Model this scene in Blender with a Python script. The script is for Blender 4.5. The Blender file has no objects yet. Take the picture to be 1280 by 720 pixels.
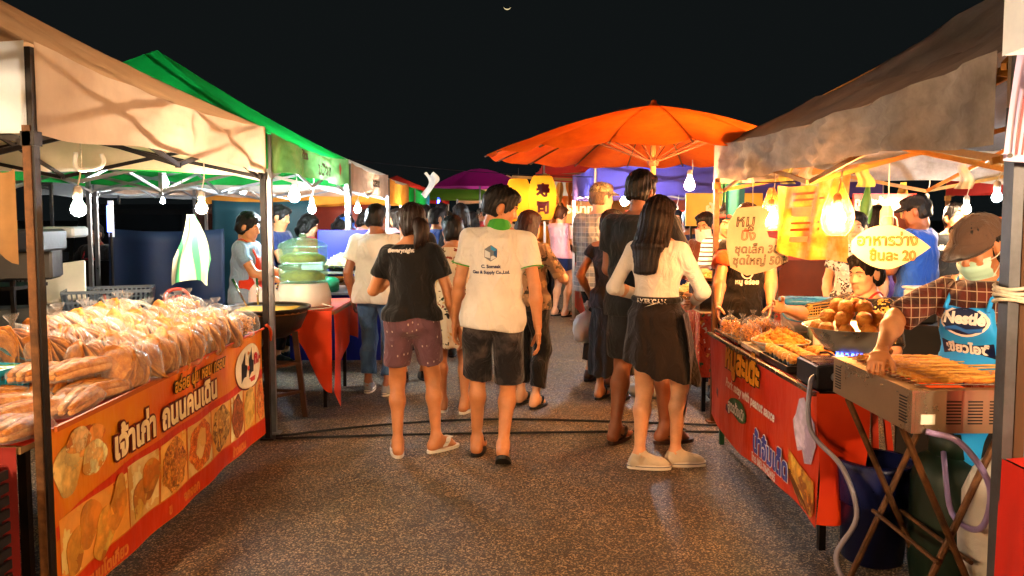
import bpy, bmesh, math, random
import numpy as np
from mathutils import Vector, Matrix
from mathutils.bvhtree import BVHTree

# ------------------------------------------------------------------ camera, sky, exposure
scene = bpy.context.scene
COL = scene.collection
FPX, PITCH, VPX, HZ, CH = 1000.0, math.radians(4.0), 630.0, 268.0, 1.55
YAW = math.atan((640 - VPX) / FPX)
PPY = HZ + FPX * math.tan(PITCH)
cam_data = bpy.data.cameras.new('camera')
cam = bpy.data.objects.new('camera', cam_data)
COL.objects.link(cam)
cam_data.sensor_width = 36.0
cam_data.lens = FPX / 1280 * 36.0
cam_data.shift_y = (PPY - 360) / 1280
cam_data.clip_start, cam_data.clip_end = 0.05, 3000
cam.location = (0, 0, CH)
cam.rotation_euler = (math.pi / 2 - PITCH, 0, -YAW)
scene.camera = cam
world = bpy.data.worlds.new('World')
scene.world = world
world.use_nodes = True
_wn = world.node_tree
_bg = _wn.nodes['Background']
_sky = _wn.nodes.new('ShaderNodeTexSky')
_sky.sky_type = 'NISHITA'
_sky.sun_disc = False
_sky.sun_elevation = math.radians(-9)
_sky.sun_rotation = math.radians(160)
_mixn = _wn.nodes.new('ShaderNodeMix'); _mixn.data_type = 'RGBA'; _mixn.blend_type = 'ADD'
_mixn.inputs[0].default_value = 1.0
_mixn.inputs[7].default_value = (0.0036, 0.0046, 0.0048, 1)      # town glow on the night air
_sc = _wn.nodes.new('ShaderNodeVectorMath'); _sc.operation = 'SCALE'; _sc.inputs[3].default_value = 0.02
_wn.links.new(_sky.outputs[0], _sc.inputs[0])
_wn.links.new(_sc.outputs[0], _mixn.inputs[6])
_wn.links.new(_mixn.outputs[2], _bg.inputs[0])
_bg.inputs[1].default_value = 1.0
scene.view_settings.view_transform = 'Standard'
scene.view_settings.look = 'None'
scene.view_settings.gamma = 1.0
scene.view_settings.exposure = 0.55
scene.cycles.use_denoising = True
scene.cycles.sample_clamp_indirect = 6.0
scene.cycles.max_bounces = 6
scene.cycles.transparent_max_bounces = 16
scene.cycles.caustics_reflective = False
scene.cycles.caustics_refractive = False
R = math.radians
TMP = bpy.data.scenes.new('workbench')        # scratch scene for text and welding, removed at the end
def tdg():
    with bpy.context.temp_override(scene=TMP, view_layer=TMP.view_layers[0]):
        TMP.view_layers[0].update()
        return bpy.context.evaluated_depsgraph_get()
rnd = random.Random(7)

def ray(px, py):
    v = Vector(((px - 640) / FPX, -(py - PPY) / FPX, -1.0))
    return cam.rotation_euler.to_matrix() @ v
def at(px, py, Y):
    v = ray(px, py); return Vector((0, 0, CH)) + v * (Y / v.y)
def atz(px, py, Z):
    v = ray(px, py); return Vector((0, 0, CH)) + v * ((Z - CH) / v.z)
def atx(px, py, X):
    v = ray(px, py); return Vector((0, 0, CH)) + v * (X / v.x)

# ------------------------------------------------------------------ materials
def lin(h):
    h = h.lstrip('#')
    out = []
    for i in (0, 2, 4):
        c = int(h[i:i + 2], 16) / 255
        out.append(c / 12.92 if c <= 0.04045 else ((c + 0.055) / 1.055) ** 2.4)
    return tuple(out) + (1.0,)
MATS = {}
def nmat(name):
    m = bpy.data.materials.new(name); m.use_nodes = True
    nt = m.node_tree
    b = nt.nodes['Principled BSDF']
    return m, nt, b
def ncoord(nt, kind='Object', scale=(1, 1, 1), rot=(0, 0, 0)):
    tc = nt.nodes.new('ShaderNodeTexCoord'); mp = nt.nodes.new('ShaderNodeMapping')
    mp.inputs['Scale'].default_value = scale; mp.inputs['Rotation'].default_value = rot
    nt.links.new(tc.outputs[kind], mp.inputs[0])
    return mp.outputs[0]
def nnoise(nt, co, scale, detail=4, rough=.55):
    n = nt.nodes.new('ShaderNodeTexNoise'); n.inputs['Scale'].default_value = scale
    n.inputs['Detail'].default_value = detail; n.inputs['Roughness'].default_value = rough
    nt.links.new(co, n.inputs['Vector']); return n
def nramp(nt, fac, stops, interp='LINEAR'):
    r = nt.nodes.new('ShaderNodeValToRGB'); r.color_ramp.interpolation = interp
    el = r.color_ramp.elements
    while len(el) < len(stops): el.new(0.5)
    for e, (p, c) in zip(el, stops):
        e.position = p; e.color = c if len(c) == 4 else tuple(c) + (1,)
    nt.links.new(fac, r.inputs[0]); return r.outputs[0]
def nmix(nt, fac, a, b, blend='MIX'):
    m = nt.nodes.new('ShaderNodeMix'); m.data_type = 'RGBA'; m.blend_type = blend
    for sock, v in ((m.inputs[0], fac), (m.inputs[6], a), (m.inputs[7], b)):
        if hasattr(v, 'is_linked') or hasattr(v, 'links'): nt.links.new(v, sock)
        else: sock.default_value = v
    return m.outputs[2]
def nmath(nt, op, a, b=0.0):
    m = nt.nodes.new('ShaderNodeMath'); m.operation = op
    for sock, v in ((m.inputs[0], a), (m.inputs[1], b)):
        if hasattr(v, 'links'): nt.links.new(v, sock)
        else: sock.default_value = v
    return m.outputs[0]
def nbump(nt, b, h, strength=.3, dist=.005):
    bp = nt.nodes.new('ShaderNodeBump'); bp.inputs['Strength'].default_value = strength
    bp.inputs['Distance'].default_value = dist
    nt.links.new(h, bp.inputs['Height']); nt.links.new(bp.outputs[0], b.inputs['Normal'])
def dk(c, f): return (c[0] * f, c[1] * f, c[2] * f, 1)
def mat(name, col, rough=.6, metal=0., var=.25, vscale=6., bump=.25, bscale=40., spec=.4, transl=0., alpha=1., emit=None, dirt=None, coat=0., sheen=0., stretch=(1, 1, 1)):
    """plain procedural surface: two-tone noise colour, fine bump; transl mixes in a translucent sheet"""
    if name in MATS: return MATS[name]
    c = lin(col) if isinstance(col, str) else tuple(col)[:3] + (1,)
    m, nt, b = nmat(name)
    co = ncoord(nt, 'Object', stretch)
    n = nnoise(nt, co, vscale, 5, .6)
    colr = nramp(nt, n.outputs[0], [(.3, dk(c, 1 - var)), (.7, dk(c, 1 + var * .5))])
    if dirt:
        n2 = nnoise(nt, co, vscale * .45, 6, .7)
        f = nramp(nt, n2.outputs[0], [(.45, (0, 0, 0)), (.68, (1, 1, 1))])
        colr = nmix(nt, nmath(nt, 'MULTIPLY', f, dirt[1]), colr, lin(dirt[0]))
    nt.links.new(colr, b.inputs['Base Color'])
    nr = nramp(nt, n.outputs[0], [(.2, (max(rough - .12, .02),) * 3), (.8, (min(rough + .12, 1),) * 3)])
    nt.links.new(nr, b.inputs['Roughness'])
    b.inputs['Metallic'].default_value = metal
    b.inputs['Specular IOR Level'].default_value = spec
    b.inputs['Coat Weight'].default_value = coat
    b.inputs['Sheen Weight'].default_value = sheen
    if bump:
        nb = nnoise(nt, co, bscale, 4, .6); nbump(nt, b, nb.outputs[0], bump)
    if emit:
        b.inputs['Emission Color'].default_value = lin(emit[0]); b.inputs['Emission Strength'].default_value = emit[1]
    out = nt.nodes['Material Output']; sh = b.outputs[0]
    if transl:
        t = nt.nodes.new('ShaderNodeBsdfTranslucent'); nt.links.new(colr, t.inputs[0])
        x = nt.nodes.new('ShaderNodeMixShader'); x.inputs[0].default_value = transl
        nt.links.new(sh, x.inputs[1]); nt.links.new(t.outputs[0], x.inputs[2]); sh = x.outputs[0]
    if alpha < 1:
        t = nt.nodes.new('ShaderNodeBsdfTransparent'); t.inputs[0].default_value = (.5 + c[0] * .5, .5 + c[1] * .5, .5 + c[2] * .5, 1)
        x = nt.nodes.new('ShaderNodeMixShader'); x.inputs[0].default_value = alpha
        nt.links.new(t.outputs[0], x.inputs[1]); nt.links.new(sh, x.inputs[2]); sh = x.outputs[0]
    nt.links.new(sh, out.inputs[0])
    MATS[name] = m
    return m
def emis(name, col, strength):
    if name in MATS: return MATS[name]
    m, nt, b = nmat(name)
    b.inputs['Base Color'].default_value = (.8, .8, .8, 1)
    c = lin(col) if isinstance(col, str) else tuple(col) + (1,)
    b.inputs['Emission Color'].default_value = c
    b.inputs['Emission Strength'].default_value = strength
    MATS[name] = m; return m
def plastic_film(name, col='ffffff', op=.22, rough=.18):
    """thin clear bag: mostly transparent, glossy wrinkles catch the lamps"""
    if name in MATS: return MATS[name]
    m, nt, b = nmat(name); c = lin(col)
    b.inputs['Base Color'].default_value = c; b.inputs['Roughness'].default_value = rough
    b.inputs['Specular IOR Level'].default_value = .8
    co = ncoord(nt); n = nnoise(nt, co, 28, 3, .6); nbump(nt, b, n.outputs[0], .9, .012)
    t = nt.nodes.new('ShaderNodeBsdfTransparent'); t.inputs[0].default_value = (.55 + .45 * c[0], .55 + .45 * c[1], .55 + .45 * c[2], 1)
    lw = nt.nodes.new('ShaderNodeLayerWeight'); lw.inputs[0].default_value = .35
    f = nmath(nt, 'ADD', nmath(nt, 'MULTIPLY', nmath(nt, 'POWER', lw.outputs[1], 2.2), .5), op)
    x = nt.nodes.new('ShaderNodeMixShader'); nt.links.new(f, x.inputs[0])
    nt.links.new(t.outputs[0], x.inputs[1]); nt.links.new(b.outputs[0], x.inputs[2])
    nt.links.new(x.outputs[0], nt.nodes['Material Output'].inputs[0])
    MATS[name] = m; return m

# ------------------------------------------------------------------ mesh builder
class MB:
    def __init__(s): s.v, s.f = [], []
    def add(s, vs, fs):
        o = len(s.v); s.v.extend([tuple(v) for v in vs]); s.f.extend([tuple(i + o for i in f) for f in fs]); return s
    def box(s, c, d, rz=0, ch=0.0):
        """box, centre c, full size d, optional chamfer of the vertical+top edges through a second ring"""
        hx, hy, hz = d[0] / 2, d[1] / 2, d[2] / 2
        M = Matrix.Rotation(rz, 3, 'Z')
        if ch <= 0:
            vs = [Vector((x, y, z)) for z in (-hz, hz) for x, y in ((-hx, -hy), (hx, -hy), (hx, hy), (-hx, hy))]
            fs = [(3, 2, 1, 0), (4, 5, 6, 7), (0, 1, 5, 4), (1, 2, 6, 5), (2, 3, 7, 6), (3, 0, 4, 7)]
        else:
            def ring(ix, z):
                a, b = hx - ix, hy - ix
                c2 = ch
                return [Vector(p + (z,)) for p in ((-a + c2, -b), (a - c2, -b), (a, -b + c2), (a, b - c2), (a - c2, b), (-a + c2, b), (-a, b - c2), (-a, -b + c2))]
            rs = [ring(ch, -hz), ring(0, -hz + ch), ring(0, hz - ch), ring(ch, hz)]
            vs = [v for r in rs for v in r]
            fs = [tuple(range(7, -1, -1)), tuple(range(24, 32))]
            for k in range(3):
                for i in range(8):
                    j = (i + 1) % 8
                    fs.append((k * 8 + i, k * 8 + j, k * 8 + 8 + j, k * 8 + 8 + i))
        cv = Vector(c)
        return s.add([M @ v + cv for v in vs], fs)
    def bar(s, a, b, w, h=None, up=(0, 0, 1)):
        a, b = Vector(a), Vector(b); h = h or w
        d = (b - a).normalized(); u = Vector(up)
        if abs(d.dot(u)) > .98: u = Vector((0, 1, 0))
        x = d.cross(u).normalized(); y = x.cross(d)
        vs = [p + x * sx * w / 2 + y * sy * h / 2 for p in (a, b) for sx, sy in ((-1, -1), (1, -1), (1, 1), (-1, 1))]
        return s.add(vs, [(3, 2, 1, 0), (4, 5, 6, 7), (0, 1, 5, 4), (1, 2, 6, 5), (2, 3, 7, 6), (3, 0, 4, 7)])
    def tube(s, pts, r, n=8, cap=True):
        pts = [Vector(p) for p in pts]; m = len(pts)
        rr = r if isinstance(r, (list, tuple)) else [r] * m
        vs, fs = [], []; px = None
        for i, p in enumerate(pts):
            d = (pts[min(i + 1, m - 1)] - pts[max(i - 1, 0)]).normalized()
            if px is None:
                u = Vector((0, 0, 1)) if abs(d.z) < .9 else Vector((1, 0, 0))
                px = d.cross(u).normalized()
            else:
                px = (px - d * px.dot(d)).normalized()
            py = d.cross(px)
            for k in range(n):
                a = 2 * math.pi * k / n
                vs.append(p + (px * math.cos(a) + py * math.sin(a)) * rr[i])
        for i in range(m - 1):
            for k in range(n):
                j = (k + 1) % n
                fs.append((i * n + k, i * n + j, (i + 1) * n + j, (i + 1) * n + k))
        if cap: fs += [tuple(range(n - 1, -1, -1)), tuple(range((m - 1) * n, m * n))]
        return s.add(vs, fs)
    def lathe(s, prof, c=(0, 0, 0), n=24, wob=None, sx=1, sy=1):
        """prof: (radius, z) pairs"""
        vs, fs = [], []; m = len(prof); c = Vector(c)
        for i, (r, z) in enumerate(prof):
            for k in range(n):
                a = 2 * math.pi * k / n
                q = r if wob is None else r * wob(a, i)
                vs.append(c + Vector((q * math.cos(a) * sx, q * math.sin(a) * sy, z)))
        for i in range(m - 1):
            for k in range(n):
                j = (k + 1) % n
                fs.append((i * n + k, i * n + j, (i + 1) * n + j, (i + 1) * n + k))
        if prof[0][0] > 1e-4: fs.append(tuple(range(n - 1, -1, -1)))
        if prof[-1][0] > 1e-4: fs.append(tuple(range((m - 1) * n, m * n)))
        return s.add(vs, fs)
    def grid(s, fn, nu, nv):
        vs = [fn(i / nu, j / nv) for j in range(nv + 1) for i in range(nu + 1)]
        w = nu + 1
        fs = [(j * w + i, j * w + i + 1, (j + 1) * w + i + 1, (j + 1) * w + i) for j in range(nv) for i in range(nu)]
        return s.add(vs, fs)
    def poly(s, pts, thick, n=None):
        """flat outline extruded along its normal"""
        pts = [Vector(p) for p in pts]
        if n is None:
            n = Vector((0, 0, 0)); q = len(pts)
            for i in range(q): n += pts[i].cross(pts[(i + 1) % q])
            n.normalize()
        n = Vector(n) * thick; q = len(pts)
        fs = [tuple(range(q - 1, -1, -1)), tuple(range(q, 2 * q))] + [(i, (i + 1) % q, q + (i + 1) % q, q + i) for i in range(q)]
        return s.add(pts + [p + n for p in pts], fs)
    def build(s, name, m=None, parent=None, smooth=False, loc=None, auto=None):
        me = bpy.data.meshes.new(name); me.from_pydata(s.v, [], s.f)
        return link(name, me, m, parent, smooth, loc)
def link(name, me, m=None, parent=None, smooth=False, loc=None, rot=None):
    o = bpy.data.objects.new(name, me); COL.objects.link(o)
    if m and not me.materials: me.materials.append(m)
    if smooth: me.polygons.foreach_set('use_smooth', [True] * len(me.polygons))
    if parent: o.parent = parent
    if loc is not None: o.location = loc
    if rot is not None: o.rotation_euler = rot
    return o
def tag(o, label=None, cat=None, group=None, kind=None):
    if label: o['label'] = label
    if cat: o['category'] = cat
    if group: o['group'] = group
    if kind: o['kind'] = kind
    return o
def thing(name, label, cat, loc=(0, 0, 0), rz=0, group=None):
    o = bpy.data.objects.new(name, None); COL.objects.link(o)
    o.empty_display_size = .1
    o.location = loc; o.rotation_euler = (0, 0, rz)
    return tag(o, label, cat, group)
def copy_tree(o, parent=None, loc=None, rz=None, label=None, rot=None):
    c = o.copy(); COL.objects.link(c)
    if parent is not None: c.parent = parent
    if loc is not None: c.location = loc
    if rz is not None: c.rotation_euler = (0, 0, rz)
    if rot is not None: c.rotation_euler = rot
    if label: c['label'] = label
    for ch in list(o.children): copy_tree(ch, c)
    return c
def sag(a, b, drop, n=10):
    a, b = Vector(a), Vector(b)
    return [a.lerp(b, i / n) + Vector((0, 0, -drop * 4 * (i / n) * (1 - i / n))) for i in range(n + 1)]
def smoothpts(pts, n=6):
    """Catmull-Rom through pts"""
    P = [Vector(p) for p in pts]; P = [P[0] * 2 - P[1]] + P + [P[-1] * 2 - P[-2]]
    out = []
    for i in range(1, len(P) - 2):
        for k in range(n):
            t = k / n
            out.append(.5 * ((2 * P[i]) + (P[i + 1] - P[i - 1]) * t + (2 * P[i - 1] - 5 * P[i] + 4 * P[i + 1] - P[i + 2]) * t * t + (3 * P[i] - P[i - 1] - 3 * P[i + 1] + P[i + 2]) * t ** 3))
    out.append(P[-2]); return out
def wob(x, y, s=0.):
    return math.sin(x * 1.7 + s) * .5 + math.sin(x * 3.1 + y * 2.3 + s * 2) * .3 + math.sin(y * 5.3 - x * 1.1 + s * 3) * .2

# ------------------------------------------------------------------ lettering
def text_geo(txt, size, bold=.045, spacing=1.0):
    """stroked glyph outlines, flattened: returns verts (x right, y up, centred in x, baseline 0) and faces"""
    cu = bpy.data.curves.new('lettering', 'FONT'); cu.body = txt; cu.size = size
    cu.align_x = 'CENTER'; cu.space_character = spacing
    cu.fill_mode = 'NONE'; cu.bevel_depth = size * bold; cu.bevel_resolution = 0; cu.resolution_u = 3
    ob = bpy.data.objects.new('lettering', cu); TMP.collection.objects.link(ob)
    dg = tdg()
    me = bpy.data.meshes.new_from_object(ob.evaluated_get(dg))
    v = [tuple(p.co) for p in me.vertices]; f = [tuple(p.vertices) for p in me.polygons]
    bpy.data.objects.remove(ob); bpy.data.curves.remove(cu); bpy.data.meshes.remove(me)
    return v, f
def lettering(txt, size, m, origin, xd, yd, parent, bold=.045, off=.004, outline=None, spacing=1.0, shear=0., name='lettering', bend=None):
    """letters on a flat sheet: origin is the centre of the baseline, xd/yd the reading directions"""
    xd, yd = Vector(xd).normalized(), Vector(yd).normalized(); n = xd.cross(yd); o = Vector(origin)
    res = []
    for mm, bd, of in ([(outline[0], outline[1], off)] if outline else []) + [(m, bold, off + (.002 if outline else 0))]:
        v, f = text_geo(txt, size, bd, spacing)
        if not v: continue
        k = .12
        vv = []
        for x, y, z in v:
            p = o + xd * (x + shear * y) + yd * y + n * (of + z * k)
            vv.append(bend(p) if bend else p)
        ob = MB().add(vv, f).build(name, mm, parent)
        res.append(ob)
    return res
def project_letters(txt, size, m, target, origin, xd, yd, bold=.05, name='lettering', off=.003, parent=None):
    """letters wrapped onto the surface of a garment: cast each vertex along -normal on the target mesh (local space)"""
    xd, yd = Vector(xd).normalized(), Vector(yd).normalized(); n = xd.cross(yd); o = Vector(origin)
    bv = BVHTree.FromPolygons([v.co for v in target.data.vertices], [p.vertices for p in target.data.polygons])
    v, f = text_geo(txt, size, bold)
    vv = []
    for x, y, z in v:
        p = o + xd * x + yd * y
        h = bv.ray_cast(p + n * .4, -n, 1.0)
        q = h[0] if h[0] is not None else p
        vv.append(q + n * (off + z * .1))
    return MB().add(vv, f).build(name, m, parent or target.parent)
def project_shape(pts, m, target, origin, xd, yd, name, off=.0025, parent=None, thick=.001):
    xd, yd = Vector(xd).normalized(), Vector(yd).normalized(); n = xd.cross(yd); o = Vector(origin)
    bv = BVHTree.FromPolygons([v.co for v in target.data.vertices], [p.vertices for p in target.data.polygons])
    cx = sum(p[0] for p in pts) / len(pts); cy = sum(p[1] for p in pts) / len(pts)
    q = len(pts); vs, fs = [], []
    rings = 4
    for k in range(rings + 1):
        t = k / rings
        for x, y in pts:
            p = o + xd * (cx + (x - cx) * t) + yd * (cy + (y - cy) * t)
            h = bv.ray_cast(p + n * .4, -n, 1.0)
            vs.append((h[0] if h[0] is not None else p) + n * off)
    for k in range(rings):
        for i in range(q):
            j = (i + 1) % q
            fs.append((k * q + i, k * q + j, (k + 1) * q + j, (k + 1) * q + i))
    return MB().add(vs, fs).build(name, m, parent or target.parent, smooth=True)

def cloth(name, col, var=.12, rough=.85, pattern=None, bump=.85, transl=0.):
    """woven cloth: crease bump at two sizes, optional pattern(nt, co) -> colour socket"""
    if name in MATS: return MATS[name]
    m, nt, b = nmat(name); c = lin(col)
    co = ncoord(nt); n = nnoise(nt, co, 5, 4, .6)
    colr = nramp(nt, n.outputs[0], [(.3, dk(c, 1 - var)), (.7, dk(c, 1 + var * .4))])
    if pattern: colr = pattern(nt, colr)
    nt.links.new(colr, b.inputs['Base Color'])
    b.inputs['Roughness'].default_value = rough; b.inputs['Specular IOR Level'].default_value = .2; b.inputs['Sheen Weight'].default_value = .15
    n1 = nnoise(nt, ncoord(nt, 'Object', (9, 9, 5), (.3, .5, .2)), 1.3, 3, .5); n1.inputs['Distortion'].default_value = 1.2
    n3 = nnoise(nt, ncoord(nt, 'Object', (7, 7, 3.4), (.9, -.4, .3)), 1.0, 2, .5); n3.noise_type = 'RIDGED_MULTIFRACTAL'; n3.normalize = True; n3.inputs['Distortion'].default_value = .9
    n2 = nnoise(nt, co, 190, 2, .5)
    h = nmath(nt, 'ADD', nmath(nt, 'ADD', n1.outputs[0], nmath(nt, 'MULTIPLY', n3.outputs[0], .8)), nmath(nt, 'MULTIPLY', n2.outputs[0], .05))
    nbump(nt, b, h, bump, .03)
    if transl:
        t = nt.nodes.new('ShaderNodeBsdfTranslucent'); nt.links.new(colr, t.inputs[0])
        x = nt.nodes.new('ShaderNodeMixShader'); x.inputs[0].default_value = transl
        nt.links.new(b.outputs[0], x.inputs[1]); nt.links.new(t.outputs[0], x.inputs[2]); nt.links.new(x.outputs[0], nt.nodes['Material Output'].inputs[0])
    MATS[name] = m; return m
def p_floral(ground, cols, scale=26, size=.33):
    def f(nt, base):
        co = ncoord(nt); n = nnoise(nt, co, 20, 2); w = nmix(nt, .12, co, n.outputs[1])
        v = nt.nodes.new('ShaderNodeTexVoronoi'); v.inputs['Scale'].default_value = scale; nt.links.new(w, v.inputs['Vector'])
        k = nramp(nt, v.outputs['Distance'], [(size, (1, 1, 1)), (size + .07, (0, 0, 0))])
        sep = nt.nodes.new('ShaderNodeSeparateColor'); nt.links.new(v.outputs['Color'], sep.inputs[0])
        st = [(i / len(cols), lin(c)) for i, c in enumerate(cols)]
        cc = nramp(nt, sep.outputs[0], st, 'CONSTANT')
        return nmix(nt, k, base, cc)
    return f
def p_plaid(c1, c2, sx=60, sz=60, c3=None):
    def f(nt, base):
        co = ncoord(nt); sp = nt.nodes.new('ShaderNodeSeparateXYZ'); nt.links.new(co, sp.inputs[0])
        def stripe(s, sc, lo): return nramp(nt, nmath(nt, 'SINE', nmath(nt, 'MULTIPLY', s, sc)), [(lo, (0, 0, 0)), (lo + .12, (1, 1, 1))])
        h = nmath(nt, 'ADD', sp.outputs[0], nmath(nt, 'MULTIPLY', sp.outputs[1], .7))
        a = stripe(h, sx, .35); b = stripe(sp.outputs[2], sz, .35)
        k = nmix(nt, nmath(nt, 'MULTIPLY', a, .55), base, lin(c1)); k = nmix(nt, nmath(nt, 'MULTIPLY', b, .55), k, lin(c1))
        t = nmath(nt, 'MAXIMUM', stripe(h, sx * 2.03, .93), stripe(sp.outputs[2], sz * 2.03, .93))
        return nmix(nt, nmath(nt, 'MULTIPLY', t, .6), k, lin(c2))
    return f
def p_stripes(c1, sz=170, lo=.45):
    def f(nt, base):
        co = ncoord(nt); sp = nt.nodes.new('ShaderNodeSeparateXYZ'); nt.links.new(co, sp.inputs[0])
        k = nramp(nt, nmath(nt, 'SINE', nmath(nt, 'MULTIPLY', sp.outputs[2], sz)), [(lo, (0, 0, 0)), (lo + .1, (1, 1, 1))])
        return nmix(nt, k, base, lin(c1))
    return f

# ------------------------------------------------------------------ people: distance fields -> surface nets
class Field:
    def __init__(s, lo, hi, res):
        s.lo = np.array(lo, float); s.res = res
        s.n = np.maximum(((np.array(hi) - s.lo) / res).astype(int) + 2, 4)
        s.ax = [s.lo[i] + res * np.arange(s.n[i]) for i in range(3)]
        s.F = np.full(tuple(s.n), .15, np.float32)
    def sl(s, lo, hi):
        out = []
        for i in range(3):
            a = int(np.floor((lo[i] - s.lo[i]) / s.res)); b = int(np.ceil((hi[i] - s.lo[i]) / s.res)) + 1
            out.append(slice(max(a, 0), max(min(b, s.n[i]), max(a, 0) + 1)))
        return tuple(out)
    def part(s, P, m):
        P = np.array([tuple(p) for p in P]); sl = s.sl(P.min(0) - m, P.max(0) + m)
        g = object.__new__(Field); g.res = s.res; g.ax = [s.ax[i][sl[i]] for i in range(3)]
        g.lo = np.array([a[0] for a in g.ax]); g.n = np.array([len(a) for a in g.ax]); g.F = np.full(tuple(g.n), .15, np.float32)
        return g, sl
    def pts(s, sl):
        return np.meshgrid(s.ax[0][sl[0]], s.ax[1][sl[1]], s.ax[2][sl[2]], indexing='ij', sparse=True)
    def put(s, sl, d, k):
        a = s.F[sl]; h = np.clip(.5 + .5 * (a - d) / k, 0, 1)
        s.F[sl] = a * (1 - h) + d * h - k * h * (1 - h)
    def cone(s, a, b, ra, rb, k=.02):
        a, b = np.array(a, float), np.array(b, float); m = max(ra, rb) + .06
        sl = s.sl(np.minimum(a, b) - m, np.maximum(a, b) + m)
        x, y, z = s.pts(sl); ab = b - a; L = max(ab @ ab, 1e-9)
        t = np.clip(((x - a[0]) * ab[0] + (y - a[1]) * ab[1] + (z - a[2]) * ab[2]) / L, 0, 1)
        d = np.sqrt((x - a[0] - t * ab[0]) ** 2 + (y - a[1] - t * ab[1]) ** 2 + (z - a[2] - t * ab[2]) ** 2) - (ra + t * (rb - ra))
        s.put(sl, d, k)
    def ell(s, c, r, k=.02, M=None, sub=False):
        c = np.array(c, float); r = np.array(r, float); m = r.max() + .06
        sl = s.sl(c - m, c + m); x, y, z = s.pts(sl); x, y, z = x - c[0], y - c[1], z - c[2]
        if M is not None:
            M = np.array(M); x, y, z = (M[0, i] * x + M[1, i] * y + M[2, i] * z for i in range(3))
        q = np.sqrt((x / r[0]) ** 2 + (y / r[1]) ** 2 + (z / r[2]) ** 2)
        d = (q - 1) * r.min()
        if sub:
            a = s.F[sl]; d = -d; h = np.clip(.5 - .5 * (a - d) / k, 0, 1)
            s.F[sl] = a * (1 - h) + d * h + k * h * (1 - h)
        else: s.put(sl, d, k)
    def slab(s, a, b, e0, e1, side, k=.03):
        """elliptic cone a->b, radii (rx, ry) at both ends; side = direction of rx"""
        a, b = np.array(a, float), np.array(b, float); w = b - a; L = np.linalg.norm(w); w = w / L
        side = np.array(side, float); side = side - w * (side @ w); side /= np.linalg.norm(side); f = np.cross(w, side)
        m = max(*e0, *e1) + .06
        sl = s.sl(np.minimum(a, b) - m, np.maximum(a, b) + m)
        x, y, z = s.pts(sl); x, y, z = x - a[0], y - a[1], z - a[2]
        tw = x * w[0] + y * w[1] + z * w[2]; t = np.clip(tw / L, 0, 1); ex = tw - t * L
        u = x * side[0] + y * side[1] + z * side[2]; v = x * f[0] + y * f[1] + z * f[2]
        rx = e0[0] + t * (e1[0] - e0[0]); ry = e0[1] + t * (e1[1] - e0[1]); rm = np.minimum(rx, ry)
        d = (np.sqrt((u / rx) ** 2 + (v / ry) ** 2 + (ex / (rm * .6)) ** 2) - 1) * rm
        s.put(sl, d, k)
    def cut(s, n, o):
        """keep the side where (p-o).n < 0"""
        x, y, z = s.pts((slice(None),) * 3)
        s.F = np.maximum(s.F, (x - o[0]) * n[0] + (y - o[1]) * n[1] + (z - o[2]) * n[2]).astype(np.float32)
    def mesh(s):
        F = s.F.copy()
        F[0], F[-1], F[:, 0], F[:, -1], F[:, :, 0], F[:, :, -1] = (.1,) * 6
        return surface_nets(F, s.lo, s.res)

def surface_nets(F, lo, res):
    nx, ny, nz = F.shape
    ins = F < 0
    cs = np.zeros((nx - 1, ny - 1, nz - 1), np.int8)
    for i in (0, 1):
        for j in (0, 1):
            for k in (0, 1):
                cs += ins[i:nx - 1 + i, j:ny - 1 + j, k:nz - 1 + k]
    act = (cs > 0) & (cs < 8)
    idx = np.argwhere(act)
    if len(idx) == 0: return np.zeros((0, 3)), np.zeros((0, 4), int)
    num = np.full(act.shape, -1, np.int64); num[act] = np.arange(len(idx))
    acc = np.zeros((len(idx), 3)); cnt = np.zeros(len(idx))
    I, J, K = idx.T
    corners = [(i, j, k) for i in (0, 1) for j in (0, 1) for k in (0, 1)]
    for a in corners:
        for ax in range(3):
            if a[ax] == 1: continue
            b = list(a); b[ax] = 1
            fa = F[I + a[0], J + a[1], K + a[2]]; fb = F[I + b[0], J + b[1], K + b[2]]
            ok = (fa < 0) != (fb < 0)
            t = np.where(ok, fa / np.where(ok, fa - fb, 1), 0)
            p = np.tile(np.array(a, float), (len(idx), 1)); p[:, ax] += t
            acc[ok] += p[ok]; cnt[ok] += 1
    V = lo + (idx + acc / cnt[:, None]) * res
    Q = []
    for ax in range(3):
        sa = [slice(1, -1)] * 3; sb = [slice(1, -1)] * 3
        sa[ax] = slice(0, -1); sb[ax] = slice(1, None)
        A, B = ins[tuple(sa)], ins[tuple(sb)]
        e = np.argwhere(A != B)
        if len(e) == 0: continue
        flip = A[tuple(e.T)]
        off = np.ones(3, int); off[ax] = 0
        c = e + off                                    # lower grid point of the edge
        u, v = [(1, 2), (2, 0), (0, 1)][ax]
        du = np.zeros(3, int); du[u] = 1; dv = np.zeros(3, int); dv[v] = 1
        q = np.stack([num[tuple((c - du - dv).T)], num[tuple((c - dv).T)], num[tuple(c.T)], num[tuple((c - du).T)]], 1)
        q[~flip] = q[~flip][:, ::-1]
        Q.append(q)
    return V, np.concatenate(Q)

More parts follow.
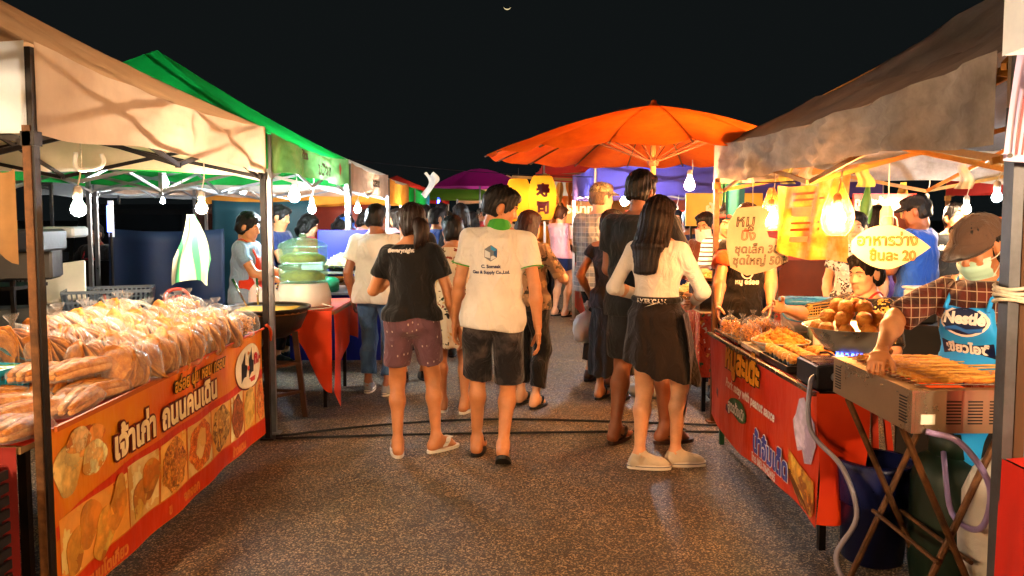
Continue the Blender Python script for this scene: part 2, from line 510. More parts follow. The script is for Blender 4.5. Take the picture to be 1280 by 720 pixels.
def relax(V, Q, it=1, lam=.5):
    for _ in range(it):
        S = np.zeros_like(V); C = np.zeros(len(V))
        for i in range(4):
            a, b = Q[:, i], Q[:, (i + 1) % 4]
            np.add.at(S, a, V[b]); np.add.at(C, a, 1); np.add.at(S, b, V[a]); np.add.at(C, b, 1)
        V = V * (1 - lam) + lam * S / np.maximum(C, 1)[:, None]
    return V
def np_mesh(name, V, Q, smooth=True):
    me = bpy.data.meshes.new(name)
    me.vertices.add(len(V)); me.vertices.foreach_set('co', np.asarray(V, np.float32).ravel())
    me.loops.add(len(Q) * 4); me.loops.foreach_set('vertex_index', np.asarray(Q, np.int32).ravel())
    me.polygons.add(len(Q)); me.polygons.foreach_set('loop_start', np.arange(0, len(Q) * 4, 4, dtype=np.int32))
    me.update(calc_edges=True)
    if smooth: me.polygons.foreach_set('use_smooth', np.ones(len(Q), bool))
    return me

def folds(x, y, z, amp, seed, kz=16., diag=8.):
    a = np.sin(kz * z + diag * x + 2.2 * np.sin(5 * y + 7 * x + seed) + seed)
    b = np.sin(kz * .55 * z - diag * 1.6 * x + 6 * y + 1.9 * np.sin(9 * z + seed * 2))
    c = np.sin(31 * x + 11 * z + 17 * y + 1.4 * np.sin(13 * z + seed))
    return amp * (.55 * a + .4 * b + .25 * c)

_HEAD = {}
def head_geo(res, fem):
    key = (res, fem)
    if key in _HEAD: return _HEAD[key]
    f = Field((-.11, -.13, -.22), (.11, .15, .15), res)
    f.ell((0, -.012, .035), (.074, .094, .092), .02)
    f.ell((0, .028, -.03), (.058, .066, .084), .03)
    f.cone((-.03, .045, -.07), (.03, .045, -.07), .03, .03, .03)          # jaw
    f.ell((0, .074, -.096), (.022, .02, .018), .02)                        # chin
    f.cone((0, .088, .018), (0, .106, -.02), .0085, .0125, .012)           # nose
    for sx in (-1, 1):
        f.ell((sx * .011, .098, -.024), (.010, .010, .008), .008)
        f.ell((sx * .034, .072, -.022), (.022, .018, .02), .02)            # cheek
        f.ell((sx * .031, .1, .012), (.017, .016, .012), .014, sub=True)   # eye socket
        f.ell((sx * .031, .077, .01), (.014, .012, .012), .006)
        f.cone((sx * .014, .089, .034), (sx * .046, .074, .034), .008, .006, .012)
        f.ell((sx * .077, -.008, -.004), (.009, .02, .033), .008, M=[[1, 0, 0], [0, 1, 0], [0, 0, 1]])
        f.cone((sx * .081, -.018, .016), (sx * .084, -.012, -.012), .006, .006, .008)
    f.cone((-.019, .087, -.054), (.019, .087, -.054), .0075, .0075, .006)
    f.cone((-.015, .087, -.066), (.015, .087, -.066), .0085, .0085, .006)
    f.cone((0, -.018, -.03), (0, -.024, -.1), .05 if fem else .056, .046 if fem else .052, .03)
    V, Q = f.mesh()
    V = relax(V, Q, 1, .35)
    _HEAD[key] = (V, Q); return V, Q
_HAND = {}
def hand_geo(res, pose):
    """right hand, fingers towards -z, palm facing -x, thumb towards +y"""
    key = (res, pose)
    if key in _HAND: return _HAND[key]
    curl = {'relax': 22, 'grip': 62, 'flat': 8}[pose]
    f = Field((-.12, -.09, -.24), (.06, .1, .05), res)
    f.slab((0, 0, .02), (0, 0, -.03), (.022, .028), (.017, .036), (1, 0, 0), .012)
    f.slab((0, 0, -.03), (-.002, 0, -.085), (.017, .037), (.0135, .041), (1, 0, 0), .012)
    for i, (y, L) in enumerate(((.03, .073), (.0105, .082), (-.009, .076), (-.0275, .06))):
        p = np.array((-.001, y, -.088)); a = R(curl * (.45 + .1 * i)); r = .0088 - .0006 * (i == 3)
        for k, (fr, da) in enumerate(((.46, 1.), (.3, 1.1), (.24, .8))):
            q = p + L * fr * np.array((-math.sin(a), y * .12, -math.cos(a)))
            f.cone(p, q, r, r * .93, .004); p, r, a = q, r * .93, a + R(curl * da)
    p = np.array((-.006, .028, -.025))
    for L, d, r in ((.042, (-.35, .62, -.7), .0125), (.032, (-.45, .3, -.85), .0105), (.026, (-.5, .05, -.86), .0092)):
        d = np.array(d); q = p + L * d / np.linalg.norm(d); f.cone(p, q, r, r * .9, .008); p = q
    V, Q = f.mesh(); _HAND[key] = (V, Q); return V, Q

def ik(a, b, l1, l2, hint):
    a, b, hint = Vector(a), Vector(b), Vector(hint)
    d = b - a; L = d.length
    if L > (l1 + l2) * .995: b = a + d * ((l1 + l2) * .995 / L); d = b - a; L = d.length
    x = (l1 * l1 - l2 * l2 + L * L) / (2 * L); h = math.sqrt(max(l1 * l1 - x * x, 0))
    u = d / L; p = (hint - u * hint.dot(u)).normalized()
    return a + u * x + p * h, b

def bool_union(base, extra):
    """weld head and hands to the body as one surface"""
    for (V, Q) in extra:
        tmp = bpy.data.objects.new('weld', np_mesh('weld', V, Q)); TMP.collection.objects.link(tmp)
        o = bpy.data.objects.new('weld_base', base); TMP.collection.objects.link(o)
        md = o.modifiers.new('b', 'BOOLEAN'); md.operation = 'UNION'; md.object = tmp
        ok = False
        try:
            md.solver = 'MANIFOLD'
        except TypeError:
            md.solver = 'FAST'
        dg = tdg()
        me = bpy.data.meshes.new_from_object(o.evaluated_get(dg))
        if len(me.vertices) > len(base.vertices) * .9 and len(me.vertices) > len(base.vertices) * .9 + len(V) * .3: ok = True
        bpy.data.objects.remove(o)
        if ok:
            bpy.data.objects.remove(tmp); base = me
        else:
            bm = bmesh.new(); bm.from_mesh(base); bm.from_mesh(tmp.data); m2 = bpy.data.meshes.new('body'); bm.to_mesh(m2); bm.free()
            bpy.data.objects.remove(tmp); base = m2
    base.polygons.foreach_set('use_smooth', np.ones(len(base.polygons), bool))
    return base

SKIN = {}
def skin_mat(tone):
    if tone in SKIN: return SKIN[tone]
    m, nt, b = nmat('skin_' + tone)
    c = lin({'tan': 'b87a4e', 'brown': '905838', 'light': 'd29a72', 'deep': '6d4328'}[tone])
    co = ncoord(nt); n = nnoise(nt, co, 14, 5, .6)
    nt.links.new(nramp(nt, n.outputs[0], [(.3, dk(c, .82)), (.7, dk(c, 1.08))]), b.inputs['Base Color'])
    at_ = nt.nodes.new('ShaderNodeAttribute'); at_.attribute_name = 'lips'
    base = b.inputs['Base Color'].links[0].from_socket
    nt.links.new(nmix(nt, at_.outputs['Fac'], base, (c[0] * .8, c[1] * .6, c[2] * .6, 1)), b.inputs['Base Color'])
    b.inputs['Roughness'].default_value = .48; b.inputs['Subsurface Weight'].default_value = .08
    b.inputs['Subsurface Radius'].default_value = (.012, .005, .003)
    n2 = nnoise(nt, co, 220, 3, .5); nbump(nt, b, n2.outputs[0], .12, .002)
    SKIN[tone] = m; return m
def hair_mat(col='0d0a09', name=None):
    name = name or 'hair_' + col
    if name in MATS: return MATS[name]
    m, nt, b = nmat(name); c = lin(col)
    co = ncoord(nt, 'Object', (90, 90, 7)); n = nnoise(nt, co, 1.6, 4, .6)
    nt.links.new(nramp(nt, n.outputs[0], [(.3, dk(c, .45)), (.75, dk(c, 1.9))]), b.inputs['Base Color'])
    b.inputs['Roughness'].default_value = .5; b.inputs['Specular IOR Level'].default_value = .25; nbump(nt, b, n.outputs[0], .8, .006)
    MATS[name] = m; return m

def person(label, pos, yaw, H=1.65, res=.013, fem=False, build=1.0, skin='tan', lean=0., side=0., pelvis_drop=0., seated=None,
           feet=((-.1, 0, 0, 0), (.1, 0, 0, 0)), hands=(None, None), hand_pose=('relax', 'relax'), elbow=((-.5, -.8, -.2), (.5, -.8, -.2)),
           head=(0, 0, 0), hair=dict(kind='short'), top=None, bottom=None, shoes=None, group=None, face=False, palm=(None, None), seed=0, legs=True, headscale=1.0):
    """yaw 0 faces away from the camera (+y); local x = person's right, y = forward.  returns (body, dict of parts, joints)"""
    s = H / 1.70; rs = np.random.RandomState(seed + 11)
    pz = (.922 if seated is None else seated / s) * s - pelvis_drop
    pel = Vector((0, 0, pz))
    up = Vector((math.sin(R(side)), math.sin(R(lean)), math.cos(R(lean)) * math.cos(R(side)))).normalized()
    X = Vector((1, 0, 0)); X = (X - up * X.dot(up)).normalized()
    FW = up.cross(X)
    b = build
    hipw = (.088 if fem else .085) * s
    st = [(-.05, .165 if fem else .158, .118), (.03, .16 if fem else .152, .112), (.15, .122 if fem else .138, .092), (.32, .14 if fem else .158, .108), (.43, .135 if fem else .155, .088)]
    st = [(h * s, rx * s * (b if i < 4 else 1), ry * s * b) for i, (h, rx, ry) in enumerate(st)]
    neck = pel + up * (.515 * s); hd = neck + up * (.104 * s) + FW * (.022 * s)
    shw = (.158 if fem else .178) * s
    sh = [pel + up * (.445 * s) - X * shw, pel + up * (.445 * s) + X * shw]
    hips = [pel - X * hipw - Vector((0, 0, .02 * s)), pel + X * hipw - Vector((0, 0, .02 * s))]
    knees, ankles, footdir = [], [], []
    for i in (0, 1):
        fx, fy, lift, fyaw = feet[i][:4]; pitch = feet[i][4] if len(feet[i]) > 4 else 0
        a = Vector((fx * s, fy * s, .085 * s + lift))
        kd = Vector((.12 * (1 if i else -1), 1, 0))
        k, a = ik(hips[i], a, .43 * s, .415 * s, kd)
        knees.append(k); ankles.append(a)
        footdir.append((Vector((math.sin(R(fyaw)) * math.cos(R(pitch)), math.cos(R(fyaw)) * math.cos(R(pitch)), -math.sin(R(pitch)))), pitch))
    elbows, wrists = [], []
    for i in (0, 1):
        sg = 1 if i else -1
        t = hands[i] if hands[i] is not None else (sg * (shw + .06 * s) + side * .002, .05 * s, pz - .06 * s)
        e, w = ik(sh[i], Vector(t), .285 * s, .25 * s, elbow[i]); elbows.append(e); wrists.append(w)
    J = dict(pel=pel, up=up, X=X, FW=FW, neck=neck, head=hd, sh=sh, hips=hips, knees=knees, ankles=ankles, elbows=elbows, wrists=wrists, s=s)
    allp = [pel, hd + up * .2 * s, *sh, *knees, *ankles, *elbows, *wrists, *[a + d * .2 for a, (d, _) in zip(ankles, footdir)]]
    lo = np.array([min(p[i] for p in allp) for i in range(3)]) - .24; hi = np.array([max(p[i] for p in allp) for i in range(3)]) + .24
    lo[2] = -.06
    # --- body
    f = Field(lo, hi, res)
    def torso(f, grow=0., loose=0., kk=.03, upto=5, lowh=None):
        P = [(pel + up * h, rx, ry) for h, rx, ry in st]
        for i in range(min(upto, 5) - 1):
            (a, ax, ay), (c, cx, cy) = P[i], P[i + 1]
            wx, wy = st[3][1], st[3][2] * 1.05
            m_ = lambda r, w: r + grow + loose * max(w - r, 0) * .85
            f.slab(a, c, (m_(ax, wx), m_(ay, wy)), (m_(cx, wx), m_(cy, wy)), X, kk)
        if fem and upto > 3:
            for sg in (-1, 1): f.ell(pel + up * .31 * s + X * sg * .07 * s + FW * .085 * s, np.array((.058, .05, .056)) * s + grow * .8, .04)
    torso(f)
    fT = f.F.copy()
    for i in (0, 1):
        sg = 1 if i else -1
        f.cone(neck - up * .012 * s, sh[i] - X * sg * .02 * s, .052 * s, .044 * s, .06)
        f.cone(sh[i], elbows[i], .046 * s * b, .038 * s * b, .03)
        mid = elbows[i].lerp(wrists[i], .3)
        f.cone(elbows[i], mid, .037 * s * b, .041 * s * b, .02); f.cone(mid, wrists[i], .041 * s * b, .026 * s, .02)
        if legs:
            f.cone(hips[i] - X * 0, knees[i], .085 * s * b, .056 * s, .04)
            cm = knees[i].lerp(ankles[i], .32) - Vector((0, .016 * s, 0))
            f.cone(knees[i], cm, .05 * s, .053 * s * b, .03); f.cone(cm, ankles[i], .051 * s * b, .031 * s, .03)
            d, pt = footdir[i]; A = ankles[i]; sd = d.cross(Vector((0, 0, 1))).normalized(); upf = sd.cross(d)
            q_ = .7 if shoes and shoes['kind'] == 'sneaker' else 1.
            he = A - d * .035 * s - upf * .052 * s * q_; ba = A + d * .115 * s * q_ - upf * .055 * s * q_
            f.cone(A, he, .036 * s, .034 * s * q_, .02); f.cone(A, ba, .036 * s, .028 * s * q_, .03); f.cone(he, ba, .032 * s * q_, .028 * s * q_, .03)
            for q in range(0 if shoes and shoes['kind'] == 'sneaker' else 5):
                w = (q - 2) * .0165 * s
                big = (4 - q) if i == 0 else q                     # 0 = big toe, on the inner side
                L = (.06, .056, .05, .045, .038)[big] * s; r = (.0135, .0105, .0095, .009, .0085)[big] * s
                o_ = ba + sd * w - upf * .012 * s
                f.cone(o_, o_ + d * L, r * 1.25, r, .008)
    fb = Field(lo, hi, res); fb.F = fT.copy()
    if legs:
        for i in (0, 1):
            fb.cone(hips[i], knees[i], .085 * s * b, .056 * s, .04)
            cm = knees[i].lerp(ankles[i], .32) - Vector((0, .016 * s, 0))
            fb.cone(knees[i], cm, .052 * s, .057 * s * b, .03); fb.cone(cm, ankles[i], .055 * s * b, .033 * s, .03)
    fL = fb.F
    f.cone(neck - up * .06 * s, hd - up * .035 * s, .056 * s if not fem else .05 * s, .052 * s if not fem else .046 * s, .03)
    if face: f.cone(neck, hd, .05 * s, .05 * s, .03)
    V, Q = f.mesh(); V = relax(V, Q, 1, .4)
    body = np_mesh('body', V, Q)
    HM = np.array((Matrix((X, FW, up)).transposed() @ Matrix.Rotation(R(head[0]), 3, 'Z') @ Matrix.Rotation(R(-head[1]), 3, 'X') @ Matrix.Rotation(R(head[2]), 3, 'Y')))
    hs = s ** .5 * headscale
    hp = np.array(hd + up * .02 * s)
    hv, hq = head_geo(.006 if res < .0125 else .009, fem)
    extra = [((hv * hs) @ HM.T + hp, hq)]
    for i in (0, 1):
        gv, gq = hand_geo(.005 if res < .0125 else .0065, hand_pose[i]); gv = gv.copy() * s; gq = gq.copy()
        if i == 0: gv[:, 0] *= -1; gq = gq[:, ::-1]
        w = (wrists[i] - elbows[i]).normalized()
        pn = Vector(palm[i]) if palm[i] is not None else Vector((-1 if i else 1, 0, 0))     # palm direction
        zx = -w; xx = -pn if i == 1 else pn
        xx = (xx - zx * xx.dot(zx)).normalized(); yx = zx.cross(xx)
        M_ = np.array(Matrix((xx, yx, zx)).transposed())
        extra.append((gv @ M_.T + np.array(wrists[i] + w * .012), gq))
    body = bool_union(body, extra)
    nv = len(body.vertices); co = np.zeros(nv * 3, np.float32); body.vertices.foreach_get('co', co); co = co.reshape(-1, 3)
    lc = (co - hp) @ HM / hs
    lips = ((np.abs(lc[:, 0]) < .021) & (lc[:, 1] > .086) & (lc[:, 2] < -.049) & (lc[:, 2] > -.072)).astype(np.float32)
    at_ = body.attributes.new('lips', 'FLOAT', 'POINT'); at_.data.foreach_set('value', lips)
    o = bpy.data.objects.new('person', body); COL.objects.link(o); body.materials.clear(); body.materials.append(skin_mat(skin))
    body.polygons.foreach_set('material_index', np.zeros(len(body.polygons), np.int32))
    o.location = (pos[0], pos[1], pos[2] if len(pos) > 2 else (.014 if shoes and shoes['kind'] != 'sneaker' else .006)); o.rotation_euler = (0, 0, R(yaw))
    tag(o, label, 'person', group)
    parts = {}
    def fin(name, f, m, sm=1, fold=0., kz=16., dg_=8.):
        if fold:
            x, y, z = f.pts((slice(None),) * 3); f.F = f.F + folds(x, y, z, fold, seed * 1.7 + len(name), kz, dg_).astype(np.float32)
        V, Q = f.mesh()
        if sm: V = relax(V, Q, sm, .5)
        ob = link(name, np_mesh(name, V, Q), m, o); parts[name] = ob; return ob
    J['fin'], J['Field'], J['HM'], J['hp'], J['hs'], J['lo'], J['hi'], J['torso'], J['res'], J['st'] = fin, Field, HM, hp, hs, lo, hi, torso, res, st
    hl = lambda v: Vector((HM @ (np.array(v) * hs)) + hp)
    J['hl'] = hl
    # --- hair
    if hair:
        k = hair.get('kind', 'short'); hm = hair_mat(hair.get('col', '0d0a09'))
        ext = {'long': .46, 'pony': .3, 'bob': .14, 'mid': .24}.get(k, .0)
        f2 = Field((-.15, -.2, -.16 - ext), (.15, .15, .2), .007 if res < .0125 else .01)
        vol = hair.get('vol', 1.0)
        f2.ell((0, -.016, .042), np.array((.086, .107, .104)) * vol, .02)
        if k in ('short',):
            f2.ell((0, -.05, -.02), (.078, .062, .07), .03)
            f2.ell((0, .06, .098), (.062, .04, .03), .03)
        else:
            f2.ell((0, -.045, -.02), (.084, .07, .085), .03)
            f2.ell((0, .035, .09), (.075, .05, .035), .03)
        x, y, z = f2.pts((slice(None),) * 3)
        # clear the face, the neck and round the ears
        qf = np.sqrt((x / .073) ** 2 + ((y - .115) / .105) ** 2 + ((z + .035) / .112) ** 2) - 1
        f2.F = np.maximum(f2.F, -qf * .07).astype(np.float32)
        if k == 'short':
            qn = np.maximum(-(z + .062 + .25 * np.minimum(y + .06, 0)), -10)
            f2.F = np.maximum(f2.F, qn).astype(np.float32)
            qe = np.sqrt(((np.abs(x) - .085) / .03) ** 2 + ((y - .0) / .03) ** 2 + ((z + .015) / .045) ** 2) - 1
            f2.F = np.maximum(f2.F, -qe * .03).astype(np.float32)
        elif k in ('bun', 'pony', 'tied'):
            f2.F = np.maximum(f2.F, -(z + .075 + .4 * np.minimum(y + .05, 0))).astype(np.float32)
            qe = np.sqrt(((np.abs(x) - .088) / .026) ** 2 + ((y - .002) / .024) ** 2 + ((z + .01) / .04) ** 2) - 1
            f2.F = np.maximum(f2.F, -qe * .026).astype(np.float32)
            if k == 'bun': f2.ell(hair.get('at', (0, -.125, .02)), hair.get('r', (.05, .042, .046)), .012)
            if k == 'pony':
                f2.cone((0, -.105, .01), (0, -.135, -.05), .028, .036, .015); f2.cone((0, -.135, -.05), (.01, -.12, -.24), .038, .018, .02)
        elif k in ('long', 'mid', 'bob'):
            L = {'long': -.35, 'mid': -.24, 'bob': -.13}[k]
            f2.slab((0, -.05, .0), (0, -.085, L * .55), (.088, .07), (.1, .055), (1, 0, 0), .03)
            f2.slab((0, -.085, L * .55), (.01, -.075, L), (.1, .055), (.075, .03), (1, 0, 0), .03)
            for sg in (-1, 1): f2.cone((sg * .075, .005, .02), (sg * .088, -.02, max(L * .5, -.2)), .022, .022, .02)
            f2.ell((0, .09, -.05), (.066, .07, .1), .015, sub=True)
        ang = np.arctan2(x, y + .01)
        wv = .3 if k in ('long', 'mid') else 1.
        f2.F = f2.F + (.0024 * np.sin(46 * ang + 3 * wv * np.sin(z * 22 + seed)) + .0026 * np.sin(23 * ang + 14 * wv * z + seed) + .0025 * wv * np.sin(60 * z + 5 * ang)).astype(np.float32)
        V, Q = f2.mesh()
        V = (V * hs) @ HM.T + hp
        parts['hair'] = link('hair', np_mesh('hair', V, Q), hm, o)
    if face:
        for sg in (-1, 1):
            c = hl((sg * .031, .0815, .0105))
            mb = MB(); mb.lathe([(.0001, -.0075), (.008, -.005), (.0135, 0), (.008, .0045), (.0001, .0062)], n=12)
            V = np.array(mb.v) * hs; V = V[:, [0, 2, 1]] * (1, .75, .62)
            V = V @ HM.T + np.array(c)
            e = MB().add(V, [tuple(reversed(q)) for q in mb.f]).build('eye', mat('eye_white', 'cfc5bb', .25, bump=0), o, True)
            mb = MB(); mb.lathe([(.0001, -.003), (.0062, 0), (.0001, .0035)], n=10)
            V = np.array(mb.v) * hs; V = V[:, [0, 2, 1]] @ HM.T + np.array(hl((sg * .031, .0866, .0095)))
            MB().add(V, mb.f).build('iris', mat('eye_dark', '120a07', .2, bump=0), e, True)
            pts = [hl((sg * q[0], q[1], q[2])) for q in ((.013, .0985, .031), (.024, .098, .037), (.038, .0905, .037), (.05, .08, .031))]
            MB().tube(pts, [.0025, .0038, .0034, .0015], 6).build('eyebrow', hair_mat('0d0a09'), o, True)
    # --- top
    if top:
        k = top['kind']; m = top['mat']; loose = top.get('loose', .6); g = top.get('grow', .016) * s
        f3 = Field(lo, hi, res)
        torso(f3, g, loose)
        hem = top.get('hem', -.06) * s
        if hem < .05 * s:
            r0 = st[0]; fl = top.get('flare', .018); wx = max(r0[1] * 1.02, hipw + .088 * s * b) + g + .008; wy = max(r0[2], .1 * s * b) * 1.06 + g
            f3.slab(pel + up * (hem - .06), pel + up * st[0][0], (wx + fl, wy + fl), (wx, wy), X, .03)
            f3.slab(pel + up * st[0][0], pel + up * st[1][0], (wx, wy), (st[1][1] + g + .01, st[1][2] + g), X, .03)
        for i in (0, 1):
            sg = 1 if i else -1
            f3.cone(neck - up * .026 * s, sh[i] - X * sg * .012 * s, .052 * s + g * .5, .044 * s + g * .6, .06)
        f3.F = np.minimum(f3.F, fL - .009)
        x, y, z = f3.pts((slice(None),) * 3)
        tt = (x - pel.x) * up.x + (y - pel.y) * up.y + (z - pel.z) * up.z
        f3.F = np.maximum(f3.F, hem + .012 * np.sin(x * 17 + seed) * top.get('wavy', .5) - tt).astype(np.float32)
        nk = top.get('neck', .505)
        dd = tt - nk * s - top.get('vneck', .12) * (-((x - pel.x) * FW.x + (y - pel.y) * FW.y + (z - pel.z) * FW.z - .0) + .5 * up.y * tt * 0)
        f3.F = np.maximum(f3.F, dd).astype(np.float32)
        fr = {'tee': .6, 'long': 1.0, 'sleeveless': .0, 'cap': .35, 'rolled': 1.0, 'elbow': .95}[k]
        if fr:
            for i in (0, 1):
                e = sh[i].lerp(elbows[i], fr); r0, r1 = .047 * s * b + g * .6, top.get('cuff', .064 if k != 'long' else .05) * s
                fs, fsl = f3.part((sh[i], elbows[i], wrists[i]), .2); fs.cone(sh[i], e, r0, r1, .02)
                dvec = (elbows[i] - sh[i]).normalized()
                if k in ('long', 'rolled'):
                    e2 = elbows[i].lerp(wrists[i], .97 if k == 'long' else .35)
                    fs.cone(e, e2, r1, r1 * (.78 if k == 'long' else .95), .02); e = e2; dvec = (wrists[i] - elbows[i]).normalized()
                fs.cut(dvec, e)
                f3.put(fsl, fs.F, .03)
        fin('shirt', f3, m, 1, top.get('fold', .0085), top.get('kz', 15.), top.get('diag', 9.))
        if top.get('collar'):
            f4 = Field(lo, hi, min(res, .01))
            f4.cone(neck - up * .03 * s, neck + up * .05 * s, .086 * s, .07 * s, .01)
            f4.cut((up + FW * .25).normalized(), neck + up * .045 * s); f4.cut(-up, neck - up * .035 * s)
            fin('collar', f4, top['collar'], 1)
        if top.get('trim'):
            for i in (0, 1):
                e = sh[i].lerp(elbows[i], fr); d = (elbows[i] - sh[i]).normalized()
                u_ = d.cross(Vector((0, 1, 0))).normalized(); v_ = d.cross(u_); r1 = top.get('cuff', .064) * s + .001
                MB().tube([e + d * -.004 + (u_ * math.cos(q) + v_ * math.sin(q)) * r1 for q in np.linspace(0, 2 * math.pi, 25)], .004, 6).build('sleeve_trim', top['trim'], o, True)
    if bottom:
        k = bottom['kind']; m = bottom['mat']; f3 = Field(lo, hi, res); g = bottom.get('grow', .014) * s
        torso(f3, g * .75, 0, upto=3)
        x, y, z = f3.pts((slice(None),) * 3); tt = (x - pel.x) * up.x + (y - pel.y) * up.y + (z - pel.z) * up.z
        f3.F = np.maximum(f3.F, tt - bottom.get('waist', .08) * s).astype(np.float32)
        if k in ('shorts', 'jeans'):
            fr = bottom.get('len', .8)
            for i in (0, 1):
                if k == 'shorts':
                    e = hips[i].lerp(knees[i], min(fr, 1)); r1 = bottom.get('cuff', .098) * s
                    fs, fsl = f3.part((hips[i], knees[i], ankles[i]), .22); fs.cone(hips[i], e + (e - hips[i]) * .1, .088 * s * b + g, r1, .03)
                    if fr > 1:
                        e = knees[i].lerp(ankles[i], fr - 1); fs.cone(knees[i], e + (e - knees[i]) * .2, r1, r1 * .96, .03)
                    fs.cut((e - hips[i]).normalized(), e); f3.put(fsl, fs.F, .03)
                else:
                    r1 = bottom.get('cuff', .062) * s; fs, fsl = f3.part((hips[i], knees[i], ankles[i]), .22)
                    fs.cone(hips[i], knees[i], .086 * s * b + g, .056 * s + g, .03)
                    e = knees[i].lerp(ankles[i], fr)
                    fs.cone(knees[i], e + Vector((0, 0, -.03)), .056 * s + g, r1, .03); fs.cut((e - knees[i]).normalized(), e); f3.put(fsl, fs.F, .03)
        else:
            L = bottom.get('len', .45) * s; r0 = st[0]
            fl = bottom.get('flare', .05)
            mid = pel + Vector((0, 0, -L)); kq = (knees[0] + knees[1] - hips[0] - hips[1]) * .25; mid += Vector((kq.x, kq.y, 0))
            fs = Field(lo, hi, res)
            fs.slab(pel + up * st[1][0], mid + Vector((0, 0, -.05)), (max(r0[1], hipw + .08 * s * b) + g, r0[2] + g), (max(r0[1], hipw + .08 * s * b) + g + fl, r0[2] + g + .02 + fl * 1.2), X, .03)
            sl_ = bottom.get('slope', 0)
            x, y, z = fs.pts((slice(None),) * 3)
            fs.F = np.maximum(fs.F, (mid.z + sl_ * x + .012 * np.sin(13 * x + 11 * y)) - z).astype(np.float32); f3.put((slice(None),) * 3, fs.F, .03)
            a_ = np.arctan2(x, y); f3.F = f3.F + (.008 * np.sin(9 * a_ + seed) * np.clip((pel.z - z) * 4, 0, 1)).astype(np.float32)
        cov = fL - .009
        if k in ('shorts', 'jeans'):
            for i in (0, 1):
                fr_ = bottom.get('len', .8)
                e = hips[i].lerp(knees[i], min(fr_, 1)) if k == 'shorts' else knees[i].lerp(ankles[i], fr_)
                if k == 'shorts' and fr_ > 1: e = knees[i].lerp(ankles[i], fr_ - 1)
                dv = (e - (hips[i] if k == 'shorts' else knees[i])).normalized(); sg = 1 if i else -1
                dn = (x - e.x) * dv.x + (y - e.y) * dv.y + (z - e.z) * dv.z
                cov = np.where(x * sg >= 0, np.maximum(cov, dn), cov)
        else: cov = np.maximum(cov, (mid.z + bottom.get('slope', 0) * x) - z)
        x, y, z = f3.pts((slice(None),) * 3); tt = (x - pel.x) * up.x + (y - pel.y) * up.y + (z - pel.z) * up.z
        f3.F = np.minimum(f3.F, np.maximum(cov, tt - bottom.get('waist', .08) * s)).astype(np.float32)
        if k in ('shorts', 'jeans'):                      # open the gap between the two legs
            cz = pel.z - .17 * s
            kx = (knees[0].x + knees[1].x) / 2; ky = (knees[0].y + knees[1].y) / 2
            tq = np.clip((pel.z - z) / max(pel.z - knees[0].z, .1), 0, 1)
            gap = .05 * np.maximum(cz - z, 0) + .0015
            sl2 = np.maximum(np.abs(x - kx * tq) - gap, (z - cz) * .6)
            f3.F = np.maximum(f3.F, -sl2).astype(np.float32)
        fin({'shorts': 'shorts', 'jeans': 'trousers', 'skirt': 'skirt'}[k], f3, m, 1, bottom.get('fold', .0075), 19., 6.)
    if shoes:
        for i in (0, 1):
            d, pt = footdir[i]; A = ankles[i]; sd = d.cross(Vector((0, 0, 1))).normalized(); upf = sd.cross(d)
            k = shoes['kind']
            he = A - d * .078 * s - upf * (.082 if k == 'sneaker' else .092) * s; to = A + d * .2 * s - upf * (.082 if k == 'sneaker' else .092) * s
            out = []
            for q in np.linspace(0, 2 * math.pi, 20, endpoint=False):
                u_ = math.cos(q); v_ = math.sin(q)
                wid = (.042 + .012 * (u_ * .5 + .5)) * s
                cl = he.lerp(to, .5 + .5 * u_ * (1 if abs(u_) < 2 else 1))
                out.append(cl + sd * (v_ * abs(v_) ** -.25 if abs(v_) > 1e-3 else 0) * wid - upf * .005)
            th = {'sneaker': .028, 'sandal': .02, 'flip': .022}[k] * s
            MB().poly(out, th, upf).build('sole', shoes.get('sole') or shoes['mat'], o)
            if k == 'sneaker':
                cc_ = sum(out, Vector()) / len(out)
                MB().poly([cc_ + (q - cc_) * 1.02 + upf * .017 * s for q in out], .004, upf).build('sole_stripe', mat('print_navy', '2c3458', .5, bump=0), o)
                f5 = Field(np.array(A) - .3, np.array(A) + .32, .008 if res < .0125 else .012)
                f5.cone(A + upf * .01, A - d * .03 * s - upf * .05 * s, .043 * s, .038 * s, .02)
                f5.cone(A - d * .025 * s - upf * .05 * s, A + d * .125 * s - upf * .055 * s, .037 * s, .036 * s, .02)
                f5.cone(A + d * .01 - upf * .01, A + d * .1 * s - upf * .04 * s, .036 * s, .03 * s, .02)
                f5.cone(A + d * .125 * s - upf * .055 * s, A + d * .158 * s - upf * .058 * s, .037 * s, .031 * s, .02)
                f5.cut(-upf, A - upf * .075 * s); f5.cut((upf - d * .25).normalized(), A + upf * .022 * s)
                fin('shoe', f5, shoes['mat'], 1)
                for q in range(4):
                    c = A + d * (.045 + .022 * q) * s - upf * (.0 + .008 * q) * s
                    MB().tube([c - sd * .026 * s + upf * -.008, c + upf * .011, c + sd * .026 * s + upf * -.008], .003, 5).build('lace', shoes.get('sole') or shoes['mat'], o)
            else:
                c = A + d * .095 * s; tp = A + d * .135 * s - upf * .062 * s
                sm = shoes.get('strap') or shoes['mat']; wd = .02 if k == 'sandal' else .013
                for sg in (-1, 1):
                    p0 = A + d * .045 * s + sd * sg * .044 * s - upf * .07 * s; p1 = A + d * .09 * s + sd * sg * .03 * s - upf * .02 * s
                    pts = smoothpts([p0, p0.lerp(p1, .55) + sd * sg * .008 * s, p1, tp + upf * .03 * s if k == 'sandal' else tp + upf * .012 * s], 4)
                    mb = MB(); vs = []
                    for p in pts: vs += [p - d * wd * s + upf * .006, p + d * wd * s + upf * .006]
                    nq = len(pts)
                    vs2 = [v + upf * .006 for v in vs]
                    fsx = [(2 * q, 2 * q + 1, 2 * q + 3, 2 * q + 2) for q in range(nq - 1)]
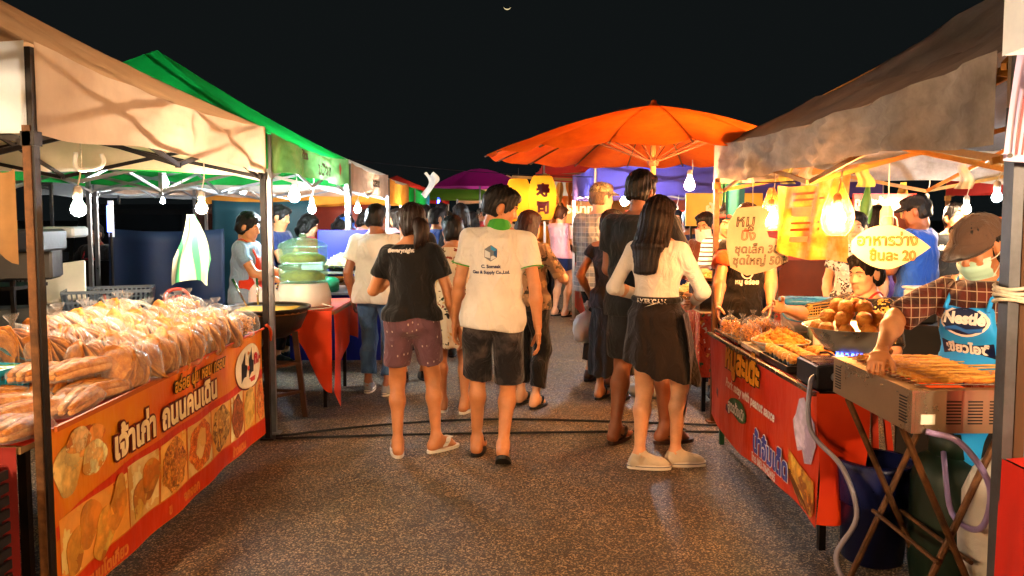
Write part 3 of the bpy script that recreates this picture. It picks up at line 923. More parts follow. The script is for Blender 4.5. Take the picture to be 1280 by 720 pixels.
                    mb.add(vs + vs2, fsx + [tuple(i + 2 * nq for i in reversed(fq)) for fq in fsx] + [(2 * q + e, 2 * q + 2 + e, 2 * q + 2 + e + 2 * nq, 2 * q + e + 2 * nq) for q in range(nq - 1) for e in (0, 1)])
                    mb.build('strap', sm, o, True)
                if k == 'sandal' and shoes.get('back'):
                    pts = [A + d * .03 * s + sd * sg * .042 * s - upf * .055 * s if abs(sg) == 1 else A - d * .045 * s - upf * .02 * s for sg in (-1, 0, 1)]
                    MB().tube(smoothpts(pts, 5), .006, 6).build('strap', sm, o, True)
    J['parts'] = parts
    return o, parts, J
def cap_on(o, J, m, bill_dir=0., tilt=8, brim=.075, dome=(.089, .112, .085), name='cap'):
    hl = J['hl']; mb = MB()
    n = 24; rows = 7
    vs, fs = [], []
    for i in range(rows):
        a = i / (rows - 1) * math.pi / 2 * .985
        for k in range(n):
            q = 2 * math.pi * k / n
            vs.append((dome[0] * math.cos(a) * math.sin(q), -.012 + dome[1] * math.cos(a) * math.cos(q), .056 + dome[2] * math.sin(a) + .012 * math.cos(q) * math.cos(a)))
    for i in range(rows - 1):
        for k in range(n):
            j = (k + 1) % n; fs.append((i * n + k, (i + 1) * n + k, (i + 1) * n + j, i * n + j))
    fs.append(tuple((rows - 1) * n + k for k in range(n)))
    c = MB().add([hl(v) for v in vs], fs).build(name, m, o, True)
    vs, fs = [], []
    nb = 12
    for layer in (0, .006):
        for i in range(3):
            for k in range(nb + 1):
                q = (k / nb - .5) * math.pi * .86; e = i / 2
                w = math.cos(q)
                vs.append((dome[0] * 1.01 * math.sin(q) * (1 - .04 * e), -.012 + dome[1] * math.cos(q) + brim * e * w ** .6, .064 + layer - .028 * e * w - .012 * (1 - w) - .02 * (math.sin(q) ** 2) * e))
    w_ = nb + 1
    for L in (0, 3 * w_):
        for i in range(2):
            for k in range(nb):
                q = (L + i * w_ + k, L + i * w_ + k + 1, L + (i + 1) * w_ + k + 1, L + (i + 1) * w_ + k); fs.append(q if L else q[::-1])
    for k in range(nb): fs.append((2 * w_ + k, 2 * w_ + k + 1, 5 * w_ + k + 1, 5 * w_ + k))
    MB().add([hl(v) for v in vs], fs).build('visor', m, c, True)
    MB().add([hl(v) for v in MB().lathe([(.0001, .006), (.007, .004), (.008, 0)], (0, -.012, .142), 10).v], MB().lathe([(.0001, .006), (.007, .004), (.008, 0)], (0, 0, 0), 10).f).build('button', m, c, True)
    return c
def apron_on(o, J, m, strap, bib=.4, low=-.32, half=.15, grow=.034, pocket=None, name='apron'):
    """front panel that follows the body, with neck straps"""
    s, pel, up, X, FW = J['s'], J['pel'], J['up'], J['X'], J['FW']
    f = Field(J['lo'], J['hi'], min(J['res'], .012)); J['torso'](f, grow * s, .75)
    r0 = J['st'][0]; f.slab(pel + up * (low * s), pel + up * r0[0], (r0[1] * 1.02 + grow * s, r0[2] * 1.05 + grow * s), (r0[1] + grow * s, r0[2] + grow * s), X, .03)
    x, y, z = f.pts((slice(None),) * 3)
    tt = (x - pel.x) * up.x + (y - pel.y) * up.y + (z - pel.z) * up.z
    ff = (x - pel.x) * FW.x + (y - pel.y) * FW.y + (z - pel.z) * FW.z
    xx = (x - pel.x) * X.x + (y - pel.y) * X.y + (z - pel.z) * X.z
    wv = np.where(tt > .16 * s, half * s - (tt - .16 * s) * .28, half * s + .06 * s)
    f.F = np.maximum.reduce([f.F, -ff + .0 * s, np.abs(xx) - wv, tt - bib * s, low * s - tt]).astype(np.float32)
    ob = J['fin'](name, f, m, 1)
    for sg in (-1, 1):
        p = [pel + up * (bib - .01) * s + X * sg * .09 * s + FW * (.125 * s + grow * .6), pel + up * .47 * s + X * sg * .085 * s + FW * .075 * s, J['neck'] + X * sg * .075 * s + up * .012 - FW * .01, J['neck'] - FW * .085 * s - up * .01 + X * sg * .03 * s]
        MB().tube(smoothpts(p, 5), .009, 6).build('strap', strap, ob, True)
    return ob

# ------------------------------------------------------------------ the ground
def asphalt():
    m, nt, b = nmat('asphalt')
    co = ncoord(nt)
    big = nnoise(nt, co, .7, 5, .6); mid = nnoise(nt, co, 9, 5, .65)
    v = nt.nodes.new('ShaderNodeTexVoronoi'); v.inputs['Scale'].default_value = 150; nt.links.new(co, v.inputs['Vector'])
    sep = nt.nodes.new('ShaderNodeSeparateColor'); nt.links.new(v.outputs['Color'], sep.inputs[0])
    stone = nramp(nt, sep.outputs[0], [(0, (.045, .031, .02)), (.45, (.085, .057, .033)), (.72, (.17, .11, .058)), (.90, (.58, .41, .24))])
    tone = nramp(nt, big.outputs[0], [(.3, (.55, .55, .55)), (.7, (1.15, 1.12, 1.08))])
    c = nmix(nt, 1, stone, tone, 'MULTIPLY')
    c = nmix(nt, 1, c, nramp(nt, mid.outputs[0], [(.3, (.55, .55, .55)), (.65, (1.2, 1.2, 1.2))]), 'MULTIPLY')
    n3 = nnoise(nt, co, 1.6, 7, .7)                                   # old stains, patches
    c = nmix(nt, nmath(nt, 'MULTIPLY', nramp(nt, n3.outputs[0], [(.56, (0, 0, 0)), (.72, (1, 1, 1))]), .6), c, (.03, .027, .024, 1))
    nt.links.new(c, b.inputs['Base Color'])
    nt.links.new(nramp(nt, mid.outputs[0], [(.3, (.42,) * 3), (.7, (.72,) * 3)]), b.inputs['Roughness'])
    h = nmath(nt, 'ADD', nmath(nt, 'MULTIPLY', v.outputs['Distance'], -.9), nmath(nt, 'MULTIPLY', mid.outputs[0], .8))
    nbump(nt, b, h, 1.0, .016)
    return m
g = MB().grid(lambda u, v: ((u - .5) * 240, -40 + v * 240, 0.0), 160, 160).build('ground', asphalt(), None, True)
tag(g, kind='structure')

# ------------------------------------------------------------------ shared materials
STEEL = mat('painted_black_steel', '0f0d0d', .45, .4, .4, 12, .2, 80, dirt=('3a2412', .3))
RUSTY = mat('rusty_steel', '6e4a2c', .6, .5, .5, 20, .5, 60, dirt=('251a14', .7))
ALU = mat('dull_aluminium', '9a9a9c', .35, .85, .25, 10, .15, 60)
CHROME = mat('stainless_steel', 'b9b2a8', .22, 1., .15, 7, .08, 50, stretch=(1, 6, 1))
WHITE_PL = mat('white_plastic', 'd8d8d2', .35, 0, .1, 6, .05)
ROPE = mat('rope_white', 'c9c2b2', .9, 0, .3, 60, .6, 140)
CORD = mat('black_cable', '0c0c0d', .5, 0, .2, 6, .1)
CLEAR = plastic_film('clear_plastic_film', 'ffffff', .05)
BAGW = plastic_film('milky_plastic_film', 'f3efe9', .42, .3)

# ------------------------------------------------------------------ tents
VAL = {}
def tent(name, label, x0, x1, y0, y1, eave, drop, apex, mroof, mval, mpost, valances='NSEW', posts=None, sagamt=.07, bars=True, wrinkle=.02, barmat=None, group='market canopies', vmats={}, seed=0., post_w=.036, apex_at=None, valdrop={}):
    t = thing(name, label, 'tent', ((x0 + x1) / 2, (y0 + y1) / 2, 0), 0, group)
    O = Vector(t.location); cx, cy = apex_at or (O.x, O.y)
    def loc(p): return Vector(p) - O
    A = Vector((cx, cy, apex))
    C = [Vector((x0, y0, eave)), Vector((x1, y0, eave)), Vector((x1, y1, eave)), Vector((x0, y1, eave))]
    mb = MB()
    for i in range(4):
        a, b = C[i], C[(i + 1) % 4]
        def fn(u, v, a=a, b=b, i=i):
            e = a.lerp(b, u); p = e.lerp(A, v)
            mid = 4 * u * (1 - u)
            s = sagamt * (math.sin(math.pi * min(v * 1.02, 1)) * (.55 + .45 * mid)) + .05 * mid * (1 - v) ** 2
            w = wrinkle * (wob(p.x * 5 + i, p.y * 5, seed) + .6 * wob(p.x * 13, p.y * 11, seed + 1)) * math.sin(math.pi * max(min(v, 1), 0)) * (1 if 0 < u < 1 else 0)
            return loc(p + Vector((0, 0, -s + w)))
        mb.grid(fn, 26, 16)
    bm = bmesh.new(); me = bpy.data.meshes.new('roof'); me.from_pydata(mb.v, [], mb.f); bm.from_mesh(me)
    bmesh.ops.remove_doubles(bm, verts=bm.verts, dist=.004); bm.to_mesh(me); bm.free()
    link('roof', me, mroof, t, True)
    sides = {'S': (C[0], C[1], Vector((0, -1, 0))), 'E': (C[1], C[2], Vector((1, 0, 0))), 'N': (C[2], C[3], Vector((0, 1, 0))), 'W': (C[3], C[0], Vector((-1, 0, 0)))}
    for k in valances:
        a, b, n = sides[k]; L = (b - a).length; dr = valdrop.get(k, drop)
        def fn(u, v, a=a, b=b, n=n, L=L):
            p = a.lerp(b, u); mid = 4 * u * (1 - u)
            p.z -= .05 * mid * (1 - v) + .012 * math.sin(u * 9 + seed) * v
            ed = min(u, 1 - u) * L
            q = n * (.022 + (.018 * math.sin(u * L * 11 + 2 * math.sin(u * L * 3 + seed) + v * 1.5) * v + wrinkle * .8 * wob(u * L * 6, v * 5, seed)) * min(ed * 5, 1))
            return loc(p + q + Vector((0, 0, -dr * v - .012 * v * math.sin(u * L * 5 + seed * 2))))
        VAL[t.name, k] = MB().grid(fn, 40, 10).build('valance', vmats.get(k, mval), t, True)
    bmx = barmat or mpost
    for p in (posts if posts is not None else C):
        MB().bar(loc((p[0], p[1], 0.0)), loc((p[0], p[1], eave - .02)), post_w, post_w).build('post', mpost, t)
        MB().box(loc((p[0], p[1], .006)), (.09, .09, .012)).build('foot_plate', mpost, t)
        MB().box(loc((p[0], p[1], eave - drop - .03)), (post_w + .012, post_w + .012, .05)).build('slider', bmx, t)
    if bars:
        zt, zb = eave - .06, eave - .34
        for k, (a, b, n) in sides.items():
            for j in range(2):
                p, q = a.lerp(b, j / 2) - n * .03, a.lerp(b, (j + 1) / 2) - n * .03
                MB().bar(loc((p.x, p.y, zt)), loc((q.x, q.y, zb)), .012, .024).build('truss_bar', bmx, t)
                p2, q2 = p - n * .014, q - n * .014
                MB().bar(loc((p2.x, p2.y, zb)), loc((q2.x, q2.y, zt)), .012, .024).build('truss_bar', bmx, t)
        for k, (a, b, n) in sides.items():
            m_ = a.lerp(b, .5)
            MB().bar(loc((m_.x, m_.y, zt)) - n * .03, loc((cx, cy, zb - .03)), .012, .024).build('truss_bar', bmx, t)
            MB().bar(loc((m_.x, m_.y, zb)) - n * .04 + Vector((.016, .016, 0)), loc((cx, cy, zt + .12)), .012, .024).build('truss_bar', bmx, t)
        for c in C:
            MB().bar(loc((c.x, c.y, eave - .05)), loc((cx, cy, apex - .13)), .016, .022).build('rafter', bmx, t)
        MB().bar(loc((cx, cy, zb - .06)), loc((cx, cy, apex - .05)), .03, .03).build('king_post', bmx, t)
    return t

CREAM = mat('cream_canvas', 'e6cdb4', .85, 0, .12, 3, .35, 16, transl=.5, dirt=('b8937a', .3))
CREAM_ROOF = mat('tan_canvas', 'c8a078', .85, 0, .15, 3, .35, 12, transl=.3, dirt=('a07c54', .35))
GREENC = mat('green_canvas', '0f9a3a', .8, 0, .2, 4, .3, 14, transl=.45)
GREENV = mat('pale_green_canvas', '6fae62', .85, 0, .25, 5, .4, 14, transl=.45, dirt=('a9a878', .55))
WHITEC = mat('white_canvas', 'cfc9bf', .85, 0, .12, 3, .3, 14, transl=.4)
PINKC = mat('pinkish_canvas', 'c9a58c', .85, 0, .2, 5, .3, 14, transl=.45, dirt=('9a7658', .4))
ORANGEC = mat('orange_canvas', 'd08a30', .85, 0, .2, 5, .3, 14, transl=.45)
GREYC = mat('dirty_grey_canvas', '685e56', .9, 0, .35, 3, .9, 9, transl=.2, dirt=('3a332e', .65))
GREYV = mat('dirty_beige_canvas', 'a09488', .9, 0, .3, 4, .8, 11, transl=.25, dirt=('5c5046', .75))
PURPLEC = mat('purple_canvas', '4a3f86', .85, 0, .2, 4, .3, 14, transl=.3)
REDC = mat('red_canvas', 'b5342f', .85, 0, .2, 4, .3, 14, transl=.4)
WHITEBLUE = mat('white_vinyl', 'dfe6ee', .5, 0, .1, 3, .2, 10, transl=.4, dirt=('8fa8c8', .45))
GREYWHITE = mat('greyed_white_canvas', 'a9a29a', .85, 0, .25, 6, .3, 14, transl=.3, dirt=('6f6a66', .5))

LX = -1.63
t1 = tent('canopy_tent', 'cream canvas market canopy over the fried snack stall', -4.3, LX, 2.80, 5.46, 2.14, .30, 2.86, CREAM_ROOF, CREAM, STEEL, vmats={'S': WHITEBLUE}, seed=.4, sagamt=.06, barmat=STEEL)
MB().box((LX - .004 + 2.965, 2.80 - 4.13 - .021, .93), (.028, .006, 1.85)).build('rusty_strip', RUSTY, t1)
t2 = tent('canopy_tent', 'bright green market canopy with printed pale green valance', -4.3, LX, 5.60, 8.36, 2.12, .27, 2.95, GREENC, GREENC, ALU, vmats={'E': GREENV}, seed=1.4, barmat=ALU)
t3 = tent('canopy_tent', 'white topped canopy with pinkish printed valance behind the green one', -4.3, LX, 8.5, 11.2, 2.10, .3, 2.75, WHITEC, PINKC, ALU, seed=2.1, vmats={'S': GREYWHITE}, barmat=ALU)
t4 = tent('canopy_tent', 'small canopy with orange yellow valance at the far left row', -4.2, LX, 11.35, 13.6, 2.06, .36, 2.55, WHITEC, ORANGEC, ALU, seed=3.3, bars=False)
t4b = tent('canopy_tent', 'dark green topped canopy at the far end of the left row', -4.2, LX + .08, 13.9, 16.5, 2.0, .25, 2.5, GREENC, GREENC, ALU, seed=3.9, bars=False)
t5 = tent('canopy_tent', 'dirty grey brown canvas canopy over the satay stall', 1.56, 4.6, 2.52, 5.88, 2.06, .27, 3.02, GREYC, GREYV, RUSTY, seed=5.2, wrinkle=.05, sagamt=.13, barmat=mat('weathered_yellow_timber', '9c6a28', .7, 0, .4, 10, .5, 50), posts=[(1.56, 5.88), (4.6, 2.52), (4.6, 5.88)], valdrop={'S': .2}, vmats={'W': GREYV})
t6 = tent('canopy_tent', 'purple blue canopy behind the orange parasol', 1.02, 4.2, 8.9, 11.7, 2.12, .36, 2.62, PURPLEC, PURPLEC, ALU, seed=6.1, barmat=ALU)
t7 = tent('canopy_tent', 'tan and red canopy over the sushi stall', .62, 3.8, 12.2, 15.2, 2.34, .16, 2.85, PINKC, REDC, ALU, seed=7.1, bars=False)
t8 = tent('canopy_tent', 'white canopy far down the right row', .9, 4.0, 16.0, 19.0, 2.2, .3, 2.8, WHITEC, WHITEC, ALU, seed=8.1, bars=False)
t9 = tent('canopy_tent', 'tan canopy with red valance behind the satay stall', 5.0, 8.2, 5.9, 9.0, 2.1, .34, 2.9, PINKC, REDC, RUSTY, seed=9.1, barmat=mat('weathered_yellow_timber', '9c6a28'))
t10 = tent('canopy_tent', 'grey white canopy deep behind the left row', -9.6, -6.5, 8.6, 11.6, 2.25, .28, 2.9, GREYWHITE, GREYWHITE, ALU, seed=1.1)
t11 = tent('canopy_tent', 'white canopy of the neighbouring stall beside the satay stall', 1.44, 4.6, -1.3, 2.3, 2.3, .3, 2.95, WHITEC, WHITEBLUE, ALU, seed=4.1, posts=[(4.6, 2.3), (4.6, -1.3), (1.44, -1.3)], bars=False)
t12 = tent('canopy_tent', 'white canopy of the stall before the snack stall', -4.6, -1.72, -.9, 2.0, 2.2, .28, 2.95, WHITEC, CREAM, STEEL, seed=4.7)
for px, hgt, c, lab in ((600, 2.2, 'c0207a', 'magenta parasol far down the aisle'), (572, 1.95, '6d8f26', 'olive green parasol far down the aisle')):
    t = thing('parasol', lab, 'parasol', at(px, 300, 19 if px == 600 else 21).to_2d().to_3d())
    n = 8; rr = 1.15; mb = MB()
    prof = [(rr * (1 - k / 6), hgt - .02 + .45 * (1 - (1 - k / 6) ** 1.6)) for k in range(7)]
    prof[-1] = (.004, prof[-1][1])
    mb.lathe(prof, (0, 0, 0), 16, wob=lambda a, i: 1 - .03 * math.cos(a * 8)); mb.f = [q for q in mb.f if len(q) == 4]
    mb.build('parasol_cover', mat('parasol_' + c, c, .7, 0, .15, 3, .2, 20, transl=.4), t, True)
    MB().tube([(0, 0, 0), (0, 0, hgt + .42)], .02, 8).build('pole', ALU, t)

# right post of the satay stall: paired steel tube and timber
t = thing('tent_post', 'steel box post paired with a rusty timber, tied with white rope', 'post', (1.6, 2.49, 0))
MB().bar((-.012, 0, 0), (-.012, 0, 2.06), .034, .05).build('steel_tube', mat('galvanised_steel', '55575d', .5, .7, .4, 9, .2, 60), t)
MB().bar((.032, .01, 0), (.032, .01, 2.02), .034, .05).build('timber', mat('dark_worn_timber', '4a3018', .8, 0, .5, 8, .5, 50, stretch=(1, 1, .2)), t)
for k in range(4):
    z = 1.28 + .014 * k
    MB().tube([Vector((.01 + .062 * math.cos(a), .004 + .042 * math.sin(a), z + .006 * math.sin(a * 2 + k))) for a in np.linspace(0, 2 * math.pi, 17)], .006, 6).build('rope_turn', ROPE, t, True)
MB().tube(smoothpts([(.06, -.03, 1.3), (.1, -.05, 1.24), (.085, -.05, 1.16), (.06, -.045, 1.2), (.065, -.04, 1.3)], 5), .006, 6).build('rope_tail', ROPE, t, True)
MB().tube(smoothpts([(-.03, -.03, 1.98), (.03, -.05, 1.95), (.05, -.03, 2.02), (.0, -.04, 2.03), (-.05, -.04, 1.96)], 5), .007, 6).build('green_tie', mat('green_rag', '2c5a2a', .9), t, True)
# the crescent moon and the washed-out wire across the aisle
mb = MB(); outer, inner = [], []
for a in np.linspace(R(200), R(340), 15):
    outer.append((math.cos(a), math.sin(a)))
    inner.append((math.cos(a) * 1.0, math.sin(a) * .62 - .12))
M0 = at(634, 10, 900); sc_ = 4.2
pts = [M0 + Vector((x * sc_, 0, (z + .5) * sc_)) for x, z in outer] + [M0 + Vector((x * sc_ * .96, 0, (z + .5) * sc_)) for x, z in inner[::-1]]
tag(mb.poly(pts, .3).build('moon', emis('moonlight', 'f0d9a0', .75)), kind='structure')
w = thing('overhead_wire', 'thin black wire strung across the aisle with a white rag', 'wire')
MB().tube(sag(at(440, 200, 9.0), at(1010, 215, 9.0), .12, 14), .004, 5).build('wire', CORD, w)
p0 = at(537, 217, 9.0)
def ragf(u, v):
    return p0 + Vector((-.06 + .12 * u + .05 * math.sin(v * 4), .02 * math.sin(u * 6 + v * 3), -.28 * v * (1 - .55 * abs(u - .3)) + .02 * math.sin(u * 9)))
MB().grid(ragf, 8, 12).build('rag', mat('white_rag', 'd6d3cc', .9, transl=.3), w, True)
for i, (a, b, c) in enumerate((((345, 545), (620, 524), (1000, 536)), ((345, 548), (640, 541), (985, 541)))):
    pts = [atz(a[0], a[1], .012), atz((a[0] + b[0]) / 2, (a[1] + b[1]) / 2 - (4 if i == 0 else 1), .012), atz(*b, .012), atz((c[0] + b[0]) / 2, (c[1] + b[1]) / 2 - 2, .012), atz(*c, .012)]
    tag(MB().tube(smoothpts(pts, 8), .0085, 8).build('ground_cable', CORD, None, True), ['black power cable across the asphalt, the far one of two', 'black power cable across the asphalt, the near one of two'][i], 'cable', 'cables across the aisle')

# ------------------------------------------------------------------ lamps
WARM, AMBER, COOL, WHITE = (1, .70, .42), (1, .53, .2), (.75, .9, 1.0), (1, .88, .7)
def bulb(pos, col, watts, label, cord_to=None, r=.036, bag=None, name='hanging_bulb', base=True):
    """glass bulb that gives the light, socket and cord"""
    x, y, z = pos; t = thing(name, label, 'lamp', pos, 0, 'lit bulbs of the stalls')
    area = 4 * math.pi * r * r * 1.1
    key = 'lamp_%.2f_%.2f_%.0f_%d' % (col[0], col[2], watts, int(r * 1000))
    prof = [(.0005, -r), (r * .5, -r * .87), (r * .87, -r * .5), (r, 0), (r * .9, r * .5), (r * .62, r * 1.05), (r * .42, r * 1.5)]
    MB().lathe(prof, (0, 0, 0), 14).build('glass', emis(key, col, watts / (math.pi * area)), t, True)
    MB().lathe([(.017, r * 1.45), (.022, r * 1.5 + .004), (.022, r * 1.5 + .05), (.012, r * 1.5 + .065)], (0, 0, 0), 12).build('socket', mat('socket_white', 'b9b4aa', .4), t, True)
    top = Vector((0, 0, .45)) if cord_to is None else Vector(cord_to) - Vector(pos)
    MB().tube(smoothpts([(0, 0, r * 1.5 + .06), top * .5 + Vector((.012, 0, .02)), top], 6), .004, 6).build('cord', ROPE, t, True)
    if bag:
        m = plastic_film('lamp_bag', 'f2a53a', .2, .35)
        MB().lathe([(.018, .2), (.03, .17), (.045, .12), (.07, .05), (.078, 0), (.07, -.05), (.045, -.085)], (0, 0, 0), 16, wob=lambda a, i: 1 + .08 * math.sin(a * 5 + i)).build('plastic_bag', m, t, True)
    return t
def bz(p, Y, py=None): return at(p[0], p[1], Y)
LWARM = (1, .76, .52)
LAMPS = [  # pixel, depth, colour, watts, label, radius, bag, hang point height
    ((98, 262), 4.1, LWARM, 58, 'bare warm bulb on a rope cord above the cracker bags', .036, 0),
    ((252, 261), 5.36, LWARM, 52, 'bare warm bulb beside the hanging striped plastic sheet', .036, 0),
    ((368, 246), 7.3, COOL, 80, 'large cool white bulb over the steamer table', .05, 0),
    ((390, 262), 7.55, COOL, 50, 'smaller cool white bulb close behind the large one over the steamer table', .036, 0),
    ((447, 262), 9.9, WHITE, 80, 'white bulb under the pinkish canopy of the left row', .04, 0),
    ((470, 268), 12.3, WHITE, 70, 'white bulb under the orange yellow canopy', .04, 0),
    ((964, 272), 5.36, AMBER, 110, 'amber bulb in a plastic bag beside the price cardboard', .04, 1),
    ((1046, 273), 4.0, AMBER, 100, 'amber bulb in a plastic bag next to the lit orange sheet', .04, 1),
    ((862, 232), 6.35, AMBER, 130, 'amber bulb hanging from the rim of the orange parasol', .04, 0),
    ((781, 252), 9.4, COOL, 150, 'blue white bulb under the purple canopy', .05, 0),
    ((735, 243), 11.2, AMBER, 70, 'amber bulb at the far corner of the purple canopy', .045, 0),
    ((846, 268), 10.6, AMBER, 60, 'small amber bulb deep inside the purple canopy', .036, 0),
    ((1158, 258), 7.2, WARM, 60, 'small warm bulb between the two men behind the satay stall', .034, 0),
    ((1208, 262), 6.6, WARM, 60, 'small warm bulb before the man in the dark printed shirt', .034, 0),
    ((1246, 247), 5.3, COOL, 30, 'small cool bulb beside the steel post', .03, 0),
    ((628, 275), 20.0, COOL, 60, 'cold white bulb under the magenta parasol', .05, 0),
]
for (p, Y, c, w, lab, r, bag) in LAMPS:
    P = at(p[0], p[1], Y); bulb(P, c, w, lab, (P.x + .02, P.y, 1.98 if P.z < 1.85 else P.z + .25), r, bag)
# the same kind of bulbs in the two neighbouring stalls the aisle runs between
bulb((2.1, .9, 1.78), WARM, 165, 'amber bulb under the white canopy of the stall before the satay stall', (2.1, .9, 2.2))
bulb((2.0, -.5, 1.8), AMBER, 230, 'second amber bulb under the white canopy of the stall before the satay stall', (2.0, -.5, 2.2))
bulb((-2.1, .8, 1.78), WARM, 165, 'warm bulb in the stall before the snack stall', (-2.1, .8, 2.2))
bulb((-2.1, -.5, 1.8), AMBER, 230, 'second amber bulb in the stall before the snack stall', (-2.1, -.5, 2.2))
# the orange energy-saver tubes and rope of the snack stall's frame
t = thing('clamp_hook', 'white hook of bent pipe tied under the cream canopy', 'hook', at(105, 205, 4.1))
MB().tube(smoothpts([(-.04, 0, .06), (-.045, 0, .0), (-.02, 0, -.03), (.07, 0, -.02), (.1, 0, .01), (.09, 0, .05)], 5), .011, 8).build('pipe', WHITE_PL, t, True)
# blue neon tube, cyan light strip
def tube_lamp(px, py0, py1, Y, col, st, lab):
    a, b = at(px, py0, Y), at(px, py1, Y); t = thing('tube_lamp', lab, 'lamp', (a.x, a.y, 0))
    z0, z1 = b.z, a.z
    MB().tube([(0, 0, z0), (0, 0, z1)], .022, 10).build('tube', emis('neon_' + col, col, st), t, True)
    MB().box((0, .035, (z0 + z1) / 2), (.05, .02, z1 - z0 + .1)).build('holder', WHITE_PL, t)
    MB().tube([(0, .03, 0), (0, .03, z0)], .014, 8).build('stand', STEEL, t)
tube_lamp(548, 250, 275, 16.5, '2038ff', 60, 'upright blue neon tube far down the aisle')
tube_lamp(136, 257, 290, 8.0, '5a78ff', 6, 'dim blue white tube in the dark behind the snack stall')

# ------------------------------------------------------------------ snack stall (left)
BX = -1.655; TZ = .752; TY0, TY1 = 2.74, 5.46; TX1 = -2.42
OR = lin('d8641c')
def banner_mat(name, c0, c1, dirt='a8400c', z0=.0, scale=2.2):
    m, nt, b = nmat(name); co = ncoord(nt); n = nnoise(nt, co, scale, 4, .6)
    nt.links.new(nramp(nt, n.outputs[0], [(.3, lin(c0)), (.65, lin(c1))]), b.inputs['Base Color'])
    b.inputs['Roughness'].default_value = .38
    n1 = nnoise(nt, ncoord(nt, 'Object', (1, 1.2, .5)), 7, 3, .5); nbump(nt, b, n1.outputs[0], .35, .03)
    return m
VINYL_O = banner_mat('orange_vinyl', 'cf4a10', 'd98a18'); VINYL_R = banner_mat('red_vinyl', 'b8230a', 'd33c0e')
def food_print(name, cols, scale=30, rough=.38, dark=.55):
    m, nt, b = nmat(name); co = ncoord(nt)
    n0 = nnoise(nt, co, 14, 3); w = nmix(nt, .2, co, n0.outputs[1])
    v = nt.nodes.new('ShaderNodeTexVoronoi'); v.inputs['Scale'].default_value = scale; nt.links.new(w, v.inputs['Vector'])
    sep = nt.nodes.new('ShaderNodeSeparateColor'); nt.links.new(v.outputs['Color'], sep.inputs[0])
    c = nramp(nt, sep.outputs[1], [(i / max(len(cols) - 1, 1), tuple(min(w_ * 1.35, 1) for w_ in lin(q)[:3])) for i, q in enumerate(cols)])
    ed = nramp(nt, v.outputs['Distance'], [(.2, (1, 1, 1)), (.75, (dark,) * 3)])
    nt.links.new(nmix(nt, 1, c, ed, 'MULTIPLY'), b.inputs['Base Color']); b.inputs['Roughness'].default_value = rough
    return m
snack = thing('market_table', 'long table with an orange printed banner under the bags of fried crackers', 'table', (BX, 4.1, 0))
O = Vector((BX, 4.1, 0))
def L(p): return Vector(p) - O
# banner that hangs along the front, slightly rippled
def ban(y, z, d=0.): return Vector((BX + d + .010 * math.sin(y * 5) * (TZ - z) + .006 * math.sin(y * 13 + z * 6), y, z))
def band(name, ya, yb, z0f, z1f, m, d, nu=40, nv=8):
    return MB().grid(lambda u, v: L(ban(ya + (yb - ya) * u, z0f(u) + (z1f(u) - z0f(u)) * v, d)), nu, nv).build(name, m, snack, True)
YA, YB = 2.86, 5.44
band('banner', YA, YB, lambda u: .045, lambda u: TZ + .012, VINYL_O, 0)
band('banner_stripe', YA + .01, YB - .01, lambda u: .05, lambda u: .16, VINYL_R, .003)
MB().grid(lambda u, v: L(ban(YA + .02 + (YB - YA - .04) * u, .50 - .02 * math.sin(u * 3.1) - .1 * (1 - u) ** 6 - .05 * (1 - v), .003)), 40, 2).build('banner_stripe', VINYL_R, snack, True)
CRM = mat('print_cream', 'f0dfae', .4, bump=0); MAR = mat('print_maroon', '5e1408', .4, bump=0); BLK = mat('print_black', '120d0a', .4, bump=0); REDP = mat('print_red', 'c01a10', .4, bump=0)
PAPER = mat('print_pale_panel', 'dcae5a', .4, 0, .2, 4, 0)
pans = [(2.9, 3.46, ['e0982c', 'b86414', 'f3c86c'], 9), (3.47, 3.76, ['c2741c', 'e8b85c', '7c3a0c'], 16), (3.78, 4.1, ['b05818', 'dc9838', '74300c'], 44), (4.12, 4.46, ['c8521a', 'e8862c', '9a3008'], 40), (4.48, 4.76, ['a9682c', 'd9b05c', '5c2c10'], 26), (4.78, 5.02, ['7c3a14', 'b0642c', '4c2008'], 34), (5.04, 5.22, ['e0c070', 'c8a03c', '9a7c30'], 12), (5.24, 5.42, ['d0602c', 'e89a4c', 'a03c14'], 36)]
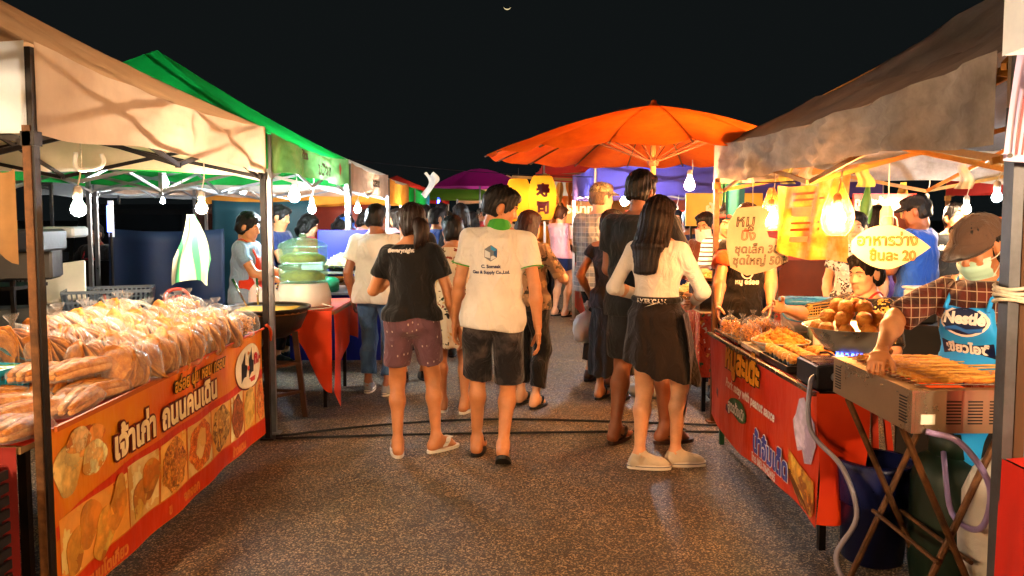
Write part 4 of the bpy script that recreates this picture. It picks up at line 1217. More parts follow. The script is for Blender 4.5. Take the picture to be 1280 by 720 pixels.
for i, (a, b, cols, scl) in enumerate(pans):
    zt = .44 if i else .42
    MB().grid(lambda u, v: L(ban(a + (b - a) * u, .168 + (zt - .168) * v, .004)), 6, 4).build('printed_panel', food_print('print_panel_%d' % i, [['e8b050', 'd88c30', 'f0cc80'], ['d8b878', 'c89848', 'ecd8a0']][i % 2], 5 + i % 3 * 2, dark=.75), snack, True)
    yc, zc, ry, rz = (a + b) / 2, .168 + (zt - .168) * .5, (b - a) * .47, (zt - .168) * .48
    fm = food_print('print_food_%d' % i, cols, scl)
    if i in (0, 1):          # big folded pastries
        for q in range(4 if i == 0 else 2):
            cyy = a + (b - a) * (.2 + .2 * q if i == 0 else .4 + .3 * q); tz = [.26, .32, .24, .33][q]
            out = [L(ban(cyy + .08 * math.cos(s_) * (1 + .2 * math.sin(3 * s_ + q)) + .03 * math.sin(s_), tz + .1 * math.sin(s_) * (1 + .15 * math.cos(2 * s_ + q)), .006 + .0015 * q)) for s_ in np.linspace(0, 2 * math.pi, 22, endpoint=False)]
            MB().poly(out, .001, (1, 0, 0)).build('printed_food', food_print('print_pastry_%d_%d' % (i, q), [['d98a2c', 'f0b850', 'b8641c'], ['c8701c', 'e8a444', '8c4410']][q % 2], 7 + q), snack)
    else:
        out = [L(ban(yc + ry * math.cos(s_) * (1 + .08 * math.sin(7 * s_ + i)), zc + rz * math.sin(s_) * (1 + .07 * math.sin(6 * s_)), .006)) for s_ in np.linspace(0, 2 * math.pi, 26, endpoint=False)]
        MB().poly(out, .001, (1, 0, 0)).build('printed_food', fm, snack)
for i, (yc, zc, ry, rz, cols) in enumerate(((2.99, .58, .1, .1, ['d9a850', 'f0d088', '9a6a24']), (3.13, .66, .12, .06, ['b8541c', 'e0a04c', '8c3008']), (3.17, .58, .09, .07, ['ecc474', 'd08a30', 'f4dca0']), (3.06, .68, .08, .05, ['e8d0a0', 'c88c3c', 'a05c1c']))):
    out = [L(ban(yc + ry * math.cos(s_) * (1 + .15 * math.sin(3 * s_ + i)), zc + rz * math.sin(s_), .004 + .0015 * i)) for s_ in np.linspace(0, 2 * math.pi, 22, endpoint=False)]
    MB().poly(out, .001, (1, 0, 0)).build('printed_food', food_print('print_snack_%d' % i, cols, 10 + 3 * i), snack)
xd, yd = (0, 1, 0), (0, 0, 1)
lettering('เจ้าเก่า', .162, CRM, L((BX + .008, 3.53, .515)), xd, yd, snack, .045, .003, (MAR, .105))
lettering('ถนนคนเดิน', .162, CRM, L((BX + .008, 4.17, .515)), xd, yd, snack, .045, .003, (MAR, .105))
lettering('อร่อย นุ่ม หอม กรอบ', .088, mat('print_gold', 'e0a030', .4, bump=0), L((BX + .008, 4.32, .66)), xd, yd, snack, .035, .003, (BLK, .1), shear=.15)
for s_, y in (('ขนมโตเกียว', 3.25), ('ขนมดอกจอก', 4.05), ('ข้าวแตน', 4.9)):
    lettering(s_, .075, mat('print_orange', 'e88a3c', .4, bump=0), L((BX + .008, y, .075)), xd, yd, snack, .04, .003)
oc = (5.13, .575)
def ovl(ry, rz, d, y=oc[0], z=oc[1], k=0.): return [L(ban(y + ry * math.cos(s_) + k * math.sin(s_), z + rz * math.sin(s_), d)) for s_ in np.linspace(0, 2 * math.pi, 30, endpoint=False)]
MB().poly(ovl(.245, .145, .005, z=oc[1] - .008), .001, (1, 0, 0)).build('logo_shadow', MAR, snack)
MB().poly(ovl(.24, .142, .007), .001, (1, 0, 0)).build('logo_oval', mat('print_ivory', 'f2ead0', .4, bump=0), snack)
for y, z, a in ((5.03, .575, .07), (5.15, .59, .065)):
    pts = [(y - a * .55, z - .09), (y - a * .55, z + .03), (y - a * .1, z + .06), (y + a * .2, z + .1), (y + a * .25, z + .02), (y + a * .75, z + .01), (y + a * .55, z - .06), (y, z - .06)]
    MB().poly([L(ban(p, q, .009)) for p, q in pts], .001, (1, 0, 0)).build('logo_leaf', BLK, snack)
MB().poly(ovl(.016, .016, .0105, 5.1, .565), .001, (1, 0, 0)).build('logo_dot', mat('print_bright_orange', 'e0521a', .4, bump=0), snack)
lettering('ก.-', .12, REDP, L((BX + .008, 5.29, .57)), xd, yd, snack, .05, .004)
# frame of the table: top board, trestle legs, clear front rail
MB().box(L(((BX + TX1) / 2 - .006, (TY0 + TY1) / 2, TZ - .02)), (abs(TX1 - BX) - .03, TY1 - TY0, .025)).build('table_top', mat('plywood', '8a6a44', .7), snack)
def rc(u, v):
    x = BX - .006 + (TX1 - BX) * u; y = TY0 + (TY1 - TY0) * v
    return L((x, y, TZ - .004 + .004 * wob(x * 8, y * 6)))
MB().grid(rc, 12, 30).build('table_cloth', mat('red_oilcloth', 'b5240f', .45, 0, .2, 5, .3, 20), snack, True)
MB().grid(lambda u, v: L((BX - .03 - .7 * u, TY0 - .012 - .02 * math.sin(u * 14) * v, TZ - .004 - .66 * v)), 30, 6).build('end_cloth', mat('dark_red_cloth', '7a1a14', .8, 0, .25, 5, .3, 20), snack, True)
for x in (BX - .06, TX1 + .06):
    for y in (TY0 + .08, TY1 - .08): MB().bar(L((x, y, 0)), L((x, y, TZ - .03)), .03).build('leg', STEEL, snack)
MB().bar(L((BX + .012, 2.9, TZ + .012)), L((BX + .012, 4.25, TZ + .012)), .012, .02).build('front_rail', mat('rail_wood', 'b0561c', .5), snack)
MB().tube([L((BX + .012, 4.25, TZ + .02)), L((BX + .012, 5.44, TZ + .02))], .007, 6).build('front_rail', mat('orange_ribbon', 'd04a18', .5), snack)
MB().tube(smoothpts([L((BX + .03, 5.44, TZ + .05)), L((BX + .05, 5.47, TZ)), L((BX + .04, 5.49, TZ - .07))], 4), .012, 6).build('ribbon_knot', mat('orange_ribbon', 'd04a18'), snack, True)

# bags of fried crackers
def fried(name, c0, c1, c2):
    m, nt, b = nmat(name); co = ncoord(nt); n = nnoise(nt, co, 16, 6, .7)
    nt.links.new(nramp(nt, n.outputs[0], [(.28, lin(c0)), (.5, lin(c1)), (.72, lin(c2))]), b.inputs['Base Color'])
    b.inputs['Roughness'].default_value = .5; n2 = nnoise(nt, co, 45, 5, .7); nbump(nt, b, n2.outputs[0], .8, .02); return m
FRY1 = fried('fried_dough', '7a3c0e', 'bc7420', 'e0a850'); FRY2 = fried('fried_noodle', '9a4c0c', 'd88a24', 'f0b848'); FRY3 = fried('pale_pastry', '94541e', 'cc8c44', 'e8bc7c')
def film_bag(w, d, h, r, seed, gather=True):
    def wb(a, i): return 1 + .07 * math.sin(3 * a + seed + i * .9) + .05 * math.sin(7 * a - seed + i * 1.7)
    prof = [(.002, 0), (.86, .004), (1, h * .12), (1.03, h * .4), (.98, h * .68), (.8, h * .86), (.42, h * .98)]
    if gather: prof += [(.12, h * 1.06), (.1, h * 1.1), (.26, h * 1.24), (.3, h * 1.3)]
    mb = MB(); mb.lathe(prof, (0, 0, 0), 18, wob=wb, sx=w, sy=d); mb.f = [q for q in mb.f if len(q) == 4]
    return mb
def cracker(mb, R_, th, c, tilt, seed, ell=1.0):
    """one wavy fried disc"""
    M = Matrix.Translation(c) @ Matrix.Rotation(tilt[2], 4, 'Z') @ Matrix.Rotation(tilt[0], 4, 'X') @ Matrix.Rotation(tilt[1], 4, 'Y')
    n = 14; vs = []
    rows = [(.0, th * .35), (.45, th * .5), (.82, th * .62), (1.0, th * .2), (.98, -th * .3), (.6, -th * .4), (.0, -th * .35)]
    for r, z in rows:
        for k in range(n):
            a = 2 * math.pi * k / n; q = R_ * r * (1 + .07 * math.sin(3 * a + seed))
            vs.append(M @ Vector((q * math.cos(a) * ell, q * math.sin(a), z + r * r * R_ * .16 * math.sin(2 * a + seed) )))
    fs = [(i * n + k, i * n + (k + 1) % n, (i + 1) * n + (k + 1) % n, (i + 1) * n + k) for i in range(len(rows) - 1) for k in range(n)]
    return mb.add(vs, fs)
protos = []
for v in range(3):
    t = thing('snack_bag', 'x', 'snack bag', (0, 0, -50), 0, 'bags of fried crackers on the snack table')
    for k in range(7):
        mb = MB(); cracker(mb, .088 + .008 * math.sin(v + k), .011, (-.06 + .02 * k, .004 * math.sin(k * 2 + v), .094), (0, R(82 - 4 * k + 6 * math.sin(k + v)), .12 * math.sin(k * 3 + v)), v * 2 + k, 1.12)
        mb.build('cracker', FRY1 if v < 2 else FRY3, t, True)
    film_bag(.108, .112, .185, .1, v * 1.3).build('plastic_wrap', CLEAR, t, True)
    protos.append(t)
nb = thing('snack_bag', 'x', 'snack bag', (0, 0, -50), 0, 'bags of crunchy fried noodles on the snack table')
mb = MB(); r2 = random.Random(3)
for k in range(150):
    a = r2.random() * 6.28; el = r2.random() * 3.1; rr = .085 * r2.random() ** .35
    c = Vector((rr * math.cos(a) * math.sin(el), rr * math.sin(a) * math.sin(el), .075 + .7 * rr * math.cos(el)))
    d = Vector((r2.uniform(-1, 1), r2.uniform(-1, 1), r2.uniform(-.6, .6))) * .026; e = Vector((r2.uniform(-1, 1), r2.uniform(-1, 1), r2.uniform(-1, 1))) * .012
    mb.tube([c - d, c + e, c + d], .0042, 4)
n_ = mb.build('fried_noodles', FRY2, nb, True); n_['kind'] = 'stuff'
film_bag(.105, .105, .16, .1, 4.1).build('plastic_wrap', CLEAR, nb, True)
fb = thing('snack_bag', 'x', 'snack bag', (0, 0, -50), 0, 'flat bags of long pastry on the snack table')
for k in range(6):
    mb = MB(); pts = smoothpts([(-.17, .035 * (k % 3 - 1), .022 + .02 * (k // 3)), (-.06, .046 * (k % 3 - 1), .03 + .026 * (k // 3)), (.06, .046 * (k % 3 - 1), .028 + .026 * (k // 3)), (.16, .03 * (k % 3 - 1), .02 + .018 * (k // 3))], 4)
    mb.tube(pts, [.007 + .015 * math.sin(math.pi * (i + 1) / (len(pts) + 1)) for i in range(len(pts))], 10).build('pastry', FRY1 if k % 2 else FRY3, fb, True)
mbf = film_bag(.2, .088, .075, .1, 2.2, False); mbf.build('plastic_wrap', CLEAR, fb, True)
cnt = 0
def place(src, p, rot, label):
    global cnt
    cnt += 1
    c = copy_tree(src, None, p, None, label, rot); return c
r3 = random.Random(21)
rows = [(-1.74, 0.0, 1.02), (-1.91, .02, .92), (-2.09, .06, .82), (-2.26, .10, .7)]
names = {0: 'clear bag of upright tan fried crackers in the front row by the banner', 1: 'clear bag of upright tan fried crackers in the second row of the heap', 2: 'clear bag of upright tan fried crackers in the third row of the heap', 3: 'clear bag of upright tan fried crackers in the back row of the heap'}
for ri, (x, dz, tl) in enumerate(rows):
    y = 3.62 + .03 * ri
    while y < (4.95 if ri < 3 else 4.8):
        v = protos[r3.randrange(3)]
        place(v, (x + r3.uniform(-.02, .02), y, TZ + dz + r3.uniform(0, .015)), (R(r3.uniform(-16, 12)), R(r3.uniform(-10, 26)), R(r3.uniform(20, 75))), names[ri])
        y += .135 if ri else .15
for ri, (x, dz, n) in enumerate(((-1.74, 0, 3), (-1.92, .04, 3), (-2.1, .1, 3))):
    for k in range(n):
        place(nb, (x + r3.uniform(-.015, .015), 5.0 + .155 * k, TZ + dz), (0, R(r3.uniform(-8, 12)), R(r3.uniform(0, 360))), ['clear bag of orange crunchy fried noodles in the front row', 'clear bag of orange crunchy fried noodles in the middle row', 'clear bag of orange crunchy fried noodles in the back row'][ri])
for i, (x, y, z, a, k) in enumerate([(-1.75, 2.84, 0, 95, fb), (-1.84, 3.06, 0, 60, fb), (-1.76, 3.26, 0, 100, fb), (-1.95, 2.9, 0, 80, fb), (-2.0, 3.16, 0, 40, fb), (-1.78, 3.46, 0, 75, fb), (-1.95, 3.4, 0, 110, fb), (-2.12, 3.3, 0, 50, fb), (-1.86, 3.52, .085, 70, fb), (-2.12, 3.0, 0, 95, fb), (-2.05, 3.5, .07, 95, fb), (-2.25, 3.15, 0, 30, fb)]):
    place(k, (x, y, TZ + .002 + z), (R(r3.uniform(-4, 4)), R(r3.uniform(-5, 5)), R(a)), 'flat clear bag of long pale pastry ' + ('lying on top of other pastry bags' if z > 0 else 'beside the turquoise basket' if x < -2.1 else 'along the front rail of the banner' if x > -1.8 else 'in the middle of the red cloth'))
for p in protos + [nb, fb]:
    for ch in list(p.children): bpy.data.objects.remove(ch)
    bpy.data.objects.remove(p)
# turquoise basket with sauce packets
def basket(pos, rz, w, d, h, m, label, n=9, name='plastic_basket'):
    t = thing(name, label, 'basket', pos, rz)
    for sx, sy, Lx in ((0, -1, w), (0, 1, w), (-1, 0, d), (1, 0, d)):
        mb = MB(); k = max(int(Lx / .034), 3)
        for i in range(k + 1):
            u = -Lx / 2 + Lx * i / k
            b0, b1 = (Vector((u * .9, sy * d / 2 * .9, .0)), Vector((u, sy * d / 2, h))) if sx == 0 else (Vector((sx * w / 2 * .9, u * .9, 0)), Vector((sx * w / 2, u, h)))
            mb.bar(b0, b1, .012, .006)
        for z in (.02, h * .38, h * .68, h):
            f = .9 + .1 * z / h
            if sx == 0: mb.bar((-w / 2 * f, sy * d / 2 * f, z), (w / 2 * f, sy * d / 2 * f, z), .007, .016 if z < h else .024)
            else: mb.bar((sx * w / 2 * f, -d / 2 * f, z), (sx * w / 2 * f, d / 2 * f, z), .007, .016 if z < h else .024)
        mb.build('side', m, t)
    MB().box((0, 0, .004), (w * .9, d * .9, .008)).build('base', m, t)
    return t
TURQ = mat('turquoise_plastic', '1c9ac0', .35, 0, .1, 5, .05)
bk = basket((-2.26, 3.72 - .3, TZ), R(-10), .3, .24, .13, TURQ, 'turquoise plastic basket on the red cloth behind the cracker bags')
for i, (dx, dy, dz, c) in enumerate(((.0, .0, .13, 'd8b820'), (.09, .05, .13, '2a7a2a'), (-.09, .02, .12, 'c8c4ba'), (.05, -.06, .14, 'd8b820'))):
    mb = MB(); mb.grid(lambda u, v: Vector(((u - .5) * .16, (v - .5) * .09, .018 * math.sin(math.pi * u) * math.sin(math.pi * v) + .006 * math.sin(u * 9))), 8, 6); mb.grid(lambda u, v: Vector(((u - .5) * .16, (.5 - v) * .09, -.01 * math.sin(math.pi * u) * math.sin(math.pi * v))), 8, 6)
    o = mb.build('sauce_packet', mat('packet_' + c, c, .3), None, True, (-2.26 + dx, 3.42 + dy, TZ + dz)); o.rotation_euler = (.2, .1, i * 1.1)
    tag(o, ['yellow sauce packet lying flat on the turquoise basket', 'green sauce packet on the turquoise basket', 'white sauce packet on the turquoise basket', 'yellow sauce packet half over the edge of the turquoise basket'][i], 'packet')
mb = MB().grid(lambda u, v: Vector(((u - .5) * .34, (v - .5) * .2, .02 * wob(u * 8, v * 6))), 12, 8)
o = mb.build('plastic_sheet', mat('blue_plastic_bag', '3aa0cc', .3, transl=.3), None, True, (-2.2, 3.75, TZ + .14)); o.rotation_euler = (.15, .35, .5)
tag(o, 'crumpled light blue plastic bag beside the turquoise basket', 'plastic bag')
# stack of black slatted crates at the table end
t = thing('slatted_crate', 'black slatted plastic crates stacked at the near end of the snack table', 'crate', (-1.9, 2.62, 0))
for k in range(15):
    MB().box((0, -.085, .035 + k * .045), (.42, .016, .03), 0, .004).build('slat', mat('black_plastic', '17171a', .4, 0, .3, 6, .1), t)
for x in (-.2, .205): MB().bar((x, -.1, 0), (x, -.1, .73), .024, .02).build('upright', mat('grey_blue_plastic', '3c4654', .4), t)
for k in range(15): MB().box((.2, .0, .035 + k * .045), (.012, .15, .03)).build('slat', mat('black_plastic', '17171a'), t)
MB().box((0, 0, .36), (.36, .14, .68)).build('inner_box', mat('black_plastic', '17171a'), t)

# ------------------------------------------------------------------ wok stand, steamer table (left, behind the snack stall)
t = thing('wok_stand', 'wide dark basin of yellow batter on a wooden tripod stand', 'wok', (-1.78, 5.98, 0))
IRON = mat('dark_iron', '2a221d', .45, .6, .4, 9, .3, 40, dirt=('54361c', .4))
MB().lathe([(.02, .62), (.15, .635), (.25, .70), (.295, .80), (.30, .86), (.325, .865), (.325, .85), (.31, .845)], (0, 0, 0), 36).build('basin', IRON, t, True)
MB().lathe([(.02, .845), (.295, .842), (.299, .82)], (0, 0, 0), 30).build('batter', mat('brown_broth', '7a4a1c', .3, 0, .3, 8, .2), t, True)
MB().grid(lambda u, v: Vector((-.2 + .42 * u, -.22 + .36 * v, .848 + .02 * math.sin(math.pi * u) * math.sin(math.pi * v) + .004 * wob(u * 9, v * 9))), 12, 10).build('yellow_food', mat('yellow_food', 'd8a41c', .5, 0, .25, 20, .5, 50), t, True)
WOODD = mat('old_dark_wood', '4a2c18', .75, 0, .4, 7, .5, 40, stretch=(4, 4, .6))
for a in (20, 140, 260):
    MB().bar((.2 * math.cos(R(a)), .2 * math.sin(R(a)), .66), (.27 * math.cos(R(a)), .27 * math.sin(R(a)), 0), .04, .03).build('leg', WOODD, t)
for z in (.2, .42):
    for a in (20, 140, 260):
        q = .255 - .05 * z
        MB().bar((q * math.cos(R(a)), q * math.sin(R(a)), z), (q * math.cos(R(a + 120)), q * math.sin(R(a + 120)), z), .022).build('rung', WOODD, t)
for i, (x, y) in enumerate(((-1.94, 6.02), (-1.88, 6.1))):
    o = MB().tube([(x, y, .86), (x - .12 + .1 * i, y + .05, 1.06)], [.006, .011], 8).build('ladle', CHROME, None, True); tag(o, ['steel ladle handle leaning out of the batter basin', 'second steel ladle handle in the batter basin'][i], 'ladle')
rt = thing('market_table', 'folding table under a red orange cloth carrying the green steamer', 'table', (-1.8, 6.75, 0))
RCL = mat('red_orange_cloth', 'd2401a', .8, 0, .15, 4, .3, 18, transl=.12)
tx0, tx1, ty0, ty1, tz = -2.3, -1.36, 6.3, 7.25, .79
MB().box((.0, .025, tz - .02), (.92, .93, .025)).build('table_top', mat('plywood', '8a6a44'), rt)
MB().grid(lambda u, v: Vector((tx0 + (tx1 - tx0) * u + 1.8, ty0 + (ty1 - ty0) * v - 6.75, tz + .003 * wob(u * 9, v * 9))), 14, 14).build('cloth_top', RCL, rt, True)
def drop(u, v):
    y = ty0 + (ty1 - ty0) * u; ln = .34 + .42 * math.exp(-((u - .12) / .22) ** 2) + .05 * math.sin(u * 7)
    return Vector((tx1 + 1.8 + .012 + (.03 * math.sin(u * 15) + .035) * v - .04 * v * v, y - 6.75, tz - ln * v))
MB().grid(drop, 36, 12).build('cloth_drop', RCL, rt, True)
def drop2(u, v):
    x = tx1 - (tx1 - tx0) * u; ln = .1 + .55 * math.exp(-(u / .22) ** 2) + .12 * u
    return Vector((x + 1.8 + .0, ty0 - 6.75 - .012 - (.025 * math.sin(u * 17) + .03) * v, tz - ln * v))
MB().grid(drop2, 30, 12).build('cloth_drop', RCL, rt, True)
for x in (tx0 + .08, tx1 - .08):
    for y in (ty0 + .08, ty1 - .08): MB().bar((x + 1.8, y - 6.75, 0), (x + 1.8, y - 6.75, tz - .03), .028).build('leg', STEEL, rt)
st_ = thing('food_steamer', 'white electric steamer with two translucent green tiers of food', 'steamer', (-1.66, 6.62, tz + .006))
MB().lathe([(.2, 0), (.215, .01), (.21, .1), (.19, .17), (.185, .19)], (0, 0, 0), 30, sx=1.05).build('base', WHITE_PL, st_, True)
GRT = mat('green_clear_plastic', 'a8e0c8', .2, 0, .1, 5, 0, alpha=.3)
for z in (.195, .345):
    MB().lathe([(.18, z), (.195, z + .02), (.2, z + .13), (.205, z + .14)], (0, 0, 0), 30).build('tier', GRT, st_, True)
    MB().lathe([(.01, z + .02), (.17, z + .02), (.175, z + .06), (.12, z + .09), (.02, z + .1)], (0, 0, 0), 24, wob=lambda a, i: 1 + .06 * math.sin(a * 7 + i)).build('steamed_food', mat('yellow_green_food', 'b8b42a', .5, 0, .4, 25, .6, 60), st_, True)
MB().lathe([(.205, .49), (.19, .515), (.1, .555), (.03, .565), (.03, .59), (.005, .595)], (0, 0, 0), 30).build('lid', GRT, st_, True)
MB().tube(smoothpts([(.17, -.12, .03), (.26, -.16, .006), (.16, -.3, .006), (.02, -.32, .006)], 6), .006, 6).build('cord', WHITE_PL, st_, True)
for i, (x, y, r_, h) in enumerate(((-1.93, 6.42, .05, .16), (-2.02, 6.5, .055, .18), (-1.86, 6.5, .045, .14))):
    o = film_bag(r_, r_, h, .1, i * 2.1).build('plastic_bag', BAGW, None, True, (x, y, tz + .006)); tag(o, ['knotted milky plastic bag left of the steamer, shorter', 'knotted milky plastic bag left of the steamer, tallest', 'small milky plastic bag close against the steamer'][i], 'plastic bag')
# second table with pans of food and the blue board behind it
bt = thing('market_table', 'metal rack table with food pans in front of the blue board', 'table', (-1.75, 7.95, 0))
for z, nm in ((.8, 'shelf'), (.98, 'shelf')):
    MB().box((0, 0 if z < .9 else .12, z), (.95, .8 if z < .9 else .5, .022)).build(nm, ALU, bt)
for x in (-.45, .45):
    for y in (-.36, .36): MB().bar((x, y, 0), (x, y, .98 if y > 0 else .8), .025).build('leg', ALU, bt)
MB().box((0, .3, .4), (.94, .012, .72)).build('blue_skirt', mat('blue_tarp', '1226a8', .5, 0, .2, 4, .3, 14), bt)
o = MB().box((-1.62, 8.32, 1.15), (.62, .03, .48), 0, .004).build('board', mat('blue_plastic_board', '1428b8', .4, 0, .15, 4, .1)); tag(o, 'upright bright blue plastic board behind the food pans', 'board')
def heap(pos, R_, h, m, lab, piece='shred', n=120, seed=0, dish=None, cat='tray', name='food_tray'):
    t = thing(name, lab, cat, pos); r_ = random.Random(seed)
    MB().lathe([(R_ * .7, .0), (R_ * .78, .004), (R_ * 1.08, .05), (R_ * 1.12, .055), (R_ * 1.08, .046), (R_ * .72, .012)], (0, 0, 0), 28).build('dish', dish or CHROME, t, True)
    MB().lathe([(R_ * .98, .035), (R_ * .8, .035 + h * .45), (R_ * .45, .035 + h * .82), (.01, .035 + h)], (0, 0, 0), 22, wob=lambda a, i: 1 + .1 * math.sin(a * 3 + seed + i) + .06 * math.sin(7 * a)).build('food_core', m, t, True)
    mb = MB()
    for k in range(n):
        a = r_.random() * 6.283; q = math.sqrt(r_.random()) ; z = .037 + h * (1 - q ** 1.6)
        c = Vector((R_ * q * math.cos(a), R_ * q * math.sin(a), z)); d = Vector((r_.uniform(-1, 1), r_.uniform(-1, 1), r_.uniform(-.4, .4))).normalized() * (.03 if piece == 'shred' else .018)
        mb.tube([c - d, c + Vector((0, 0, .01 * r_.random())), c + d], .005 if piece == 'shred' else [.008, .017, .008], 5)
    x = mb.build('food_pieces', m, t, True); x['kind'] = 'stuff'
    return t
NOOD = fried('pale_noodles', 'a8a040', 'd8cc74', 'eee4a8')
heap((-2.02, 7.72, .82), .17, .1, FRY2, 'steel tray of orange fried pieces before the blue board', 'lump', 90, 1)
heap((-1.6, 8.02, .995), .2, .13, NOOD, 'round tray heaped with pale green noodles before the blue board', 'shred', 160, 2)
heap((-2.1, 8.05, .995), .13, .09, fried('pale_shred', 'b8a880', 'd8ccb0', 'eee6d0'), 'tray of white shredded food on the rack table', 'shred', 90, 5)
o = MB().lathe([(.07, 0), (.09, .1), (.1, .12), (.095, .12), (.065, .012)], (0, 0, 0), 20).build('plastic_tub', mat('tan_plastic', 'b07434', .4), None, True, (-1.42, 7.66, .812)); tag(o, 'tan plastic tub at the corner of the rack table', 'tub')
o = MB().lathe([(.085, 0), (.1, .02), (.1, .11), (.06, .14), (.02, .145)], (0, 0, 0), 20).build('food_cover', mat('green_dark_plastic', '1e7a4c', .3), None, True, (-1.68, 7.66, .812)); tag(o, 'dark green plastic food bowl upside down on the rack table', 'bowl')
o = MB().box((0, 0, .06), (.22, .16, .12), 0, .01).build('foam_box', WHITE_PL, None, False, (-1.9, 7.74 + .26, .995)); tag(o, 'white foam box between the trays on the rack table', 'box')
# third left stall: table with goods
for i, (y0, c, lab) in enumerate(((9.6, '2a6aa8', 'blue skirted table under the pinkish canopy'), (12.2, 'a83a24', 'red skirted table under the orange canopy'))):
    t = thing('market_table', lab, 'table', (-1.9, y0, 0))
    MB().box((0, 0, .78), (.75, 1.9, .03)).build('table_top', mat('plywood', '8a6a44'), t)
    MB().grid(lambda u, v: Vector((.38 + .02 * math.sin(u * 30) * v, -.95 + 1.9 * u, .79 - .6 * v)), 40, 4).build('table_skirt', mat('skirt_' + c, c, .8), t, True)
    for x in (-.33, .33):
        for y in (-.9, .9): MB().bar((x, y, 0), (x, y, .77), .03).build('leg', STEEL, t)
    for k in range(4):
        heap((-1.85, y0 - .7 + .45 * k, .796), .15, .08, [FRY2, NOOD, FRY1, FRY3][k], ['tray of orange fried pieces on the %s', 'tray of pale noodles on the %s', 'tray of tan fried dough on the %s', 'tray of pale pastry on the %s'][k] % lab.split(' under')[0], 'lump', 50, 30 + k + i * 7)
# ------------------------------------------------------------------ dark clutter behind the snack stall
tr = thing('pickup_truck', 'dark parked pickup truck with raised lettering on its tailgate', 'pickup', (-5.25, 9.3, 0))
TP = mat('dark_car_paint', '0c0e11', .35, .2, .1, 2, 0, coat=.4); CHR2 = mat('badge_silver', 'a8acb4', .3, .7, bump=0)
mb = MB(); prof = [(-.82, .48), (-.84, .62), (-.83, .98), (-.80, 1.02), (.80, 1.02), (.83, .98), (.84, .62), (.82, .48)]
mb.poly([(x, 0, z) for x, z in prof], .06, (0, -1, 0)); mb.build('tailgate', TP, tr)
for sx in (-1, 1):
    MB().poly([(sx * .87, .0, .5), (sx * .87, .0, 1.02), (sx * .87, 2.0, 1.02), (sx * .87, 2.0, .5)], .05 * sx, (1, 0, 0)).build('bed_side', TP, tr)
    MB().box((sx * .865, -.04, .78), (.075, .06, .3), 0, .01).build('tail_light', mat('red_lens', '8a1410', .2, bump=0), tr)
    w = MB().tube([(sx * .72 - .1, .75, .34), (sx * .72 + .1, .75, .34)], .34, 28).build('wheel', mat('tyre_rubber', '101010', .8), tr, True)
    MB().tube([(sx * .72 - .105, .75, .34), (sx * .72 + .105, .75, .34)], .19, 20).build('rim', ALU, w, True)
MB().box((0, -.07, .42), (1.6, .1, .13), 0, .02).build('bumper', CHR2, tr)
MB().box((0, 1.0, .52), (1.7, 2.0, .05)).build('bed_floor', TP, tr)
mb = MB(); side = [(2.05, .5), (2.05, 1.05), (2.3, 1.62), (2.6, 1.7), (3.5, 1.68), (3.95, 1.05), (4.9, .98), (5.0, .5)]
mb.poly([(-.84, y, z) for y, z in side], 1.68, (1, 0, 0)); mb.build('cab', TP, tr)
MB().poly([(-.68, 2.12, 1.14), (.68, 2.12, 1.14), (.62, 2.27, 1.54), (-.62, 2.27, 1.54)], .02, (0, -1, .3)).build('rear_window', mat('dark_glass', '0a0d10', .1), tr)
for sx in (-1, 1):
    for y0_, y1_ in ((2.5, 3.0), (3.05, 3.55)): MB().poly([(sx * .842, y0_, 1.1), (sx * .842, y1_ + (.18 if y1_ > 3.2 else 0), 1.1), (sx * .842, y1_, 1.56), (sx * .842, y0_ + .06, 1.56)], .006 * sx, (1, 0, 0)).build('side_window', mat('dark_glass', '0a0d10', .1), tr)
    MB().tube([(sx * .84, 3.95, .34), (sx * .64, 3.95, .34)], .34, 28).build('wheel', mat('tyre_rubber', '101010', .8), tr, True)
lettering('MIGHTY-X', .17, CHR2, (.0, -.062, .74), (1, 0, 0), (0, 0, 1), tr, .05, .002)
def chair(pos, rz, c, lab):
    t = thing('plastic_chair', lab, 'chair', pos, rz, 'plastic chairs'); m = mat('chair_' + c, c, .4, 0, .12, 5, .05)
    MB().grid(lambda u, v: Vector(((u - .5) * .42, (v - .5) * .42, .43 - .02 * math.sin(math.pi * u) * math.sin(math.pi * v))), 8, 8).build('seat', m, t, True)
    for k in range(7):
        u = -.18 + .06 * k
        MB().tube(smoothpts([(u, -.21, .44), (u * 1.05, -.25, .62), (u * (.9 if abs(u) < .15 else .8), -.29, .84 - .9 * u * u)], 4), .014, 6).build('back_slat', m, t, True)
    MB().tube(smoothpts([(-.22, -.2, .44), (-.24, -.25, .66), (-.16, -.3, .85), (0, -.31, .89), (.16, -.3, .85), (.24, -.25, .66), (.22, -.2, .44)], 5), .017, 8).build('back_rim', m, t, True)
    for sx in (-1, 1):
        for sy in (-1, 1): MB().tube([(sx * .18, sy * .18, .42), (sx * .22, sy * .23, 0)], [.022, .018], 8).build('leg', m, t, True)
        MB().tube(smoothpts([(sx * .24, -.22, .62), (sx * .27, 0, .64), (sx * .22, .19, .6), (sx * .2, .2, .43)], 5), .015, 8).build('armrest', m, t, True)
    return t
p = atz(186, 470, .05); chair((-2.75, 5.75, 0), R(200), 'cfd4d2', 'white plastic garden chair with fanned back slats behind the crackers')
chair((-2.6, 7.0, 0), R(-100), 'c2330f', 'orange red plastic chair beside the woman in the red apron')
chair((-2.95, 6.6, 0), R(-60), 'c2330f', 'orange red plastic chair at the edge of the dark')
basket((-3.1, 6.3, .72), R(20), .62, .42, .24, mat('blue_grey_wire', '4a5a6e', .4, .4), 'grey blue wire basket on a table in the dark behind the crackers', name='wire_basket')
t = thing('folding_table', 'low dark folding table under the wire basket', 'table', (-3.1, 6.3, 0))
